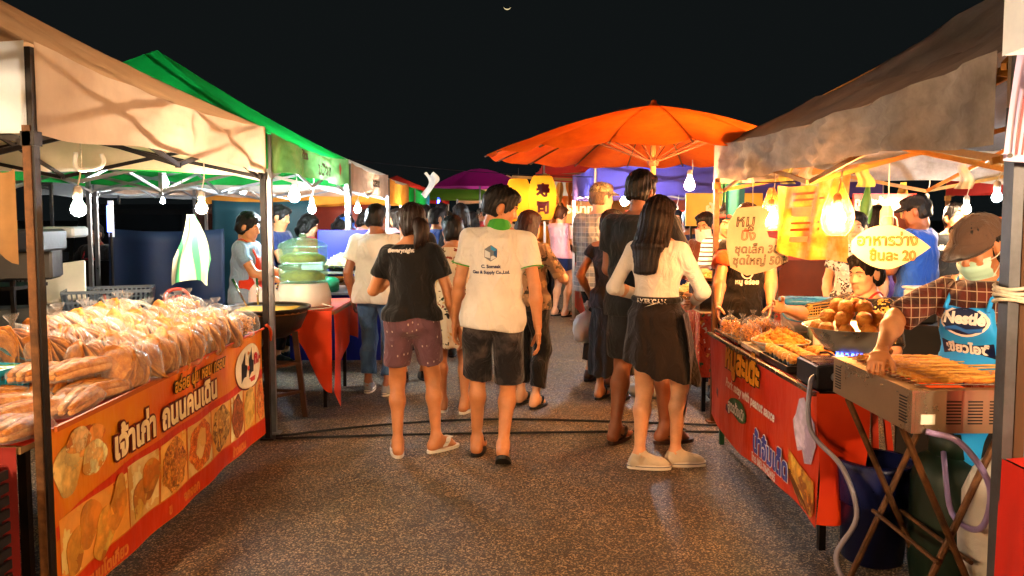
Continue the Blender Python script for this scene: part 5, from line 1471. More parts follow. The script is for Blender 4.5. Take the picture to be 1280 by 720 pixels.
MB().box((0, 0, .7), (.9, .6, .03), R(20)).build('table_top', mat('black_plastic', '17171a'), t)
for sx in (-.35, .35):
    MB().bar((sx, -.22, 0), (sx, .2, .69), .025).build('leg', STEEL, t); MB().bar((sx + .04, .22, 0), (sx + .04, -.2, .69), .025).build('leg', STEEL, t)
t = thing('white_box', 'tilted white foam lid leaning in the dark behind the snack stall', 'box lid', (-3.45, 6.3, 1.02)); t.rotation_euler = (R(58), R(-8), R(14))
MB().box((0, 0, 0), (.3, .34, .03), 0, .006).build('lid', WHITE_PL, t); MB().box((0, 0, -.02), (.24, .28, .02)).build('lid_rim', WHITE_PL, t)
t = thing('storage_drum', 'grey plastic drum standing in front of the pickup', 'drum', (-4.02, 8.9, 0))
MB().lathe([(.24, 0), (.27, .03), (.28, .5), (.27, .9), (.22, .97), (.2, 1.0)], (0, 0, 0), 24).build('drum_body', mat('grey_plastic', '7c7f84', .4), t, True)
MB().lathe([(.21, .99), (.21, 1.05), (.02, 1.06)], (0, 0, 0), 24).build('lid', mat('grey_plastic', '7c7f84'), t, True)
for i, (px, py, Y, w_, h_, c, lab) in enumerate(((25, 300, 5.2, .45, .14, '20242c', 'dark appliance on a shelf at the rear of the snack stall'), (75, 290, 6.0, .3, .08, '8a949c', 'pale tray on the rear shelf of the snack stall'), (20, 330, 5.4, .5, .2, '14161a', 'black cool box under the rear shelf of the snack stall'))):
    P = at(px, py, Y); o = MB().box((0, 0, 0), (w_, .3, h_), R(8 * i), .015).build(['appliance', 'tray', 'cool_box'][i], mat('clutter_' + c, c, .4), None, False, P); tag(o, lab, ['appliance', 'tray', 'cool box'][i])
t = thing('rear_shelf', 'dark steel shelf rack at the rear of the snack stall', 'shelf', (-3.8, 5.6, 0))
for z in (.7, 1.05, 1.33): MB().box((0, 0, z), (1.0, .4, .025)).build('shelf', STEEL, t)
for sx in (-.48, .48):
    for sy in (-.18, .18): MB().bar((sx, sy, 0), (sx, sy, 1.35), .025).build('upright', STEEL, t)
for i in range(5):
    c = ['28303c', '56301c', '1c3a50', '403c38', '22282a'][i]
    o = MB().box((0, 0, 0), (.2 + .03 * i, .26, .16 + .03 * (i % 3)), R(5 * i), .01).build('storage_box', mat('dimbox_' + c, c, .6), None, False, (-4.2 + .2 * i, 5.6, .715 + .08 + .015 * (i % 3)))
    tag(o, ['dark slate box on the rear shelf', 'brown box on the rear shelf', 'navy box on the rear shelf', 'grey box on the rear shelf', 'black green box on the rear shelf'][i], 'box')
# striped plastic sheet hanging from the frame
m, nt, b = nmat('striped_sheet'); co = ncoord(nt); sp = nt.nodes.new('ShaderNodeSeparateXYZ'); nt.links.new(co, sp.inputs[0])
k_ = nramp(nt, nmath(nt, 'SINE', nmath(nt, 'MULTIPLY', sp.outputs[0], 55)), [(.4, (0, 0, 0)), (.6, (1, 1, 1))])
nt.links.new(nmix(nt, k_, lin('c8d2c0'), lin('3c9a6c')), b.inputs['Base Color']); b.inputs['Roughness'].default_value = .5
P = at(238, 268, 5.6)
def sheetf(u, v): return Vector(((u - .5) * (.05 + .24 * min(v * 1.6, 1)) + .02 * math.sin(v * 5), .04 * math.sin(u * 9 + v * 2) * (.4 + v), -.5 * v * (1 - .08 * math.sin(u * 3))))
o = MB().grid(sheetf, 20, 16).build('hanging_sheet', m, None, True, P); tag(o, 'green and white striped plastic sheet hanging by the warm bulb', 'plastic sheet')
o = MB().grid(lambda u, v: Vector(((u - .5) * .16, .02 * math.sin(u * 7), -.42 * v + .03 * math.sin(u * 6 + v * 5))), 8, 12).build('hanging_bag', mat('tan_cloth_bag', '86643c', .85, transl=.15), None, True, at(-6, 208, 3.7)); tag(o, 'tan cloth bag hanging at the left edge under the cream canopy', 'bag')
# printed words on the left valances
PBR = mat('print_brown', '4a3a1c', .6, bump=0)
def on_valance(t, k, txt, size, y, z, bold=.05):
    project_letters(txt, size, PBR, VAL[t.name, k], Vector((LX, y, z)) - Vector(t.location), (0, 1, 0), (0, 0, 1), bold, parent=t)
on_valance(t2, 'E', 'Pizza', .1, 6.55, 2.0)
on_valance(t2, 'E', 'ขนมปังอบ', .14, 7.2, 1.9)
project_shape([(0, .09), (.05, .03), (.03, -.08), (0, -.02), (-.04, -.05), (-.02, .05)], mat('print_rust', 'a8481c', .6, bump=0), VAL[t2.name, 'E'], Vector((LX, 7.9, 1.97)) - Vector(t2.location), (0, 1, 0), (0, 0, 1), 'print_mark', .004, t2)
on_valance(t3, 'E', 'ตลาดนัด', .13, 10.2, 1.9)

# ------------------------------------------------------------------ orange parasol
pc = Vector((1.27, 6.85, 0)); par = thing('parasol', 'large orange red market parasol with wooden pole between the right stalls', 'parasol', pc)
n = 16; rr = 1.42; zr, za = 2.055, 2.47
m, nt, b = nmat('orange_oilcloth'); co = ncoord(nt); n1 = nnoise(nt, co, 3, 5, .7)
cc = nramp(nt, n1.outputs[0], [(.35, lin('d4480e')), (.6, lin('ec6a16')), (.75, lin('c03c0a'))]); nt.links.new(cc, b.inputs['Base Color']); b.inputs['Roughness'].default_value = .55
tb = nt.nodes.new('ShaderNodeBsdfTranslucent'); nt.links.new(nmix(nt, .5, cc, lin('e8661a')), tb.inputs[0]); x = nt.nodes.new('ShaderNodeMixShader'); x.inputs[0].default_value = .3
nt.links.new(b.outputs[0], x.inputs[1]); nt.links.new(tb.outputs[0], x.inputs[2]); nt.links.new(x.outputs[0], nt.nodes['Material Output'].inputs[0])
def pz(q): return zr + (za - zr) * (1 - q ** 1.35) + .0
for k in range(n):
    a0, a1 = 2 * math.pi * k / n, 2 * math.pi * (k + 1) / n
    def fn(u, v):
        a = a0 + (a1 - a0) * u; s_ = 4 * u * (1 - u); q = max(v, .012)
        r_ = rr * q * (1 - .035 * s_ * q)
        return Vector((r_ * math.cos(a), r_ * math.sin(a), pz(q) - .035 * s_ * q - .006 * math.sin(a * 23 + q * 9) * q))
    MB().grid(fn, 6, 12).build('cover_panel', m, par, True)
    MB().tube([Vector((rr * q * math.cos(a0), rr * q * math.sin(a0), pz(max(q, .012)) - .012)) for q in np.linspace(.03, 1.01, 8)], .007, 6).build('rib', mat('bamboo_dark', '6a3c1c', .6), par, True)
    MB().tube([(.04 * math.cos(a0), .04 * math.sin(a0), 2.0), (rr * .55 * math.cos(a0), rr * .55 * math.sin(a0), pz(.55) - .015)], .004, 5).build('strut', mat('bamboo_dark', '6a3c1c'), par)
MB().tube([(0, 0, 0), (0, 0, za + .01)], .024, 12).build('pole', mat('bamboo', 'b08a4c', .5, 0, .3, 6, .2), par, True)
MB().lathe([(.06, za - .03), (.05, za + .0), (.03, za + .015), (.022, za + .04), (.005, za + .05)], (0, 0, 0), 16).build('finial', m, par, True)
MB().lathe([(.045, 1.96), (.05, 2.0), (.045, 2.03)], (0, 0, 0), 16).build('hub', mat('bamboo_dark', '6a3c1c'), par, True)
MB().lathe([(.22, 0), (.22, .05), (.04, .09), (.04, .3)], (0, 0, 0), 24).build('base', mat('concrete', '7c7870', .8), par, True)
# stall under the parasol
us = thing('market_table', 'table with an orange patterned cloth under the orange parasol', 'table', (1.95, 6.95, 0))
MB().box((0, 0, .77), (.85, 1.6, .03)).build('table_top', mat('plywood', '8a6a44'), us)
MB().grid(lambda u, v: Vector((-.43 - .015 * math.sin(u * 40) * v, -.8 + 1.6 * u, .785 - .5 * v)), 40, 5).build('table_skirt', cloth('orange_patterned', 'c8421c', pattern=p_floral('c8421c', ['e89a3c', '3a5a2c', 'e8d8b0', '8c1c10'], 22, .28)), us, True)
MB().grid(lambda u, v: Vector((-.43 + .86 * u, -.802 - .015 * math.sin(u * 20) * v, .785 - .5 * v)), 24, 5).build('table_skirt', cloth('orange_patterned', 'c8421c'), us, True)
for x_ in (-.38, .38):
    for y in (-.74, .74): MB().bar((x_, y, 0), (x_, y, .76), .03).build('leg', STEEL, us)
gt = thing('gas_grill', 'stainless steel fryer box on the table under the parasol', 'fryer', (1.85, 6.45, .787))
MB().box((0, 0, .1), (.62, .36, .2), 0, .008).build('casing', CHROME, gt)
for k in range(6): MB().box((-.2 + .035 * k, -.183, .1), (.012, .004, .1)).build('vent_slot', mat('black_plastic', '17171a'), gt)
MB().tube([(.2, -.18, .1), (.2, -.205, .1)], .02, 14).build('knob', mat('black_plastic', '17171a'), gt, True)
heap((1.78, 6.45, .99), .2, .07, FRY2, 'heap of orange fried noodles on the stainless fryer', 'shred', 170, 9)
heap((1.72, 6.95, .787), .16, .09, FRY1, 'tray of tan fried pieces under the parasol', 'lump', 80, 10); heap((1.75, 7.4, .787), .16, .09, NOOD, 'tray of pale noodles under the parasol', 'shred', 90, 11)

# ------------------------------------------------------------------ sushi stall: lanterns, table
def lantern(pos, lab, txt):
    t = thing('paper_lantern', lab, 'lantern', pos, 0, 'yellow paper lanterns of the sushi stall')
    m = mat('lantern_paper', 'f0b030', .8, 0, .08, 4, .1, 30, transl=.65)
    MB().lathe([(.002, -.05), (.035, -.035), (.05, 0), (.035, .035), (.002, .05)], (0, 0, 0), 12).build('inner_bulb', emis('lantern_bulb', (1, .72, .35), 6.5 / (math.pi * .0314)), t, True)
    prof = [(.1, -.335)] + [(.085 + .125 * math.sin(math.pi * (.06 + .88 * k / 22)) ** .55 + (.005 if k % 2 else 0), -.325 + .65 * k / 22) for k in range(23)] + [(.1, .335)]
    MB().lathe(prof, (0, 0, 0), 28).build('paper_body', m, t, True)
    for z in (-.335, .335): MB().lathe([(.105, z - .012), (.11, z), (.105, z + .012)], (0, 0, 0), 24).build('ring', mat('black_plastic', '17171a'), t, True)
    MB().tube([(0, 0, .34), (0, 0, .5)], .005, 5).build('cord', CORD, t)
    if txt:
        for i, ch in enumerate(txt):
            def bend(p): return Vector((p.x, -math.sqrt(max(.217 ** 2 - p.x ** 2, .01)) - .004 + (p.y + .0) * .15, p.z))
            lettering(ch, .2, mat('print_dark_red', '6a0c08', .6, bump=0), (0, 0, .03 - .25 * i), (1, 0, 0), (0, 0, 1), t, .055, .002, bend=bend)
lantern(at(678, 247, 12.0), 'lit yellow paper lantern with dark red sushi characters', '寿司')
lantern(at(648, 250, 12.6), 'lit yellow paper lantern half hidden behind the man in the polo shirt', None)
o = MB().bar(at(640, 221, 12.0), at(742, 226, 12.0), .04).build('lantern_pole', mat('bamboo', 'b08a4c')); tag(o, 'pale horizontal pole the yellow lanterns hang from', 'pole')
ss = thing('market_table', 'table with a red printed front at the sushi stall', 'table', (1.55, 11.6, 0))
MB().box((0, 0, .78), (.8, 2.4, .03)).build('table_top', mat('plywood', '8a6a44'), ss)
MB().grid(lambda u, v: Vector((-.41, -1.2 + 2.4 * u, .79 - .72 * v)), 20, 3).build('table_skirt', VINYL_R, ss, True)
MB().grid(lambda u, v: Vector((-.41 + .82 * u, -1.203, .79 - .72 * v)), 8, 3).build('table_skirt', VINYL_R, ss, True)
for x_ in (-.36, .36):
    for y in (-1.1, 1.1): MB().bar((x_, y, 0), (x_, y, .77), .03).build('leg', STEEL, ss)
lettering('ซูชิ', .3, CRM, (-.415, .2, .4), (0, -1, 0), (0, 0, 1), ss, .05, .002)
for k in range(3): heap((1.4, 10.7 + .55 * k, .795), .16, .06, [FRY3, FRY1, NOOD][k], ['platter of pale rolls on the sushi table', 'platter of tan rolls on the sushi table', 'platter of pale green rolls on the sushi table'][k], 'lump', 50, 50 + k)

# ------------------------------------------------------------------ satay stall (right)
SX = 1.41; SY0, SY1 = 3.52, 5.38
sat = thing('market_table', 'table with a red satay banner at the right side of the aisle', 'table', (SX, 4.4, 0))
SO = Vector((SX, 4.4, 0))
def SL(p): return Vector(p) - SO
def sb(y, z, d=0.): return Vector((SX - d - .014 * math.sin(y * 4.4 + 1) * (TZ - z) - .007 * math.sin(y * 11 + z * 7), y, z))
def sbg(ya, yb, z0f, z1f, m, d, name, nu=36, nv=10): return MB().grid(lambda u, v: SL(sb(ya + (yb - ya) * u, z0f(u) + (z1f(u) - z0f(u)) * v, d)), nu, nv).build(name, m, sat, True)
botz = lambda u: .13 + .03 * math.sin(u * 5) + .12 * max(u - .75, 0) * 3
sbg(SY0, SY1, botz, lambda u: TZ + .005, VINYL_R, 0, 'banner')
MB().grid(lambda u, v: SL((SX + .22 * u + .012 * math.sin(v * 5 + u * 4), SY0 - .004 - .02 * math.sin(u * 6) * (1 - v), .15 + (.6) * v)), 10, 10).build('banner_return', VINYL_R, sat, True)
xd2 = (0, -1, 0)
def sp_(pts, m, d, name): return MB().poly([SL(sb(y, z, d)) for y, z in pts], .001, (-1, 0, 0)).build(name, m, sat)
lettering('หมูสะเต๊ะ', .2, mat('print_amber', 'd98a1c', .4, bump=0), SL((SX - .008, 4.66, .60)), xd2, (0, 0, 1), sat, .05, .004, (BLK, .09), shear=.1)
lettering('Pork satay with peanut sauce', .077, mat('print_white', 'e8e0d8', .4, bump=0), SL((SX - .008, 4.52, .475)), xd2, (0, 0, 1), sat, .035, .004, shear=.2)
sp_([(4.72 + .2 * math.cos(a), .375 + .062 * math.sin(a)) for a in np.linspace(0, 2 * math.pi, 28, endpoint=False)], mat('print_green', '1c5a24', .4, bump=0), .008, 'green_oval')
lettering('สูตรดั้งเดิม', .085, mat('print_white', 'e8e0d8'), SL((SX - .008, 4.72, .345)), xd2, (0, 0, 1), sat, .03, .006, (BLK, .07))
lettering('น้ำจิ้มเด็ด', .15, mat('print_blue', '3a3f9c', .4, bump=0), SL((SX - .008, 4.12, .235)), xd2, (0, 0, 1), sat, .04, .006, (mat('print_white', 'e8e0d8'), .075))
lettering('โทร 083-7842495', .056, mat('print_white', 'e8e0d8'), SL((SX - .008, 4.22, .172)), xd2, (0, 0, 1), sat, .035, .006)
sp_([(3.72, .68), (3.66, .7), (3.6, .63), (3.56, .6), (3.545, .5), (3.58, .44), (3.6, .4), (3.68, .38), (3.7, .44), (3.75, .42), (3.78, .5), (3.8, .56), (3.76, .6)], food_print('print_lilac', ['d8c8dc', 'b8a4c8', 'efe6ee'], 9), .007, 'printed_picture')
sp_([(3.85, .4), (3.75, .36), (3.66, .34), (3.56, .33), (3.535, .2), (3.57, .16), (3.68, .165), (3.8, .2), (3.86, .3)], food_print('print_satay', ['d0781c', 'e8b03c', '8c3c0c'], 14), .007, 'printed_picture')
for k in range(3): sp_([(3.95 - .05 * k, .34 - .02 * k), (3.935 - .05 * k, .345 - .02 * k), (3.7 - .05 * k, .165), (3.72 - .05 * k, .16)], mat('print_stick', '6a3a10', .4, bump=0), .0085, 'printed_stick')
for y, h in ((5.2, .25), (4.95, .2)): sp_([(y - .03, h + .1), (y + .03, h + .12), (y + .02, h + .16), (y - .02, h + .15)], mat('print_plum', '5a1c3a', .4, bump=0), .008, 'printed_mark')
MB().box(SL((SX + .36, (SY0 + SY1) / 2, TZ - .02)), (.7, SY1 - SY0 - .01, .03)).build('table_top', CHROME, sat)
MB().bar(SL((SX - .02, SY0, TZ - .005)), SL((SX - .02, SY1, TZ - .005)), .02, .018).build('front_edge', CHROME, sat)
for x_ in (SX + .06, SX + .66):
    for y in (SY0 + .08, SY1 - .08): MB().bar(SL((x_, y, 0)), SL((x_, y, TZ - .04)), .03).build('leg', mat('green_leg', '1c4a2c', .5) if y > 4.5 else STEEL, sat)
# trays
def tray(pos, rz, w, d, m, lab, h=.025, name='metal_tray', cat='tray'):
    t = thing(name, lab, cat, pos, rz)
    MB().box((0, 0, .004), (w, d, .008)).build('base', m, t)
    for s_ in (-1, 1):
        MB().bar((-w / 2 - .008, s_ * (d / 2 + .004), h * .6), (w / 2 + .008, s_ * (d / 2 + .004), h * .6), .01, h).build('rim', m, t); MB().bar((s_ * (w / 2 + .004), -d / 2, h * .6), (s_ * (w / 2 + .004), d / 2, h * .6), .01, h).build('rim', m, t)
    return t
zt = TZ + .002
tray((SX + .2, 5.08, zt), 0, .36, .52, CHROME, 'long steel tray of bagged fries along the front of the satay table')
tray((SX + .2, 4.6, zt), 0, .34, .34, mat('white_tray', 'd0c8b8', .35), 'pale tray heaped with battered pieces')
heap((SX + .2, 4.6, zt + .012), .15, .07, FRY2, 'heap of golden battered pieces in the pale tray', 'lump', 120, 61, dish=WHITE_PL)
bag = 0
for i, (x_, y, s_) in enumerate(((.08, 5.22, 1.), (.2, 5.12, 1.1), (.09, 4.98, 1.05), (.3, 5.22, .95), (.24, 4.96, 1.15), (.11, 4.86, 1.), (.32, 4.9, 1.05), (.32, 5.06, .95))):
    t = thing('food_bag', ['small knotted bag of golden fries at the far end of the steel tray', 'knotted bag of golden fries behind the front one in the steel tray', 'knotted bag of golden fries at the front edge of the steel tray', 'knotted bag of golden fries at the back corner of the steel tray', 'largest knotted bag of golden fries in the steel tray', 'knotted bag of golden fries at the near front of the steel tray', 'knotted bag of golden fries at the near back of the steel tray', 'small knotted bag of golden fries in the middle of the steel tray'][i], 'food bag', (SX + x_, y, zt + .01), i * 1.3, 'bags of fries on the satay table')
    mb = MB(); r_ = random.Random(i + 90)
    for k in range(46):
        a = r_.random() * 6.283; q = .05 * math.sqrt(r_.random()) * s_; z = .012 + .075 * r_.random() * s_; c = Vector((q * math.cos(a), q * math.sin(a), z)); d = Vector((r_.uniform(-1, 1), r_.uniform(-1, 1), r_.uniform(-1, 1))).normalized() * .022
        mb.bar(c - d, c + d, .008)
    f_ = mb.build('fries', FRY2, t); f_['kind'] = 'stuff'
    film_bag(.062 * s_, .062 * s_, .12 * s_, .1, i * 1.9).build('plastic_wrap', CLEAR, t, True)
# small black shell trays with dumplings and big buns
bt_ = tray((SX + .15, 4.18, zt), 0, .26, .42, mat('black_plastic', '17171a'), 'black tray of dumplings at the near front of the satay table', .03)
BUN = fried('golden_bun', 'b8641c', 'e0983c', 'f0bc6c')
k = 0
for r_ in range(2):
    for q in range(6):
        t = thing('dumpling', 'golden dumpling in a black paper cup, %s row of the black tray' % ['front', 'back'][r_], 'dumpling', (SX + .06 + .1 * r_, 4.02 + .066 * q, zt + .012), q * .7, 'dumplings in black cups')
        MB().lathe([(.018, 0), (.024, .004), (.031, .04), (.028, .04)], (0, 0, 0), 12).build('paper_cup', mat('black_plastic', '17171a'), t, True)
        MB().lathe([(.012, .012), (.029, .03), (.034, .05), (.027, .068), (.01, .078), (.001, .079)], (0, 0, 0), 14, wob=lambda a, i: 1 + .05 * math.sin(a * 3 + i)).build('dough', BUN, t, True)
rr_ = random.Random(5)
for i in range(20):
    lay = 0 if i < 11 else 1 if i < 17 else 2
    j = i if lay == 0 else i - 11 if lay == 1 else i - 17
    x_ = SX + .33 + .1 * (j % 3) + .04 * lay; y = 4.08 + .11 * (j // 3) + .05 * lay
    o = MB().lathe([(.001, -.032), (.024, -.026), (.036, -.01), (.038, .006), (.028, .024), (.001, .032)], (0, 0, 0), 14, sx=1.45, wob=lambda a, i_: 1 + .05 * math.sin(2 * a + i)).build('satay_bun', BUN, None, True, (x_, y, zt + .036 + .054 * lay)); o.rotation_euler = (rr_.uniform(-.2, .2), rr_.uniform(-.2, .2), rr_.uniform(-.5, .5))
    tag(o, ['golden oval bun in the bottom layer of the pile on the satay table', 'golden oval bun in the second layer of the pile on the satay table', 'golden oval bun on top of the pile on the satay table'][lay], 'bun', 'pile of golden buns')
# gas burner and steel bowl of fried balls
P = atz(1065, 455, .80); bc = Vector((1.90, 4.12, 0))
gb = thing('gas_burner', 'black gas burner box with a blue flame under the steel bowl', 'burner', (SX + .21, 3.7, zt))
MB().box((0, 0, .055), (.4, .26, .11), 0, .006).build('casing', mat('black_plastic', '17171a'), gb)
MB().box((0, 0, .113), (.38, .24, .006)).build('drip_tray', CHROME, gb)
for k in range(6):
    a = k * math.pi / 3
    MB().tube([(.05 * math.cos(a), .05 * math.sin(a), .12), (.1 * math.cos(a), .1 * math.sin(a), .15), (.14 * math.cos(a), .14 * math.sin(a), .15)], .006, 6).build('pan_support', IRON, gb, True)
for k in range(14):
    a = k * 2 * math.pi / 14
    MB().lathe([(.006, .118), (.009, .128), (.004, .14), (.0005, .15)], (.055 * math.cos(a), .055 * math.sin(a), 0), 8).build('flame', emis('gas_flame', '2a5aff', 6), gb, True)
MB().tube([(-.12, -.13, .06), (-.12, -.155, .06)], .02, 14).build('knob', ALU, gb, True)
bw = thing('steel_bowl', 'wide steel bowl on the gas burner heaped with fried balls', 'bowl', (SX + .21, 3.7, zt + .156))
MB().lathe([(.06, 0), (.1, .008), (.155, .06), (.185, .115), (.215, .122), (.214, .118), (.178, .11), (.145, .058), (.09, .014), (.01, .012)], (0, 0, 0), 36).build('bowl_shell', mat('bowl_steel', 'c4bcb0', .3, .75, .12, 5, .05), bw, True)
BALL = fried('fried_ball', 'b85a10', 'dc8a28', 'e8a848')
for lay, (n_, r_, z) in enumerate(((9, .14, .112), (7, .105, .165), (4, .06, .212))):
    for k in range(n_):
        a = 2 * math.pi * k / n_ + lay * .4
        o = MB().lathe([(.001, -.034), (.022, -.027), (.034, -.008), (.035, .008), (.022, .028), (.001, .035)], (0, 0, 0), 14, sx=1.12).build('fried_ball', BALL, None, True, (SX + .21 + r_ * math.cos(a), 3.7 + r_ * math.sin(a), zt + .156 + z)); o.rotation_euler = (0, .2, a)
        tag(o, ['golden fried ball in the lowest ring of the steel bowl', 'golden fried ball in the second ring of the steel bowl', 'golden fried ball in the third ring of the steel bowl', 'golden fried ball on top of the steel bowl'][lay], 'fried ball', 'fried balls in the steel bowl')
for k in range(6):
    o = MB().tube([(SX - .02 + .02 * k, 3.66 + .035 * k, zt + .31 + .01 * k), (SX + .18, 3.7 + .02 * k, zt + .33 + .01 * k)], .003, 5).build('skewer', mat('bamboo_stick', 'c8a050', .6)); tag(o, 'thin bamboo skewer sticking out of the heap of fried balls', 'skewer', 'skewers in the steel bowl')
# blue lidded box, cups, bottles, packet
t = thing('food_container', 'clear plastic box with a blue lid and carrying handle', 'container', (SX + .55, 5.12, zt + .06), R(-14))
MB().lathe([(.9, 0), (.94, .01), (1, .16), (1.0, .165)], (0, 0, 0), 32, wob=lambda a, i: 1 / max(abs(math.cos(a)) ** 8 + abs(math.sin(a)) ** 8, 1e-9) ** .125, sx=.165, sy=.12).build('tub', mat('clear_box', 'd8d4cc', .2, 0, .1, 5, 0, alpha=.5), t, True)
MB().lathe([(1.03, .163), (1.06, .168), (1.06, .185), (1.0, .198), (.2, .203), (.01, .203)], (0, 0, 0), 32, wob=lambda a, i: 1 / max(abs(math.cos(a)) ** 8 + abs(math.sin(a)) ** 8, 1e-9) ** .125, sx=.165, sy=.12).build('lid', mat('blue_lid', '2a86c8', .3), t, True)
MB().tube(smoothpts([(-.17, -.125, .15), (-.14, -.135, .08), (0, -.14, .055), (.14, -.135, .08), (.17, -.125, .15)], 5), .006, 6).build('handle', mat('blue_lid', '2a86c8'), t, True)
o = MB().box((0, 0, .03), (.42, .34, .06), R(-14), .005).build('stand_box', CHROME, None, False, (SX + .55, 5.12, zt)); tag(o, 'low steel box under the blue lidded container', 'box')
for i, (x_, y, r_, h, c, lab, cat) in enumerate(((.42, 4.56, .045, .15, 'ece4cc', 'white squeeze bottle of sauce among the fries', 'bottle'), (.46, 4.74, .05, .19, 'b8c8a0', 'tall pale green cup behind the squeeze bottle', 'cup'), (.55, 4.5, .055, .1, 'c8a040', 'jar of yellow sauce with a teal lid', 'jar'))):
    t = thing(['squeeze_bottle', 'plastic_cup', 'sauce_jar'][i], lab, cat, (SX + x_, y, zt))
    if i == 0:
        MB().lathe([(r_ * .9, 0), (r_, .01), (r_, h * .75), (r_ * .5, h * .88), (r_ * .5, h * .92)], (0, 0, 0), 18).build('bottle_body', mat('c_' + c, c, .35), t, True); MB().lathe([(r_ * .55, h * .92), (r_ * .5, h), (.006, h * 1.25), (.003, h * 1.27)], (0, 0, 0), 14).build('nozzle', WHITE_PL, t, True)
    elif i == 1:
        MB().lathe([(r_ * .75, 0), (r_, h), (r_ * .96, h), (r_ * .72, .006)], (0, 0, 0), 20).build('cup_wall', mat('c_' + c, c, .25, alpha=.6), t, True); MB().lathe([(r_ * .8, h * .3), (r_ * .9, h * .62)], (0, 0, 0), 18).build('green_band', mat('green_dark_plastic', '1e7a4c'), t, True)
        for k in range(4): MB().tube([(.01 * k - .015, .005 * k, .02), (.02 * k - .03, .012 * k - .02, h + .05)], .003, 5).build('stick', mat('bamboo_stick', 'c8a050'), t)
    else:
        MB().lathe([(r_ * .9, 0), (r_, .01), (r_, h * .8), (r_ * .9, h * .86)], (0, 0, 0), 18).build('jar_body', mat('c_' + c, c, .3), t, True); MB().lathe([(r_ * .96, h * .85), (r_ * .96, h * 1.02), (.01, h * 1.05)], (0, 0, 0), 18).build('lid', mat('teal_lid', '3a9a9a', .3), t, True)
# grill on folding legs
G0 = Vector((1.62, 3.05, 0)); gw, gl, gz0, gz1 = .4, .66, .79, .935
gr = thing('satay_grill', 'long brushed steel satay grill on crossed folding legs', 'grill', G0)
GST = mat('grill_steel', 'b8a890', .3, .9, .12, 4, .05, 50, dirt=('86684a', .25))
for sx in (-1, 1):
    MB().box((sx * gw / 2, 0, (gz0 + gz1) / 2), (.012, gl, gz1 - gz0)).build('side_plate', GST, gr)
    for q in range(9): MB().box((sx * (gw / 2 + .007), gl / 2 - .05, gz0 + .03 + .011 * q), (.004, .05, .005)).build('vent_slot', mat('black_plastic', '17171a'), gr)
    for q in range(9): MB().box((sx * (gw / 2 + .007), -gl / 2 + .06, gz0 + .03 + .011 * q), (.004, .05, .005)).build('vent_slot', mat('black_plastic', '17171a'), gr)
    for q in range(5): MB().lathe([(.006, 0), (.005, .003), (.001, .004)], (0, 0, 0), 8).build('rivet', CHROME, gr, True, (sx * (gw / 2 + .007), -gl / 2 + .1 + q * .12, gz1 - .02))
for sy in (-1, 1): MB().box((0, sy * (gl / 2 - .006), (gz0 + gz1) / 2), (gw - .014, .012, gz1 - gz0)).build('end_plate', GST, gr)
for c in range(3):
    for q in range(8): MB().box((-.06 + .075 * c, -gl / 2 - .0015, gz0 + .035 + .011 * q), (.05, .004, .0045)).build('vent_slot', mat('black_plastic', '17171a'), gr)
MB().box((-.15, -gl / 2 - .0015, gz0 + .05), (.05, .003, .035)).build('data_plate', WHITE_PL, gr)
MB().box((0, 0, gz0 + .012), (gw - .02, gl - .02, .01)).build('base_plate', GST, gr)
for sx in (-1, 1): MB().box((sx * (gw / 2 - .03), 0, gz1 + .004), (.085, gl + .02, .008)).build('top_rim', GST, gr)
for sy in (-1, 1): MB().box((0, sy * (gl / 2 - .02), gz1 + .003), (gw - .12, .05, .008)).build('top_rim', GST, gr)
MB().box((0, 0, gz1 - .05), (gw - .14, gl - .1, .02)).build('ember_bed', mat('red_hot_bed', '3a1208', .8, 0, .5, 40, .5, 80, emit=('ff4a10', .8)), gr)
for q in range(14): MB().tube([(-gw / 2 + .03, -gl / 2 + .06 + q * .042, gz1 + .014), (gw / 2 - .03, -gl / 2 + .06 + q * .042, gz1 + .014)], .003, 6).build('grate_rod', CHROME, gr)
MB().tube(smoothpts([(gw / 2 + .005, -.28, gz0 + .05), (gw / 2 + .04, -.28, gz0 + .06), (gw / 2 + .04, -.28, gz0 + .12), (gw / 2 + .005, -.28, gz0 + .125)], 4), .005, 6).build('handle', CHROME, gr, True)
for sy, a in ((-.24, 1), (.22, 1)):
    MB().tube([(-.19, sy, gz0 - .005), (.16, sy - .02, .0)], .013, 8).build('leg', RUSTY, gr); MB().tube([(.19, sy + .03, gz0 - .005), (-.16, sy + .01, .0)], .013, 8).build('leg', RUSTY, gr)
for z, x_ in ((.3, .06), (.3, -.06)): MB().tube([(x_, -.27, z), (x_, .24, z)], .009, 8).build('brace', RUSTY, gr)
MEAT = fried('grilled_pork', '7c3c0c', 'c07a20', 'dca040')
r4 = random.Random(8)
ms = None
for k in range(30):
    row = k % 2; q = k // 2
    t = thing('satay_skewer', ['grilled pork skewer in the row along the front of the grill', 'grilled pork skewer in the row along the back of the grill'][row], 'skewer', (G0.x - .06 + .15 * row, G0.y - .25 + .033 * q + r4.uniform(-.004, .004), gz1 + .026 + .004 * (q % 2)), R(-10 + r4.uniform(-9, 9)), 'satay skewers on the grill')
    if ms is None:
        pts = [(-.09 + .02 * i, .004 * math.sin(i * 2), 0) for i in range(9)]
        a_ = MB().tube(pts, [.006 + .007 * abs(math.sin(i * 1.9 + 1)) for i in range(9)], 8); ms = bpy.data.meshes.new('meat'); ms.from_pydata(a_.v, [], a_.f); ms.materials.append(MEAT); ms.polygons.foreach_set('use_smooth', [True] * len(ms.polygons))
        b_ = MB().tube([(-.11, 0, 0), (.19, 0, .012)], .0026, 5); mk = bpy.data.meshes.new('stick'); mk.from_pydata(b_.v, [], b_.f); mk.materials.append(mat('bamboo_stick', 'c8a050'))
    link('meat', ms, None, t); link('stick', mk, None, t)
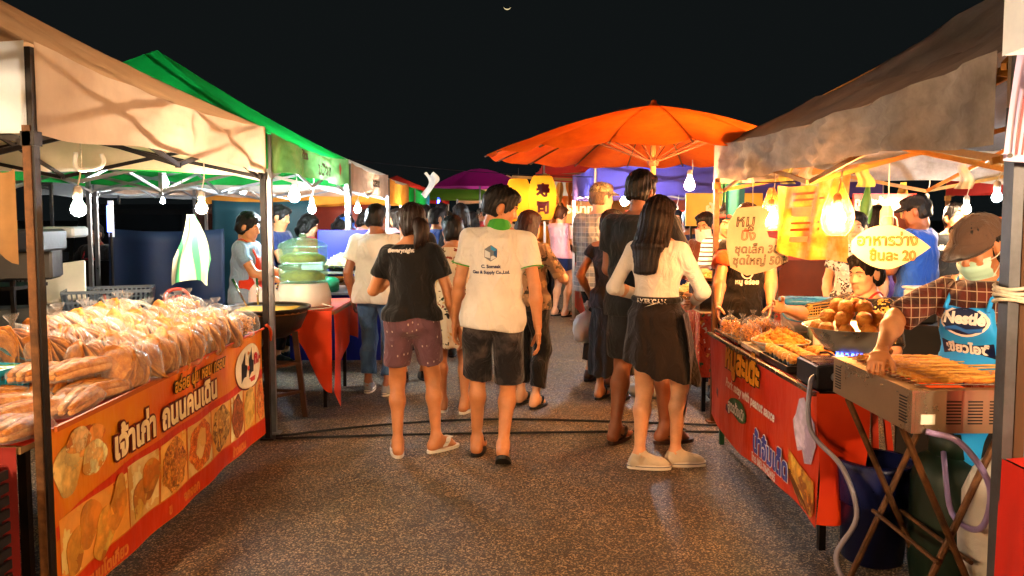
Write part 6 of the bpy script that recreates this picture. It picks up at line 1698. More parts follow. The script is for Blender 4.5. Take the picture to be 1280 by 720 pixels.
# hoses, gas cylinder, bin, hanging bag, red cloth
HOSE = mat('pale_hose', '8a8494', .35, 0, .2, 5, .05)
h1 = [SL((SX + .02, 3.62, TZ + .06)) + SO, Vector((SX - .03, 3.55, TZ + .03)), Vector((SX - .06, 3.45, .6)), Vector((SX + .02, 3.3, .48)), Vector((SX + .05, 3.22, .3)), Vector((SX - .04, 3.2, .14)), Vector((SX + .02, 3.15, .03)), Vector((SX + .25, 3.2, .02)), Vector((SX + .42, 3.3, .06)), Vector((SX + .5, 3.32, .4))]
tag(MB().tube(smoothpts(h1, 6), .011, 8).build('gas_hose', HOSE, None, True), 'grey gas hose looping from the burner down to the asphalt', 'hose')
h2 = [(G0.x - .16, G0.y - gl / 2 - .01, gz0 + .01), (G0.x - .06, G0.y - gl / 2 - .05, gz0 - .02), (G0.x + .04, G0.y - gl / 2 - .06, .62), (G0.x + .05, G0.y - gl / 2, .45), (G0.x + .08, G0.y - .1, .42), (G0.x + .14, G0.y + .08, .6)]
tag(MB().tube(smoothpts(h2, 6), .011, 8).build('gas_hose', mat('lilac_hose', '8a78a8', .35), None, True), 'lilac gas hose bending down from the end of the steel grill', 'hose')
gc = thing('gas_cylinder', 'dark green gas cylinder standing under the steel grill', 'gas cylinder', (1.86, 3.22, 0))
MB().lathe([(.15, 0), (.155, .03), (.16, .06), (.165, .1), (.165, .46), (.14, .54), (.07, .58), (.04, .585)], (0, 0, 0), 28).build('tank', mat('green_enamel', '0c2216', .45, .2, .3, 6, .1, dirt=('2a1c12', .4)), gc, True)
MB().lathe([(.09, .56), (.1, .57), (.1, .67), (.094, .67), (.092, .58)], (0, 0, 0), 24).build('guard_ring', mat('green_enamel', '1c4a34'), gc, True)
MB().lathe([(.02, .58), (.02, .62), (.03, .63), (.03, .65), (.01, .66)], (0, 0, 0), 12).build('valve', mat('brass', '9a7a34', .3, .9), gc, True)
bn = thing('waste_bin', 'dark blue plastic bin lined with a bag between the satay table and the grill', 'bin', (1.66, 3.5, 0))
MB().lathe([(.12, 0), (.13, .01), (.155, .42), (.168, .43), (.168, .455), (.16, .455), (.145, .38), (.01, .36)], (0, 0, 0), 28).build('bucket', mat('navy_plastic', '0a1034', .35, 0, .15, 4, .05), bn, True)
MB().lathe([(.152, .27), (.162, .38), (.172, .46), (.155, .465), (.14, .36)], (0, 0, 0), 28, wob=lambda a, i: 1 + .035 * math.sin(a * 9 + i)).build('bin_liner', plastic_film('blue_film', '2a3680', .35), bn, True)
hb = thing('carrier_bag', 'milky carrier bag with an orange print hanging by the steel post', 'carrier bag', (1.83, 2.86, .18))
film_bag(.13, .1, .5, .1, 3.3).build('bag_film', BAGW, hb, True)
for i, (x_, y, z, r_, c) in enumerate(((-.02, -.02, .09, .07, 'd8d0c0'), (.04, .01, .12, .06, 'c8b89a'), (.0, 0, .24, .05, 'd86a1c'), (-.04, .02, .2, .045, 'e8e0d4'))):
    MB().lathe([(.001, -r_), (r_ * .7, -r_ * .7), (r_, 0), (r_ * .7, r_ * .7), (.001, r_)], (x_, y, z), 12, wob=lambda a, k: 1 + .15 * math.sin(a * 3 + k + i)).build('wrapped_waste', mat('waste_' + c, c, .6, transl=.0), hb, True)
MB().tube([(0, 0, .62), (.0, .02, .78)], .006, 6).build('handle', BAGW, hb)
rcx = thing('cloth_table', 'bright red cloth over a small table at the right edge', 'table', (1.935, 2.12, 0))
RED2 = mat('bright_red_cloth', 'c8200c', .8, 0, .15, 4, .3, 16)
MB().grid(lambda u, v: Vector((-.35 + .7 * u, -.35 + .7 * v, .78 + .003 * wob(u * 8, v * 8))), 10, 10).build('cloth_top', RED2, rcx, True)
for nx, ny in ((-1, 0), (0, 1), (0, -1)):
    def fn(u, v):
        e = (u - .5) * .7; f = .35 + .012 + (.028 * math.sin(u * 19 + nx) + .03) * v
        return Vector((nx * f if nx else e, ny * f if ny else e,   .78 - (.62 + .05 * math.sin(u * 6)) * v))
    MB().grid(fn, 26, 10).build('cloth_drop', RED2, rcx, True)
for x_ in (-.3, .3):
    for y in (-.3, .3): MB().bar((x_, y, 0), (x_, y, .77), .03).build('leg', STEEL, rcx)
# signs hanging in the satay stall
def board(pos, pts, m, lab, thick=.006, name='cardboard_sign', rz=0, hang=.3):
    t = thing(name, lab, 'sign', pos, rz)
    MB().poly([(x_, 0, z) for x_, z in pts], thick, (0, 1, 0)).build('card', m, t)
    return t
CARD = mat('pale_cardboard', 'e6d6b0', .8, 0, .15, 8, .2)
P = at(944, 302, 5.25)
b1 = board(P, [(-.12, .22), (.02, .235), (.1, .2), (.06, .12), (.09, .03), (.22, .0), (.22, -.13), (.1, -.19), (-.05, -.225), (-.16, -.17), (-.19, -.02), (-.18, .12)], CARD, 'cut cardboard price sign with black handwriting hanging before a vendor')
INK = mat('marker_ink', '1a1410', .7, bump=0)
for s_, x_, z, sz in (('หมู', -.07, .1, .11), ('ปิ้ง', -.05, .01, .09), ('ชุดเล็ก 30฿', .03, -.075, .075), ('ชุดใหญ่ 50฿', .03, -.15, .075)):
    lettering(s_, sz, INK if sz != .09 else mat('marker_orange', 'a8501c', .7, bump=0), (x_, -.0, z), (1, 0, 0), (0, 0, 1), b1, .022, .004, shear=.1)
MB().tube([(-.02, .0, .22), (-.02, .02, .55)], .003, 5).build('string', ROPE, b1)
P = at(1111, 309, 4.25)
b2 = board(P, [(x_, .118 * (1 - (abs(x_) / .225) ** (1.5 if x_ > 0 else 2.6))) for x_ in np.linspace(-.2, .224, 18)] + [(x_, -.118 * (1 - (abs(x_) / .225) ** (1.5 if x_ > 0 else 2.0))) for x_ in np.linspace(.224, -.2, 18)], mat('ivory_card', 'e8dcae', .7, 0, .1, 6, .1), 'leaf shaped ivory card sign with orange handwriting over the seated vendor')
GLD = mat('marker_gold', 'b8741c', .7, bump=0)
lettering('อาหารว่าง', .085, GLD, (-.01, 0, .01), (1, 0, 0), (0, 0, 1), b2, .03, .004); lettering('ชิ้นละ 20', .075, GLD, (.02, 0, -.07), (1, 0, 0), (0, 0, 1), b2, .035, .004)
MB().tube(smoothpts([(-.04, .01, .11), (-.03, .02, .16), (.04, .02, .16), (.05, .01, .11)], 4), .004, 5).build('string', ROPE, b2, True); MB().tube([(.0, .02, .16), (0, .02, .45)], .003, 5).build('string', ROPE, b2)
o = MB().lathe([(.032, 0), (.036, .01), (.034, .08), (.024, .095), (.024, .11)], (0, 0, 0), 16).build('hanging_jar', mat('ivory_plastic', 'd8c89a', .4), None, True, at(1108, 282, 4.35)); tag(o, 'small ivory plastic jar hung above the leaf shaped sign', 'jar')
# translucent orange sheet lit by the lamps
m, nt, b = nmat('orange_film'); co = ncoord(nt); n1 = nnoise(nt, co, 7, 4, .6); sp = nt.nodes.new('ShaderNodeSeparateXYZ'); nt.links.new(co, sp.inputs[0])
cc = nramp(nt, n1.outputs[0], [(.3, lin('d86a14')), (.5, lin('f09a30')), (.7, lin('f4c878'))]); nt.links.new(cc, b.inputs['Base Color']); b.inputs['Roughness'].default_value = .3
tb = nt.nodes.new('ShaderNodeBsdfTranslucent'); nt.links.new(cc, tb.inputs[0]); x = nt.nodes.new('ShaderNodeMixShader'); x.inputs[0].default_value = .6; nt.links.new(b.outputs[0], x.inputs[1]); nt.links.new(tb.outputs[0], x.inputs[2]); nt.links.new(x.outputs[0], nt.nodes['Material Output'].inputs[0])
a0, b0 = at(972, 232, 5.2), at(1062, 222, 4.7); h0 = .52
o = thing('orange_sheet', 'orange translucent printed sheet hanging as a windbreak in the satay stall', 'sheet', a0)
dv = b0 - a0
MB().grid(lambda u, v: dv * u + Vector((.012 * math.sin(u * 16 + v * 3), .02 * math.sin(u * 11), -(.42 + .1 * u) * v - .02 * math.sin(u * 5))), 30, 16).build('film', m, o, True)
for k, (z0_, z1_, c) in enumerate(((.06, .075, 'c8641c'), (.1, .112, 'c8641c'), (.15, .21, 'e8d89a'), (.245, .257, 'c8641c'), (.285, .3, 'c8641c'), (.335, .37, 'f0e0a0'))):
    MB().grid(lambda u, v: dv * (.12 + (.5 + .13 * math.sin(k * 2.3)) * u) + Vector((.012 * math.sin((.12 + (.5 + .13 * math.sin(k * 2.3)) * u) * 16), .02 * math.sin((.12 + (.5 + .13 * math.sin(k * 2.3)) * u) * 11) - .006, -(z0_ + (z1_ - z0_) * v))), 14, 3).build('printed_band', mat('film_band_' + c, c, .4, transl=.5), o, True)
MB().tube(sag(a0 - a0 + Vector((-.15, 0, .02)), dv + Vector((.1, 0, .04)), .02), .004, 5).build('string', CORD, o)
# purple framed notice and white panel at the right edge
PN = thing('vinyl_notice', 'lilac vinyl notice with a crimson corner border tied to the steel post', 'notice', (1.50, 2.40, 1.76)); PN.rotation_euler = (0, R(5), R(-14))
MB().grid(lambda u, v: Vector((.5 * u, .008 * math.sin(u * 9 + v * 3), -.05 + .36 * v)), 14, 8).build('sheet', mat('lilac_vinyl', 'a89ac8', .4, 0, .15, 3, .2, 10), PN, True)
CRI = mat('print_crimson', '8c1030', .4, bump=0)
for a_, b_ in (((.03, .0, -.03), (.03, 0, .28)), ((.03, 0, .28), (.5, 0, .28)), ((.045, 0, -.03), (.045, 0, .265)), ((.045, 0, .265), (.5, 0, .265))):
    MB().bar(Vector(a_) + Vector((0, -.012, 0)), Vector(b_) + Vector((0, -.012, 0)), .006, .002, (0, 1, 0)).build('border', CRI, PN)
for i in range(3):
    for j in range(3 - i): MB().box((.06 + .022 * j, -.012, .245 - .022 * i), (.014, .003, .014)).build('corner_key', CRI, PN)
MB().poly([(.12 + .08 * math.cos(a) * (1 + .3 * math.sin(3 * a)), -.012, .16 + .09 * math.sin(a)) for a in np.linspace(0, 2 * math.pi, 18, endpoint=False)], .002, (0, -1, 0)).build('printed_picture', food_print('print_flower', ['4a6a34', '2a3a24', '9a2a34'], 14), PN)
for x_, z in ((.012, .295), (.012, -.035)): MB().tube([(x_, -.012, z), (x_, -.02, z)], .007, 10).build('eyelet', mat('black_plastic', '17171a'), PN)
# glass jars / things beyond in the right row
rt2 = thing('market_table', 'dark counter behind the satay stall with plastic boxes', 'table', (3.1, 5.2, 0))
MB().box((0, 0, .84), (1.3, .6, .04)).build('counter_top', mat('dark_counter', '2a2420', .5), rt2)
MB().box((0, -.28, .42), (1.28, .02, .8)).build('front_panel', mat('dark_counter', '2a2420'), rt2)
for x_ in (-.6, .6): MB().bar((x_, .25, 0), (x_, .25, .83), .04).build('leg', STEEL, rt2)
for i, (x_, y, w_, h_, c, lab) in enumerate(((2.62, 5.05, .22, .14, '14100e', 'black box on the dark counter'), (2.95, 5.0, .2, .13, 'd86a6a', 'pink plastic box on the dark counter'), (2.78, 5.2, .24, .2, 'b8c4cc', 'pale blue plastic box on the dark counter'), (3.2, 5.05, .2, .1, 'd8d0c8', 'white plastic box on the dark counter'))):
    t = thing('plastic_box', lab, 'box', (x_, y, .862), R(7 * i - 8)); m_ = mat('pbox_' + c, c, .35)
    MB().box((0, 0, h_ / 2), (w_, w_ * .7, h_), 0, .012).build('box_body', m_, t); MB().box((0, 0, h_ + .008), (w_ + .015, w_ * .7 + .015, .016), 0, .004).build('lid', m_, t)
o = MB().box((0, 0, 0), (.62, .03, .16)).build('red_sign', REDP, None, False, at(1105, 253, 7.4)); tag(o, 'red sign board with white writing behind the satay stall', 'sign'); o.rotation_euler = (0, 0, R(8))
lettering('กระทะร้อน ทะเล', .1, CRM, (0, -.017, -.03), (1, 0, 0), (0, 0, 1), o, .04, .002)
o = MB().grid(lambda u, v: Vector((.16 * (u - .5), .02 * math.sin(u * 8), -.3 * v)), 8, 8).build('hanging_cloth', mat('teal_cloth', '1f6a66', .8), None, True, at(920, 228, 6.6)); tag(o, 'dark teal cloth hanging behind the price cardboard', 'cloth')
for i, px in enumerate((938, 985, 1010, 1080, 1205)):
    P = at(px, 205, 5.6 - .35 * i); o = MB().grid(lambda u, v: Vector((.05 * (u - .5) * (1 + v) + .015 * math.sin(v * 6 + i), .02 * math.sin(u * 8 + i), -.13 * v)), 6, 8).build('hanging_bag', plastic_film('small_bag_%d' % (i % 2), ['f0e8d8', 'd8e070'][i % 2], .4), None, True, P)
    tag(o, ['tuft of clear plastic bags tied by the corner post of the satay stall', 'yellowish plastic tie hanging from the frame over the price cardboard', 'tuft of clear plastic bags over the orange sheet', 'yellowish plastic tie over the leaf shaped sign', 'tuft of clear bags hanging by the steel post'][i], 'plastic bag')

# goods under the purple canopy: counter, crates of fruit, hanging strings
pt = thing('market_table', 'long counter with a yellow cloth under the purple canopy', 'table', (1.75, 10.0, 0))
MB().box((0, 0, .8), (.8, 1.9, .03)).build('table_top', mat('plywood', '8a6a44'), pt)
MB().grid(lambda u, v: Vector((-.41 - .015 * math.sin(u * 40) * v, -.95 + 1.9 * u, .815 - .6 * v)), 30, 4).build('table_skirt', mat('yellow_cloth', 'c8981c', .8, 0, .2, 5, .3), pt, True)
MB().grid(lambda u, v: Vector((-.41 + .82 * u, -.953 - .012 * math.sin(u * 22) * v, .815 - .6 * v)), 16, 4).build('table_skirt', mat('yellow_cloth', 'c8981c'), pt, True)
for x_ in (-.36, .36):
    for y in (-.88, .88): MB().bar((x_, y, 0), (x_, y, .79), .03).build('leg', STEEL, pt)
for k in range(3): heap((1.6, 9.3 + .55 * k, .818), .18, .12, [FRY2, NOOD, FRY1][k], ['tray of orange fried pieces on the yellow cloth', 'tray of pale noodles on the yellow cloth', 'tray of tan fried dough on the yellow cloth'][k], 'lump', 60, 70 + k)
for i, (px, py, Y, w_, h_, c, txt, lab) in enumerate(((715, 262, 12.25, .7, .42, 'c8781c', 'ซูชิ 5 บาท', 'orange price board at the sushi stall'), (830, 285, 11.4, 1.1, .5, 'b8341c', 'น้ำผลไม้', 'red fruit juice board at the back of the purple canopy'), (905, 262, 8.3, .8, .34, 'd8b040', 'ผัดไทย', 'yellow noodle board behind the parasol stall'), (1015, 300, 7.9, .9, .4, '9a2a1c', 'ส้มตำ', 'dark red food board far behind the orange sheet'), (1240, 300, 8.6, 1.0, .5, 'c8641c', 'ไก่ทอด', 'orange chicken board far behind the steel post'))):
    t = thing('menu_board', lab, 'sign', at(px, py, Y)); mm_ = mat('board_' + c, c, .5, 0, .15, 4, .05)
    MB().box((0, 0, 0), (w_, .02, h_), 0, .004).build('panel', mm_, t)
    for sx in (-1, 1): MB().bar((sx * w_ * .42, .02, -at(px, py, Y).z), (sx * w_ * .42, .02, h_ * .4), .02).build('stand_leg', STEEL, t)
    lettering(txt, h_ * .42, CRM, (0, -.011, -h_ * .12), (1, 0, 0), (0, 0, 1), t, .045, .002)
for i, (px, Y, c) in enumerate(((700, 11.9, 'c8a04c'), (712, 12.0, 'a86a2c'), (724, 12.1, 'd8b870'), (905, 6.9, '3a7a4c'), (925, 7.1, 'c8b890'), (1085, 6.6, '5c8a3c'), (1130, 7.6, 'c8a040'))):
    P = at(px, 228, Y); o = MB().grid(lambda u, v: Vector((.07 * (u - .5) * (1 + .6 * math.sin(v * 5 + i)), .03 * math.sin(u * 8 + i + v * 3), -.34 * v)), 6, 12).build('hanging_pouch', mat('pouch_' + c, c, .5, transl=.3), None, True, P)
    tag(o, ['gold pouch strip hanging at the sushi stall', 'brown pouch strip hanging at the sushi stall', 'pale gold pouch strip hanging at the sushi stall', 'green pouch strip hanging behind the parasol stall', 'cream pouch strip hanging behind the parasol stall', 'green pouch strip hanging behind the orange sheet', 'yellow pouch strip hanging near the man in the blue shirt'][i], 'pouch')

# second left row and far end: lit stalls that close the view
t13 = tent('canopy_tent', 'blue topped canopy of the second row deep behind the snack stall', -8.4, -5.2, 14.5, 17.6, 2.2, .3, 2.8, mat('blue_canvas', '24489c', .85, 0, .2, 4, .3, 14, transl=.4), WHITEC, ALU, seed=2.7, bars=False)
t14 = tent('canopy_tent', 'cream canopy closing the far end of the aisle', -1.4, 1.6, 24.0, 27.0, 2.2, .3, 2.8, CREAM, CREAM, ALU, seed=2.9, bars=False)
t15 = tent('canopy_tent', 'red topped canopy at the far end of the aisle', -5.0, -1.9, 24.5, 27.5, 2.2, .3, 2.8, REDC, REDC, ALU, seed=3.5, bars=False)
for i, (x_, y, z, c, w, lab) in enumerate(((-2.3, 14.8, 1.8, WHITE, 60, 'white bulb under the dark green canopy of the left row'), (-6.6, 15.6, 1.8, COOL, 70, 'cool bulb under the blue topped canopy deep on the left'), (.2, 24.6, 1.8, AMBER, 90, 'amber bulb at the far end of the aisle'), (-3.2, 25.0, 1.8, WARM, 90, 'warm bulb under the far red canopy'), (2.2, 13.2, 1.9, AMBER, 70, 'amber bulb inside the sushi stall'), (2.0, 16.8, 1.8, WHITE, 70, 'white bulb under the white canopy far down the right row'), (-3.3, 10.2, 1.85, COOL, 40, 'cool bulb at the rear of the pinkish canopy'), (-3.2, 7.6, 1.85, COOL, 12, 'cool bulb at the rear of the green canopy'), (5.9, 7.0, 1.8, WARM, 60, 'warm bulb under the tan canopy behind the satay stall'))):
    bulb((x_, y, z), c, w, lab, (x_, y, z + .32), .042)
for i, (x_, y, w_, h_, c, lab) in enumerate(((-3.55, 8.43, 1.2, 1.25, '0b1a36', 'dark blue tarpaulin wall at the back of the green canopy'), (-3.4, 11.28, 1.4, 1.6, '123a44', 'teal tarpaulin wall behind the pinkish canopy'), (-3.1, 13.7, 1.8, 1.6, '7a2c20', 'brick red tarpaulin wall behind the orange canopy'), (3.0, 11.75, 2.0, 1.7, '6a2c1c', 'rust tarpaulin wall behind the purple canopy'), (2.6, 15.25, 2.0, 1.7, '8a5a1c', 'ochre tarpaulin wall behind the sushi stall'), (3.9, 9.0, 1.6, 1.6, '7c3418', 'brown red tarpaulin wall beyond the man in the blue shirt'))):
    o = MB().grid(lambda u, v: Vector(((u - .5) * w_, .03 * math.sin(u * 14 + i) + .01 * math.sin(v * 9), .15 + h_ * v - .03 * math.sin(u * 3.14))), 30, 10).build('tarpaulin', mat('tarp_' + c, c, .6, 0, .25, 4, .4, 12), None, True, (x_, y, 0)); tag(o, lab, 'tarpaulin')
    o.modifiers.new('thickness', 'SOLIDIFY').thickness = .004
# ------------------------------------------------------------------ people
def gx(px, Y): return at(px, 300, Y).x
HI, MID, LOW = .0115, .014, .018
WHT = cloth('white_cotton', 'd2cdc4'); BLKC = cloth('black_cotton', '121214', .2); NAVY = cloth('navy_cotton', '1c2750'); DENIM = cloth('blue_denim', '3f5f8c', .3)
CHAR = cloth('charcoal_cotton', '1f2226', .25); GREYT = cloth('grey_cotton', '8a8e96'); BLUET = cloth('royal_cotton', '1f4fa8'); REDT = cloth('red_cotton', 'b82a24'); PINKT = cloth('pink_cotton', 'cf9db0'); LBLUE = cloth('grey_blue_cotton', '7d94ac')
SOLEB = mat('black_rubber', '121110', .6); SOLEW = mat('white_rubber', 'd8d2c8', .5); BROWNL = mat('brown_leather', '3a2216', .5)
WALK = 'shoppers walking down the aisle'
# woman in the black t-shirt
def p_flecks(nt, base):
    co = ncoord(nt); v = nt.nodes.new('ShaderNodeTexVoronoi'); v.inputs['Scale'].default_value = 24; v.inputs['Randomness'].default_value = .55; nt.links.new(ncoord(nt, 'Object', (1.3, 1.3, .8)), v.inputs['Vector'])
    return nmix(nt, nramp(nt, v.outputs['Distance'], [(.12, (1, 1, 1)), (.2, (0, 0, 0))]), base, lin('b8a8a0'))
o, p, J = person('woman in a black t-shirt and flecked maroon shorts walking away in white sandals', (gx(514, 5.12), 5.12), 4, 1.60, HI, True, 1.0, 'tan',
    feet=((-.1, -.06, 0, -8), (.16, .02, 0, 50)), hands=((-.12, .24, 1.12), (.30, .02, .78)), hand_pose=('grip', 'relax'), head=(24, 4, 0), hair=dict(kind='tied', col='1c0e0a', vol=1.03),
    top=dict(kind='tee', mat=BLKC, hem=.0, loose=.75, grow=.02, cuff=.068), bottom=dict(kind='shorts', mat=cloth('flecked_maroon', '664650', .2, pattern=p_flecks), len=.72, cuff=.098), shoes=dict(kind='sandal', mat=SOLEW), group=WALK, seed=1, face=True)
project_letters('#everynight', .034, mat('print_white', 'e8e0d8'), p['shirt'], (-.06, -.3, 1.30), (1, 0, 0), (0, 0, 1), .05, parent=o)
for k, (a, b) in enumerate((((.0, -.11, .03), (-.02, -.125, -.17)), ((.02, -.11, .02), (.03, -.12, -.15)))):
    pts = [J['hl'](Vector(a).lerp(Vector(b), t_ / 5) + Vector((.008 * math.sin(t_), -.03 * math.sin(t_ * .6), 0))) for t_ in range(6)]
    MB().tube(pts, [.03, .042, .038, .03, .022, .008], 10).build('hair_tail', hair_mat('1c0e0a'), o, True)
# man in the white polo shirt
GRN = cloth('green_trim', '3f9a34')
def p_hex(nt, base):
    co = ncoord(nt); sp = nt.nodes.new('ShaderNodeSeparateXYZ'); nt.links.new(co, sp.inputs[0])
    a = nmath(nt, 'SINE', nmath(nt, 'MULTIPLY', nmath(nt, 'ADD', sp.outputs[0], sp.outputs[2]), 95)); b_ = nmath(nt, 'SINE', nmath(nt, 'MULTIPLY', nmath(nt, 'SUBTRACT', sp.outputs[0], sp.outputs[2]), 95))
    k = nramp(nt, nmath(nt, 'MAXIMUM', a, b_), [(.75, (0, 0, 0)), (.95, (1, 1, 1))])
    hi = nramp(nt, sp.outputs[2], [(.74, (0, 0, 0)), (.82, (1, 1, 1))]); k = nmath(nt, 'MULTIPLY', k, hi)
    n = nnoise(nt, co, 7, 3); g_ = nmix(nt, nmath(nt, 'MULTIPLY', nramp(nt, n.outputs[0], [(.5, (0, 0, 0)), (.68, (1, 1, 1))]), .7), base, lin('5a5250'))
    return nmix(nt, nmath(nt, 'MULTIPLY', k, .5), g_, lin('4a4648'))
o, p, J = person('man in a white polo shirt with green collar and black shorts, walking away', (gx(616, 4.98), 4.98), -3, 1.715, HI, False, .98, 'tan', lean=4, side=4,
    feet=((-.11, .1, 0, 2), (.07, -.14, .035, 0, 28)), hands=((-.26, .1, .80), (.29, -.06, .78)), head=(-82, 14, 0), hair=dict(kind='short', vol=1.05),
    top=dict(kind='tee', mat=WHT, hem=-.11, loose=.9, grow=.02, cuff=.074, collar=GRN, trim=GRN, fold=.008, neck=.515), bottom=dict(kind='shorts', mat=cloth('black_print_shorts', '17151a', .2, pattern=p_hex), len=1.0, cuff=.1, grow=.016), shoes=dict(kind='flip', mat=SOLEB), group=WALK, seed=2, face=True)
up = J['up']
hexp = [(.045 * math.cos(a), .05 * math.sin(a)) for a in np.linspace(math.pi / 2, math.pi * 2.5, 6, endpoint=False)]
bx0 = (-.005, -.3, 1.30)
project_shape(hexp, mat('logo_grey', '6c7078', .5, bump=0), p['shirt'], bx0, (1, 0, 0), (0, 0, 1), 'logo', .003, o)
project_shape([(0, .046), (.038, .022), (.02, .012), (0, .022)], mat('logo_blue', '2a8ac0', .5, bump=0), p['shirt'], bx0, (1, 0, 0), (0, 0, 1), 'logo_face', .0045, o)
project_shape([(.038, .02), (.038, -.024), (.018, -.01), (.018, .01)], mat('logo_navy', '1c4a78', .5, bump=0), p['shirt'], bx0, (1, 0, 0), (0, 0, 1), 'logo_face', .0045, o)
project_shape([(-.036, .02), (-.004, .004), (-.004, -.03), (-.036, -.022)], mat('logo_pale', 'c8ccd0', .5, bump=0), p['shirt'], bx0, (1, 0, 0), (0, 0, 1), 'logo_face', .0045, o)
project_shape([(.0, -.044), (.034, -.026), (.014, -.014), (.0, -.02)], mat('logo_pale', 'c8ccd0'), p['shirt'], bx0, (1, 0, 0), (0, 0, 1), 'logo_face', .0045, o)
INKB = mat('print_navy', '2c3458', .5, bump=0)
project_letters('C. Somsak', .028, INKB, p['shirt'], (-.005, -.3, 1.21), (1, 0, 0), (0, 0, 1), .05, parent=o); project_letters('Gas & Supply Co.,Ltd.', .026, INKB, p['shirt'], (-.005, -.3, 1.175), (1, 0, 0), (0, 0, 1), .05, parent=o)
# man in white t-shirt behind the first woman
person('man in a plain white t-shirt and blue jeans near the steamer table', (gx(470, 6.85), 6.85), -6, 1.63, MID, False, 1.06, 'brown', feet=((-.1, .05, 0, -5), (.1, -.05, 0, 15)), hands=(None, (.24, .1, .85)), head=(-10, 5, 0), hair=dict(kind='short'), top=dict(kind='tee', mat=WHT, hem=-.1, loose=.9, grow=.024, cuff=.08), bottom=dict(kind='jeans', mat=DENIM, cuff=.07), shoes=dict(kind='sneaker', mat=GREYT, sole=SOLEW), group=WALK, seed=3)
FLOR = cloth('floral_cream', 'd8c8a8', pattern=p_floral('d8c8a8', ['5a2418', '20160f', '8c3a20', 'c89a4c', '2c3a20'], 20, .34))
person('woman in a short cream floral dress beside the man in the polo shirt', (gx(566, 6.2), 6.2), 8, 1.52, MID, True, 1.0, 'tan', feet=((-.09, .04, 0, 0), (.09, -.05, 0, 30)), hands=((-.22, .05, .72), (.22, .1, .72)), head=(12, 6, 0), hair=dict(kind='tied', vol=1.02), top=dict(kind='cap', mat=FLOR, hem=-.1, loose=.4), bottom=dict(kind='skirt', mat=FLOR, len=.34, flare=.05), shoes=dict(kind='sandal', mat=SOLEW), group=WALK, seed=4)
person('person in a black shirt close behind the woman in the black t-shirt', (gx(516, 7.4), 7.4), 15, 1.64, MID, True, 1.05, 'tan', hair=dict(kind='bun', at=(0, -.09, .1), col='2a1a12'), top=dict(kind='tee', mat=BLKC, hem=-.1, loose=.8), bottom=dict(kind='jeans', mat=CHAR), shoes=dict(kind='sneaker', mat=BLKC, sole=SOLEB), group=WALK, seed=5)
CAMO = cloth('tan_brown_cotton', '8a6a4c', .35, pattern=p_floral('8a6a4c', ['4a3a24', '6a5a3c', '2c2418', 'a8865c'], 14, .4))
person('woman in a tan and black top half hidden behind the man in the polo shirt', (gx(660, 6.4), 6.4), -30, 1.56, MID, True, 1.08, 'light', feet=((-.09, .04, 0, 0), (.1, -.05, 0, 0)), hands=((-.1, .3, 1.12), (.2, .28, 1.0)), head=(-15, 12, 0), hair=dict(kind='mid', col='2a120c'), top=dict(kind='elbow', mat=CAMO, hem=-.08, loose=.8), bottom=dict(kind='jeans', mat=BLKC, cuff=.075), shoes=dict(kind='sandal', mat=SOLEB), group=WALK, seed=6)
person('woman in a pale pink top and navy shorts standing at the sushi stall', (gx(700, 12.1), 12.1), -42, 1.66, MID, True, 1.12, 'light', hands=((-.05, .3, 1.1), (.1, .32, 1.05)), head=(-8, 14, 0), hair=dict(kind='bun', at=(0, -.05, .14), col='3c2012'), top=dict(kind='tee', mat=PINKT, hem=-.02, loose=.5), bottom=dict(kind='shorts', mat=NAVY, len=.45, cuff=.1), shoes=dict(kind='sandal', mat=SOLEB), seed=7)
PLD = cloth('grey_plaid', 'a49c90', pattern=p_plaid('5c6470', 'e0d8c8', 70, 70))
o, p, J = person('tall man in a camouflage cap and grey plaid shirt', (gx(750, 7.25), 7.25), -38, 1.84, MID, False, 1.12, 'light', feet=((-.12, .05, 0, 0), (.12, -.05, 0, -5)), hands=((-.12, .3, 1.12), (.22, .28, 1.1)), head=(-26, 4, 0), hair=dict(kind='short', col='5c4632', vol=.95), top=dict(kind='elbow', mat=PLD, hem=-.14, loose=.95, grow=.03, cuff=.085), bottom=dict(kind='jeans', mat=BLKC, cuff=.09), shoes=dict(kind='sneaker', mat=BROWNL, sole=SOLEB), seed=8, face=True)
cap_on(o, J, cloth('camouflage', '7a6a48', pattern=p_floral('7a6a48', ['4a4630', '9a8a64', '5c4a2c', '33301f'], 30, .45)))
o, p, J = person('woman with tied hair in a black dress carrying a plastic bag', (gx(764, 6.6), 6.6), -28, 1.57, MID, True, .98, 'tan', hands=((-.24, .12, .86), (.1, .28, 1.1)), hand_pose=('grip', 'relax'), head=(-20, 5, 0), hair=dict(kind='bun', at=(0, -.11, .05), r=(.04, .034, .036)), top=dict(kind='cap', mat=BLKC, hem=-.1, loose=.25, neck=.46), bottom=dict(kind='skirt', mat=BLKC, len=.7, flare=.04), shoes=dict(kind='sandal', mat=SOLEB), seed=9)
W = o.matrix_basis @ J['wrists'][0]
bgx = thing('carrier_bag', 'white printed carrier bag in the hand of the woman in the black dress', 'carrier bag', (W.x - .02, W.y - .02, W.z - .42))
film_bag(.11, .07, .26, .1, 1.1).build('bag_film', BAGW, bgx, True)
for k in range(3): MB().lathe([(.001, -.05), (.05, -.03), (.06, 0), (.045, .04), (.001, .05)], (-.03 + .03 * k, .01 * k, .06 + .045 * k), 12).build('wrapped_food', mat('waste_d8d0c0', 'd8d0c0', .6), bgx, True)
MB().tube([(0, 0, .31), (.01, .01, .36)], [.03, .012], 8).build('handle', BAGW, bgx)
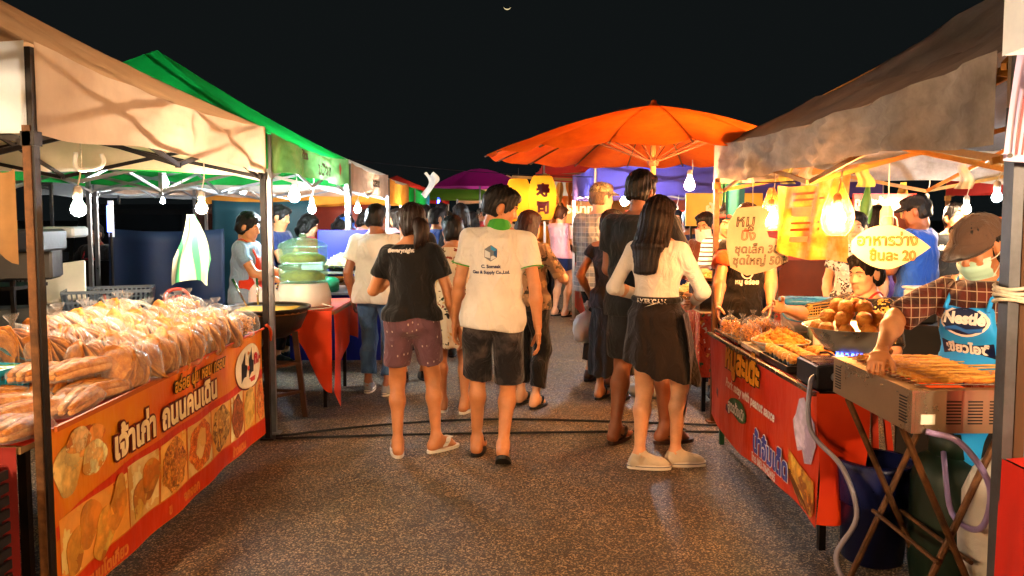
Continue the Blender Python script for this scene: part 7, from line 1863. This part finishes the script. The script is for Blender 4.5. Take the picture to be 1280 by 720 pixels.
# tall man and the woman in white
person('tall man in a dark charcoal t-shirt and grey shorts standing behind the woman in white', (gx(800, 5.35), 5.35), -24, 1.83, HI, False, 1.1, 'brown', feet=((-.13, -.06, 0, 10), (.16, .05, 0, 50)), hands=((-.1, .22, 1.05), (.2, .26, 1.1)), head=(-18, 10, 0), hair=dict(kind='short', vol=1.06), top=dict(kind='tee', mat=CHAR, hem=-.12, loose=.9, grow=.024, cuff=.078), bottom=dict(kind='shorts', mat=cloth('grey_shorts', '2c2e33'), len=.9, cuff=.105), shoes=dict(kind='sandal', mat=BROWNL, back=True), seed=10)
SK = cloth('brown_black_skirt', '1c1412', .3)
o, p, J = person('woman with long dark hair in a white long sleeved top and dark skirt', (gx(822, 4.86), 4.86), -30, 1.65, HI, True, 1.0, 'light', feet=((-.06, -.12, 0, 66), (.12, .04, 0, 58)), hands=((-.16, .2, 1.02), (.16, .26, 1.0)), elbow=((-.7, -.7, -.2), (.7, -.7, -.2)), head=(-14, 14, 0), hair=dict(kind='long', col='150c0a', vol=1.03), top=dict(kind='long', mat=cloth('white_jersey', 'd8cfc6'), hem=.13, loose=.1, grow=.009, cuff=.046, fold=.0025), bottom=dict(kind='skirt', mat=SK, len=.31, flare=.07, slope=-.3, waist=.13, grow=.018), shoes=dict(kind='sneaker', mat=cloth('white_canvas_shoe', 'c4bbaa'), sole=SOLEW), seed=11)
band_ = MB().tube([J['pel'] + J['up'] * .135 + (J['X'] * math.cos(a) * .142 + J['FW'] * math.sin(a) * .108) for a in np.linspace(0, 2 * math.pi, 33)], .02, 8).build('waistband', BLKC, o, True)
project_letters('AMERICAN', .038, mat('print_white', 'e8e0d8'), band_, (0.0, -.3, 1.012), (1, 0, 0), (0, 0, 1), .05, parent=band_, off=.002)
MB().grid(lambda u, v: J['hips'][1] + Vector((.09 + .05 * math.sin(v * 3) + .02 * u, .05 - .16 * u + .02 * math.sin(u * 9), .08 - .52 * v - .14 * u * v)), 8, 12).build('tied_shirt', cloth('dark_brown_shirt', '2c1a14'), o, True)
# shoppers and vendors further down
far = [  # px, depth, yaw, H, fem, hair, top colour, bottom, label
    (545, 9.6, -60, 1.62, False, 'short', 'royal_cotton', 'man in a bright blue shirt looking at the left stalls'), (576, 8.6, 5, 1.66, True, 'mid', 'black_cotton', 'woman with shoulder length hair walking ahead of the floral dress'),
    (590, 10.8, 0, 1.58, True, 'bob', 'grey_cotton', 'woman in a grey top further down the aisle'), (532, 11.5, 20, 1.68, False, 'short', 'charcoal_cotton', 'man in a dark shirt deep in the crowd by the left stalls'),
    (604, 13.0, 180, 1.66, False, 'short', 'navy_cotton', 'man in navy walking towards the viewer down the aisle'), (560, 13.8, 170, 1.6, True, 'mid', 'red_cotton', 'woman in red walking towards the viewer'),
    (520, 9.0, -30, 1.6, True, 'bob', 'white_cotton', 'woman in a white top at the rack table side of the aisle'), (552, 11.0, 12, 1.7, False, 'short', 'navy_cotton', 'man in a navy shirt ahead of the bright blue shirt'), (498, 10.6, 60, 1.62, True, 'mid', 'pink_cotton', 'woman in pink turned to the left stalls'), (610, 11.6, -8, 1.72, False, 'short', 'red_cotton', 'man in a red shirt seen from behind in the aisle'), (630, 13.8, 175, 1.64, True, 'long', 'white_cotton', 'woman in white with long hair walking towards the viewer'), (575, 15.5, 0, 1.74, False, 'short', 'grey_cotton', 'tall man in grey far down the aisle'), (528, 14.6, 150, 1.6, True, 'bob', 'royal_cotton', 'woman in bright blue by the orange canopy'), (505, 13.0, -90, 1.66, False, 'short', 'red_cotton', 'man in red at the red skirted table'), (600, 20.5, 5, 1.7, False, 'short', 'navy_cotton', 'man in navy at the far end of the aisle'), (640, 21.5, 175, 1.6, True, 'mid', 'pink_cotton', 'woman in pink at the far end of the aisle'), (690, 15.0, 60, 1.66, False, 'short', 'white_cotton', 'man in white beyond the sushi stall'),
    (640, 15.5, 10, 1.7, False, 'short', 'black_cotton', 'man in black far down the aisle'), (585, 17.5, -20, 1.62, True, 'tied', 'pink_cotton', 'woman in pink far down the aisle'), (618, 18.5, 160, 1.7, False, 'short', 'white_cotton', 'man in white far down the aisle'),
    (545, 18.0, 30, 1.66, False, 'short', 'grey_blue_cotton', 'man in pale blue far down the left row'), (655, 18.8, -30, 1.6, True, 'bob', 'white_cotton', 'woman in white far down the right row'), (678, 13.2, -110, 1.62, True, 'tied', 'tan_yellow', 'person in a golden yellow shirt below the sushi lantern'),
]
cloth('tan_yellow', 'c98a2c')
for i, (px, Y, yw, H, fem, hk, tm, lab) in enumerate(far):
    person(lab, (gx(px, Y), Y), yw, H, LOW, fem, 1.05, ['tan', 'brown', 'light'][i % 3], hair=dict(kind=hk, col='120c0a'), feet=((-.1, .06, 0, 0), (.1, -.06, 0, 0)), top=dict(kind='tee', mat=MATS[tm], hem=-.08, loose=.8), bottom=dict(kind='jeans', mat=[DENIM, CHAR, NAVY][i % 3]), shoes=dict(kind='sneaker', mat=CHAR, sole=SOLEB), group='crowd down the aisle', seed=20 + i, face=abs(yw) > 90)
# left vendors
o, p, J = person('woman vendor in a grey blue t-shirt with a red apron beside the steamer', (gx(308, 6.95), 6.95), -98, 1.56, MID, True, 1.12, 'tan', hands=((-.1, .36, .98), (.12, .36, .98)), head=(0, 16, 0), hair=dict(kind='tied'), top=dict(kind='tee', mat=LBLUE, hem=-.08, loose=.8), bottom=dict(kind='jeans', mat=CHAR), shoes=dict(kind='sneaker', mat=CHAR, sole=SOLEB), group='vendors of the left row', seed=40, face=True)
apron_on(o, J, cloth('red_orange_apron', 'c2381c'), cloth('red_orange_apron', 'c2381c'), .36)
person('man vendor in a dark blue shirt behind the food pans', (gx(348, 8.35), 8.35), -100, 1.64, MID, False, 1.1, 'tan', hands=((-.1, .34, 1.0), (.1, .34, 1.02)), head=(0, 15, 0), hair=dict(kind='short'), top=dict(kind='tee', mat=NAVY, hem=-.08), bottom=dict(kind='jeans', mat=CHAR), shoes=dict(kind='sneaker', mat=CHAR, sole=SOLEB), group='vendors of the left row', seed=41)
o, p, J = person('vendor in a red t-shirt behind the blue board', (gx(384, 8.75), 8.75), -60, 1.54, MID, True, 1.15, 'light', hands=((-.1, .34, 1.0), (.12, .34, .98)), head=(-10, 16, 0), hair=dict(kind='bob'), top=dict(kind='tee', mat=REDT, hem=-.08), bottom=dict(kind='jeans', mat=CHAR), shoes=dict(kind='sneaker', mat=CHAR, sole=SOLEB), group='vendors of the left row', seed=42, face=True)
o, p, J = person('vendor in a blue cap and pale grey shirt reaching over the table', (gx(413, 9.5), 9.5), -78, 1.56, MID, True, 1.1, 'light', lean=14, hands=((-.06, .5, 1.04), (.16, .5, 1.0)), head=(0, 18, 0), hair=dict(kind='bob'), top=dict(kind='long', mat=GREYT, hem=-.08), bottom=dict(kind='jeans', mat=CHAR), shoes=dict(kind='sneaker', mat=CHAR, sole=SOLEB), group='vendors of the left row', seed=43, face=True)
cap_on(o, J, cloth('blue_cap_cloth', '1f58b8'))
person('vendor in a pink shirt reaching over the table under the pinkish canopy', (gx(447, 11.2), 11.2), -85, 1.62, LOW, True, 1.1, 'light', lean=10, hands=((-.06, .5, 1.08), (.16, .5, 1.05)), hair=dict(kind='bob'), top=dict(kind='long', mat=PINKT, hem=-.08), bottom=dict(kind='jeans', mat=CHAR), shoes=dict(kind='sneaker', mat=CHAR, sole=SOLEB), group='vendors of the left row', seed=44, face=True)
o, p, J = person('vendor in black with a small red printed apron sitting in the bed of the pickup', (gx(120, 9.75), 9.75, .55), 170, 1.6, MID, False, 1.05, 'deep', seated=.16, feet=((-.2, .3, 0, 0), (.2, .3, 0, 0)), hands=((-.25, .25, .25), (.3, .2, .25)), hair=dict(kind='short'), top=dict(kind='tee', mat=BLKC, hem=-.08), bottom=dict(kind='jeans', mat=CHAR), shoes=dict(kind='sneaker', mat=CHAR, sole=SOLEB), group='vendors of the left row', seed=45, face=True)
a_ = apron_on(o, J, cloth('crimson_apron', '8c1a1c'), cloth('crimson_apron', '8c1a1c'), .34, -.05, .12)
# right vendors
OSL = cloth('black_orange_tee', '1a1614')
o, p, J = person('vendor in black t-shirt with orange sleeves and printed apron behind the cardboard', (gx(934, 5.85), 5.85), 165, 1.62, HI, True, 1.14, 'tan', hands=((-.15, .34, .9), (.2, .32, .88)), head=(0, 14, 0), hair=dict(kind='tied', col='2a150c'), top=dict(kind='tee', mat=OSL, hem=-.08, loose=.8, cuff=.072), bottom=dict(kind='jeans', mat=CHAR), shoes=dict(kind='sneaker', mat=CHAR, sole=SOLEB), group='vendors of the satay stall', seed=50, face=True)
for i in (0, 1):
    e = J['sh'][i].lerp(J['elbows'][i], .5); d = (J['elbows'][i] - J['sh'][i]).normalized()
    MB().tube([e - d * .07, e + d * .035], [.073, .078], 16).build('orange_sleeve', cloth('orange_sleeve_cloth', 'd0501c'), o, True)
ap = apron_on(o, J, cloth('black_apron', '100e0e'), cloth('black_apron', '100e0e'), .36)
project_shape([(.045 * math.cos(a), .05 * math.sin(a)) for a in np.linspace(0, 2 * math.pi, 16, endpoint=False)], mat('print_white', 'e8e0d8'), ap, (0, .4, 1.13), (-1, 0, 0), (0, 0, 1), 'apron_print', .003, o)
project_shape([(.03 * math.cos(a), .034 * math.sin(a)) for a in np.linspace(0, 2 * math.pi, 16, endpoint=False)], cloth('black_apron', '100e0e'), ap, (0, .4, 1.125), (-1, 0, 0), (0, 0, 1), 'apron_print', .005, o)
project_letters('หมู อร่อย', .045, mat('print_white', 'e8e0d8'), ap, (0, .4, 1.045), (-1, 0, 0), (0, 0, 1), .045, parent=o)
FL2 = cloth('dark_gold_floral', '171310', pattern=p_floral('171310', ['b8923c', '8a6a24', 'd8bc6c', '3a2c14'], 24, .4))
o, p, J = person('seated woman vendor in a black and gold floral blouse reaching for a tray', (2.12, 4.62), 105, 1.56, HI, True, 1.12, 'light', seated=.61, feet=((-.12, .42, 0, 0), (.12, .42, 0, 0)), hands=((-.16, .22, .7), (.24, .39, .98)), hand_pose=('relax', 'relax'), elbow=((-.7, -.3, -.6), (.6, -.6, -.4)), head=(12, 10, 0), hair=dict(kind='tied'), top=dict(kind='elbow', mat=FL2, hem=-.06, loose=.8, cuff=.07), bottom=dict(kind='jeans', mat=CHAR), shoes=dict(kind='sneaker', mat=CHAR, sole=SOLEB), group='vendors of the satay stall', seed=51, face=True)
apron_on(o, J, cloth('black_apron', '100e0e'), mat('red_strap', 'a82a1c', .7), .36, -.02)
st2 = thing('plastic_stool', 'low plastic stool under the seated vendor', 'stool', (2.12, 4.62, 0))
MB().lathe([(.16, .44), (.17, .455), (.165, .465), (.01, .468)], (0, 0, 0), 20).build('seat', mat('chair_c2330f', 'c2330f'), st2, True)
for a in range(4): MB().bar((.12 * math.cos(a * 1.571), .12 * math.sin(a * 1.571), .45), (.18 * math.cos(a * 1.571), .18 * math.sin(a * 1.571), 0), .035, .02).build('leg', mat('chair_c2330f', 'c2330f'), st2)
PL2 = cloth('red_brown_plaid', '5a2418', pattern=p_plaid('1c100c', 'c8b49a', 80, 80))
o, p, J = person('vendor in a brown cap and pale mask with a blue apron turning skewers', (1.95, 3.17), 122, 1.55, HI, True, 1.12, 'tan', lean=8, hands=((-.24, .2, .95), (.17, .46, 1.02)), hand_pose=('relax', 'grip'), elbow=((-.6, -.6, -.5), (.8, -.3, .1)), palm=(None, (0, -.3, -1)), head=(-8, 20, 0), hair=dict(kind='tied', vol=.93), top=dict(kind='elbow', mat=PL2, hem=-.08, loose=.9, cuff=.078), bottom=dict(kind='jeans', mat=CHAR), shoes=dict(kind='sneaker', mat=CHAR, sole=SOLEB), group='vendors of the satay stall', seed=52, face=True)
cap_on(o, J, cloth('brown_cap_cloth', '5a4438'), brim=.085, dome=(.096, .118, .088))
hl = J['hl']
mk_ = MB().grid(lambda u, v: hl(((u - .5) * .15, .118 - .055 * abs((u - .5) * 2) ** 2.0 - .018 * abs(v - .5) * 2 + .004 * math.sin(v * 19), -.012 - .088 * v)), 14, 12).build('face_mask', mat('mask_green', 'a8d4c4', .8, 0, .08, 5, .1), o, True)
for sg in (-1, 1):
    for v in (-.02, -.095): MB().tube(smoothpts([hl((sg * .073, .064, v)), hl((sg * .084, .02, (v - .02) / 2)), hl((sg * .088, -.02, .0))], 4), .002, 5).build('ear_loop', WHITE_PL, mk_, True)
ap = apron_on(o, J, mat('sky_blue_vinyl_apron', '1f9af0', .45, 0, .12, 5, .25, 14), mat('sky_blue_vinyl_apron', '1a8cc4'), .40, -.5, .16)
fwd = Vector((0, 1, 0))
ao = (0, .5, 1.13)
project_shape([(.085 * math.cos(a) * (1 + .12 * math.cos(2 * a)), .062 * math.sin(a)) for a in np.linspace(0, 2 * math.pi, 22, endpoint=False)], mat('print_white', 'e8e0d8'), ap, ao, (-1, 0, 0), (0, 0, 1), 'logo_border', .003, o)
project_shape([(.076 * math.cos(a) * (1 + .12 * math.cos(2 * a)), .053 * math.sin(a)) for a in np.linspace(0, 2 * math.pi, 22, endpoint=False)], mat('print_deep_navy', '101c44', .4, bump=0), ap, ao, (-1, 0, 0), (0, 0, 1), 'logo_field', .0045, o)
project_letters('Nestlé', .06, mat('print_white', 'e8e0d8'), ap, (0, .5, 1.122), (-1, 0, 0), (0, 0, 1), .055, parent=o, off=.006)
project_shape([(-.075, -.028), (-.03, -.018), (.02, -.032), (.075, -.02), (.07, -.036), (.02, -.046), (-.03, -.034), (-.07, -.042)], mat('print_mid_blue', '2a6ac0', .4, bump=0), ap, ao, (-1, 0, 0), (0, 0, 1), 'logo_wave', .006, o)
project_shape([(-.1, -.03), (.1, -.03), (.1, .03), (-.1, .03)], mat('print_deep_navy', '101c44'), ap, (0, .5, 1.02), (-1, 0, 0), (0, 0, 1), 'print_band', .003, o)
project_letters('เขียวไอซ์', .05, mat('print_white', 'e8e0d8'), ap, (0, .5, 1.005), (-1, 0, 0), (0, 0, 1), .05, parent=o, off=.005)
# people behind the satay stall
o, p, J = person('man in a blue t-shirt and black cap behind the satay stall', (gx(1148, 6.3), 6.3), 42, 1.70, MID, False, 1.12, 'brown', hands=((-.1, .34, 1.1), (.15, .34, 1.05)), head=(10, 14, 0), hair=dict(kind='short', vol=.95), top=dict(kind='tee', mat=BLUET, hem=-.1, loose=.9), bottom=dict(kind='jeans', mat=CHAR), shoes=dict(kind='sneaker', mat=CHAR, sole=SOLEB), group='people behind the satay stall', seed=60)
cap_on(o, J, BLKC)
o, p, J = person('man in a dark printed t-shirt facing the aisle behind the satay stall', (gx(1192, 6.9), 6.9), 175, 1.64, MID, False, 1.1, 'tan', hair=dict(kind='short'), top=dict(kind='tee', mat=CHAR, hem=-.1), bottom=dict(kind='jeans', mat=CHAR), shoes=dict(kind='sneaker', mat=CHAR, sole=SOLEB), group='people behind the satay stall', seed=61, face=True)
project_letters('NIGHT RIDER', .06, mat('print_white', 'e8e0d8'), p['shirt'], (0, .4, 1.24), (-1, 0, 0), (0, 0, 1), .05, parent=o)
person('woman in a black and white patterned blouse behind the orange sheet', (gx(1070, 6.4), 6.4), 150, 1.56, MID, True, 1.05, 'light', hair=dict(kind='tied'), top=dict(kind='tee', mat=cloth('bw_floral', 'b8b0a8', pattern=p_floral('b8b0a8', ['1c1816', '3a3430', 'd8d0c8'], 26, .4)), hem=-.08), bottom=dict(kind='jeans', mat=CHAR), shoes=dict(kind='sneaker', mat=CHAR, sole=SOLEB), group='people behind the satay stall', seed=62, face=True)
person('person in a purple shirt standing beyond the seated vendor', (gx(1096, 7.0), 7.0), 20, 1.62, LOW, True, 1.05, 'tan', hair=dict(kind='bob'), top=dict(kind='tee', mat=cloth('purple_cotton', '3a1f78'), hem=-.08), bottom=dict(kind='jeans', mat=CHAR), shoes=dict(kind='sneaker', mat=CHAR, sole=SOLEB), group='people behind the satay stall', seed=63)
person('man in a dark blue shirt seen from behind under the purple canopy', (gx(862, 8.6), 8.6), 10, 1.58, MID, False, 1.1, 'brown', hair=dict(kind='short'), top=dict(kind='tee', mat=NAVY, hem=-.1, loose=.9), bottom=dict(kind='jeans', mat=CHAR), shoes=dict(kind='sneaker', mat=CHAR, sole=SOLEB), group='vendors under the parasol', seed=64)
o, p, J = person('vendor with a white face cloth and brown shirt at the parasol stall', (gx(883, 7.5), 7.5), 140, 1.56, MID, True, 1.08, 'tan', hands=((-.12, .36, 1.0), (.12, .36, 1.0)), head=(0, 12, 0), hair=dict(kind='tied'), top=dict(kind='elbow', mat=cloth('brown_cotton', '5c3220'), hem=-.08), bottom=dict(kind='jeans', mat=CHAR), shoes=dict(kind='sneaker', mat=CHAR, sole=SOLEB), group='vendors under the parasol', seed=65, face=True)
hl = J['hl']; MB().grid(lambda u, v: hl(((u - .5) * .17, .112 - .05 * abs((u - .5) * 2) ** 2, -.01 - .2 * v)), 12, 8).build('face_cloth', cloth('white_cotton', 'd2cdc4'), o, True)
o, p, J = person('woman vendor in a black and white striped shirt with a red head band', (gx(908, 6.75), 6.75), 170, 1.60, MID, True, 1.06, 'tan', hands=((-.12, .36, 1.0), (.12, .36, 1.0)), head=(0, 12, 0), hair=dict(kind='bun', at=(0, -.06, .13)), top=dict(kind='elbow', mat=cloth('bw_stripes', 'd2cdc4', pattern=p_stripes('141214')), hem=-.08), bottom=dict(kind='jeans', mat=CHAR), shoes=dict(kind='sneaker', mat=CHAR, sole=SOLEB), group='vendors under the parasol', seed=66, face=True)
hl = J['hl']; MB().tube([hl((.092 * math.sin(a), -.014 + .112 * math.cos(a), .062 + .02 * math.cos(a))) for a in np.linspace(0, 2 * math.pi, 25)], .016, 8).build('head_band', REDT, o, True)
person('person in white seen between the men under the purple canopy', (gx(845, 10.4), 10.4), 170, 1.6, LOW, True, 1.05, 'tan', hair=dict(kind='bob'), top=dict(kind='tee', mat=WHT, hem=-.08), bottom=dict(kind='jeans', mat=CHAR), shoes=dict(kind='sneaker', mat=CHAR, sole=SOLEB), group='vendors under the purple canopy', seed=67, face=True)

bpy.data.scenes.remove(TMP)
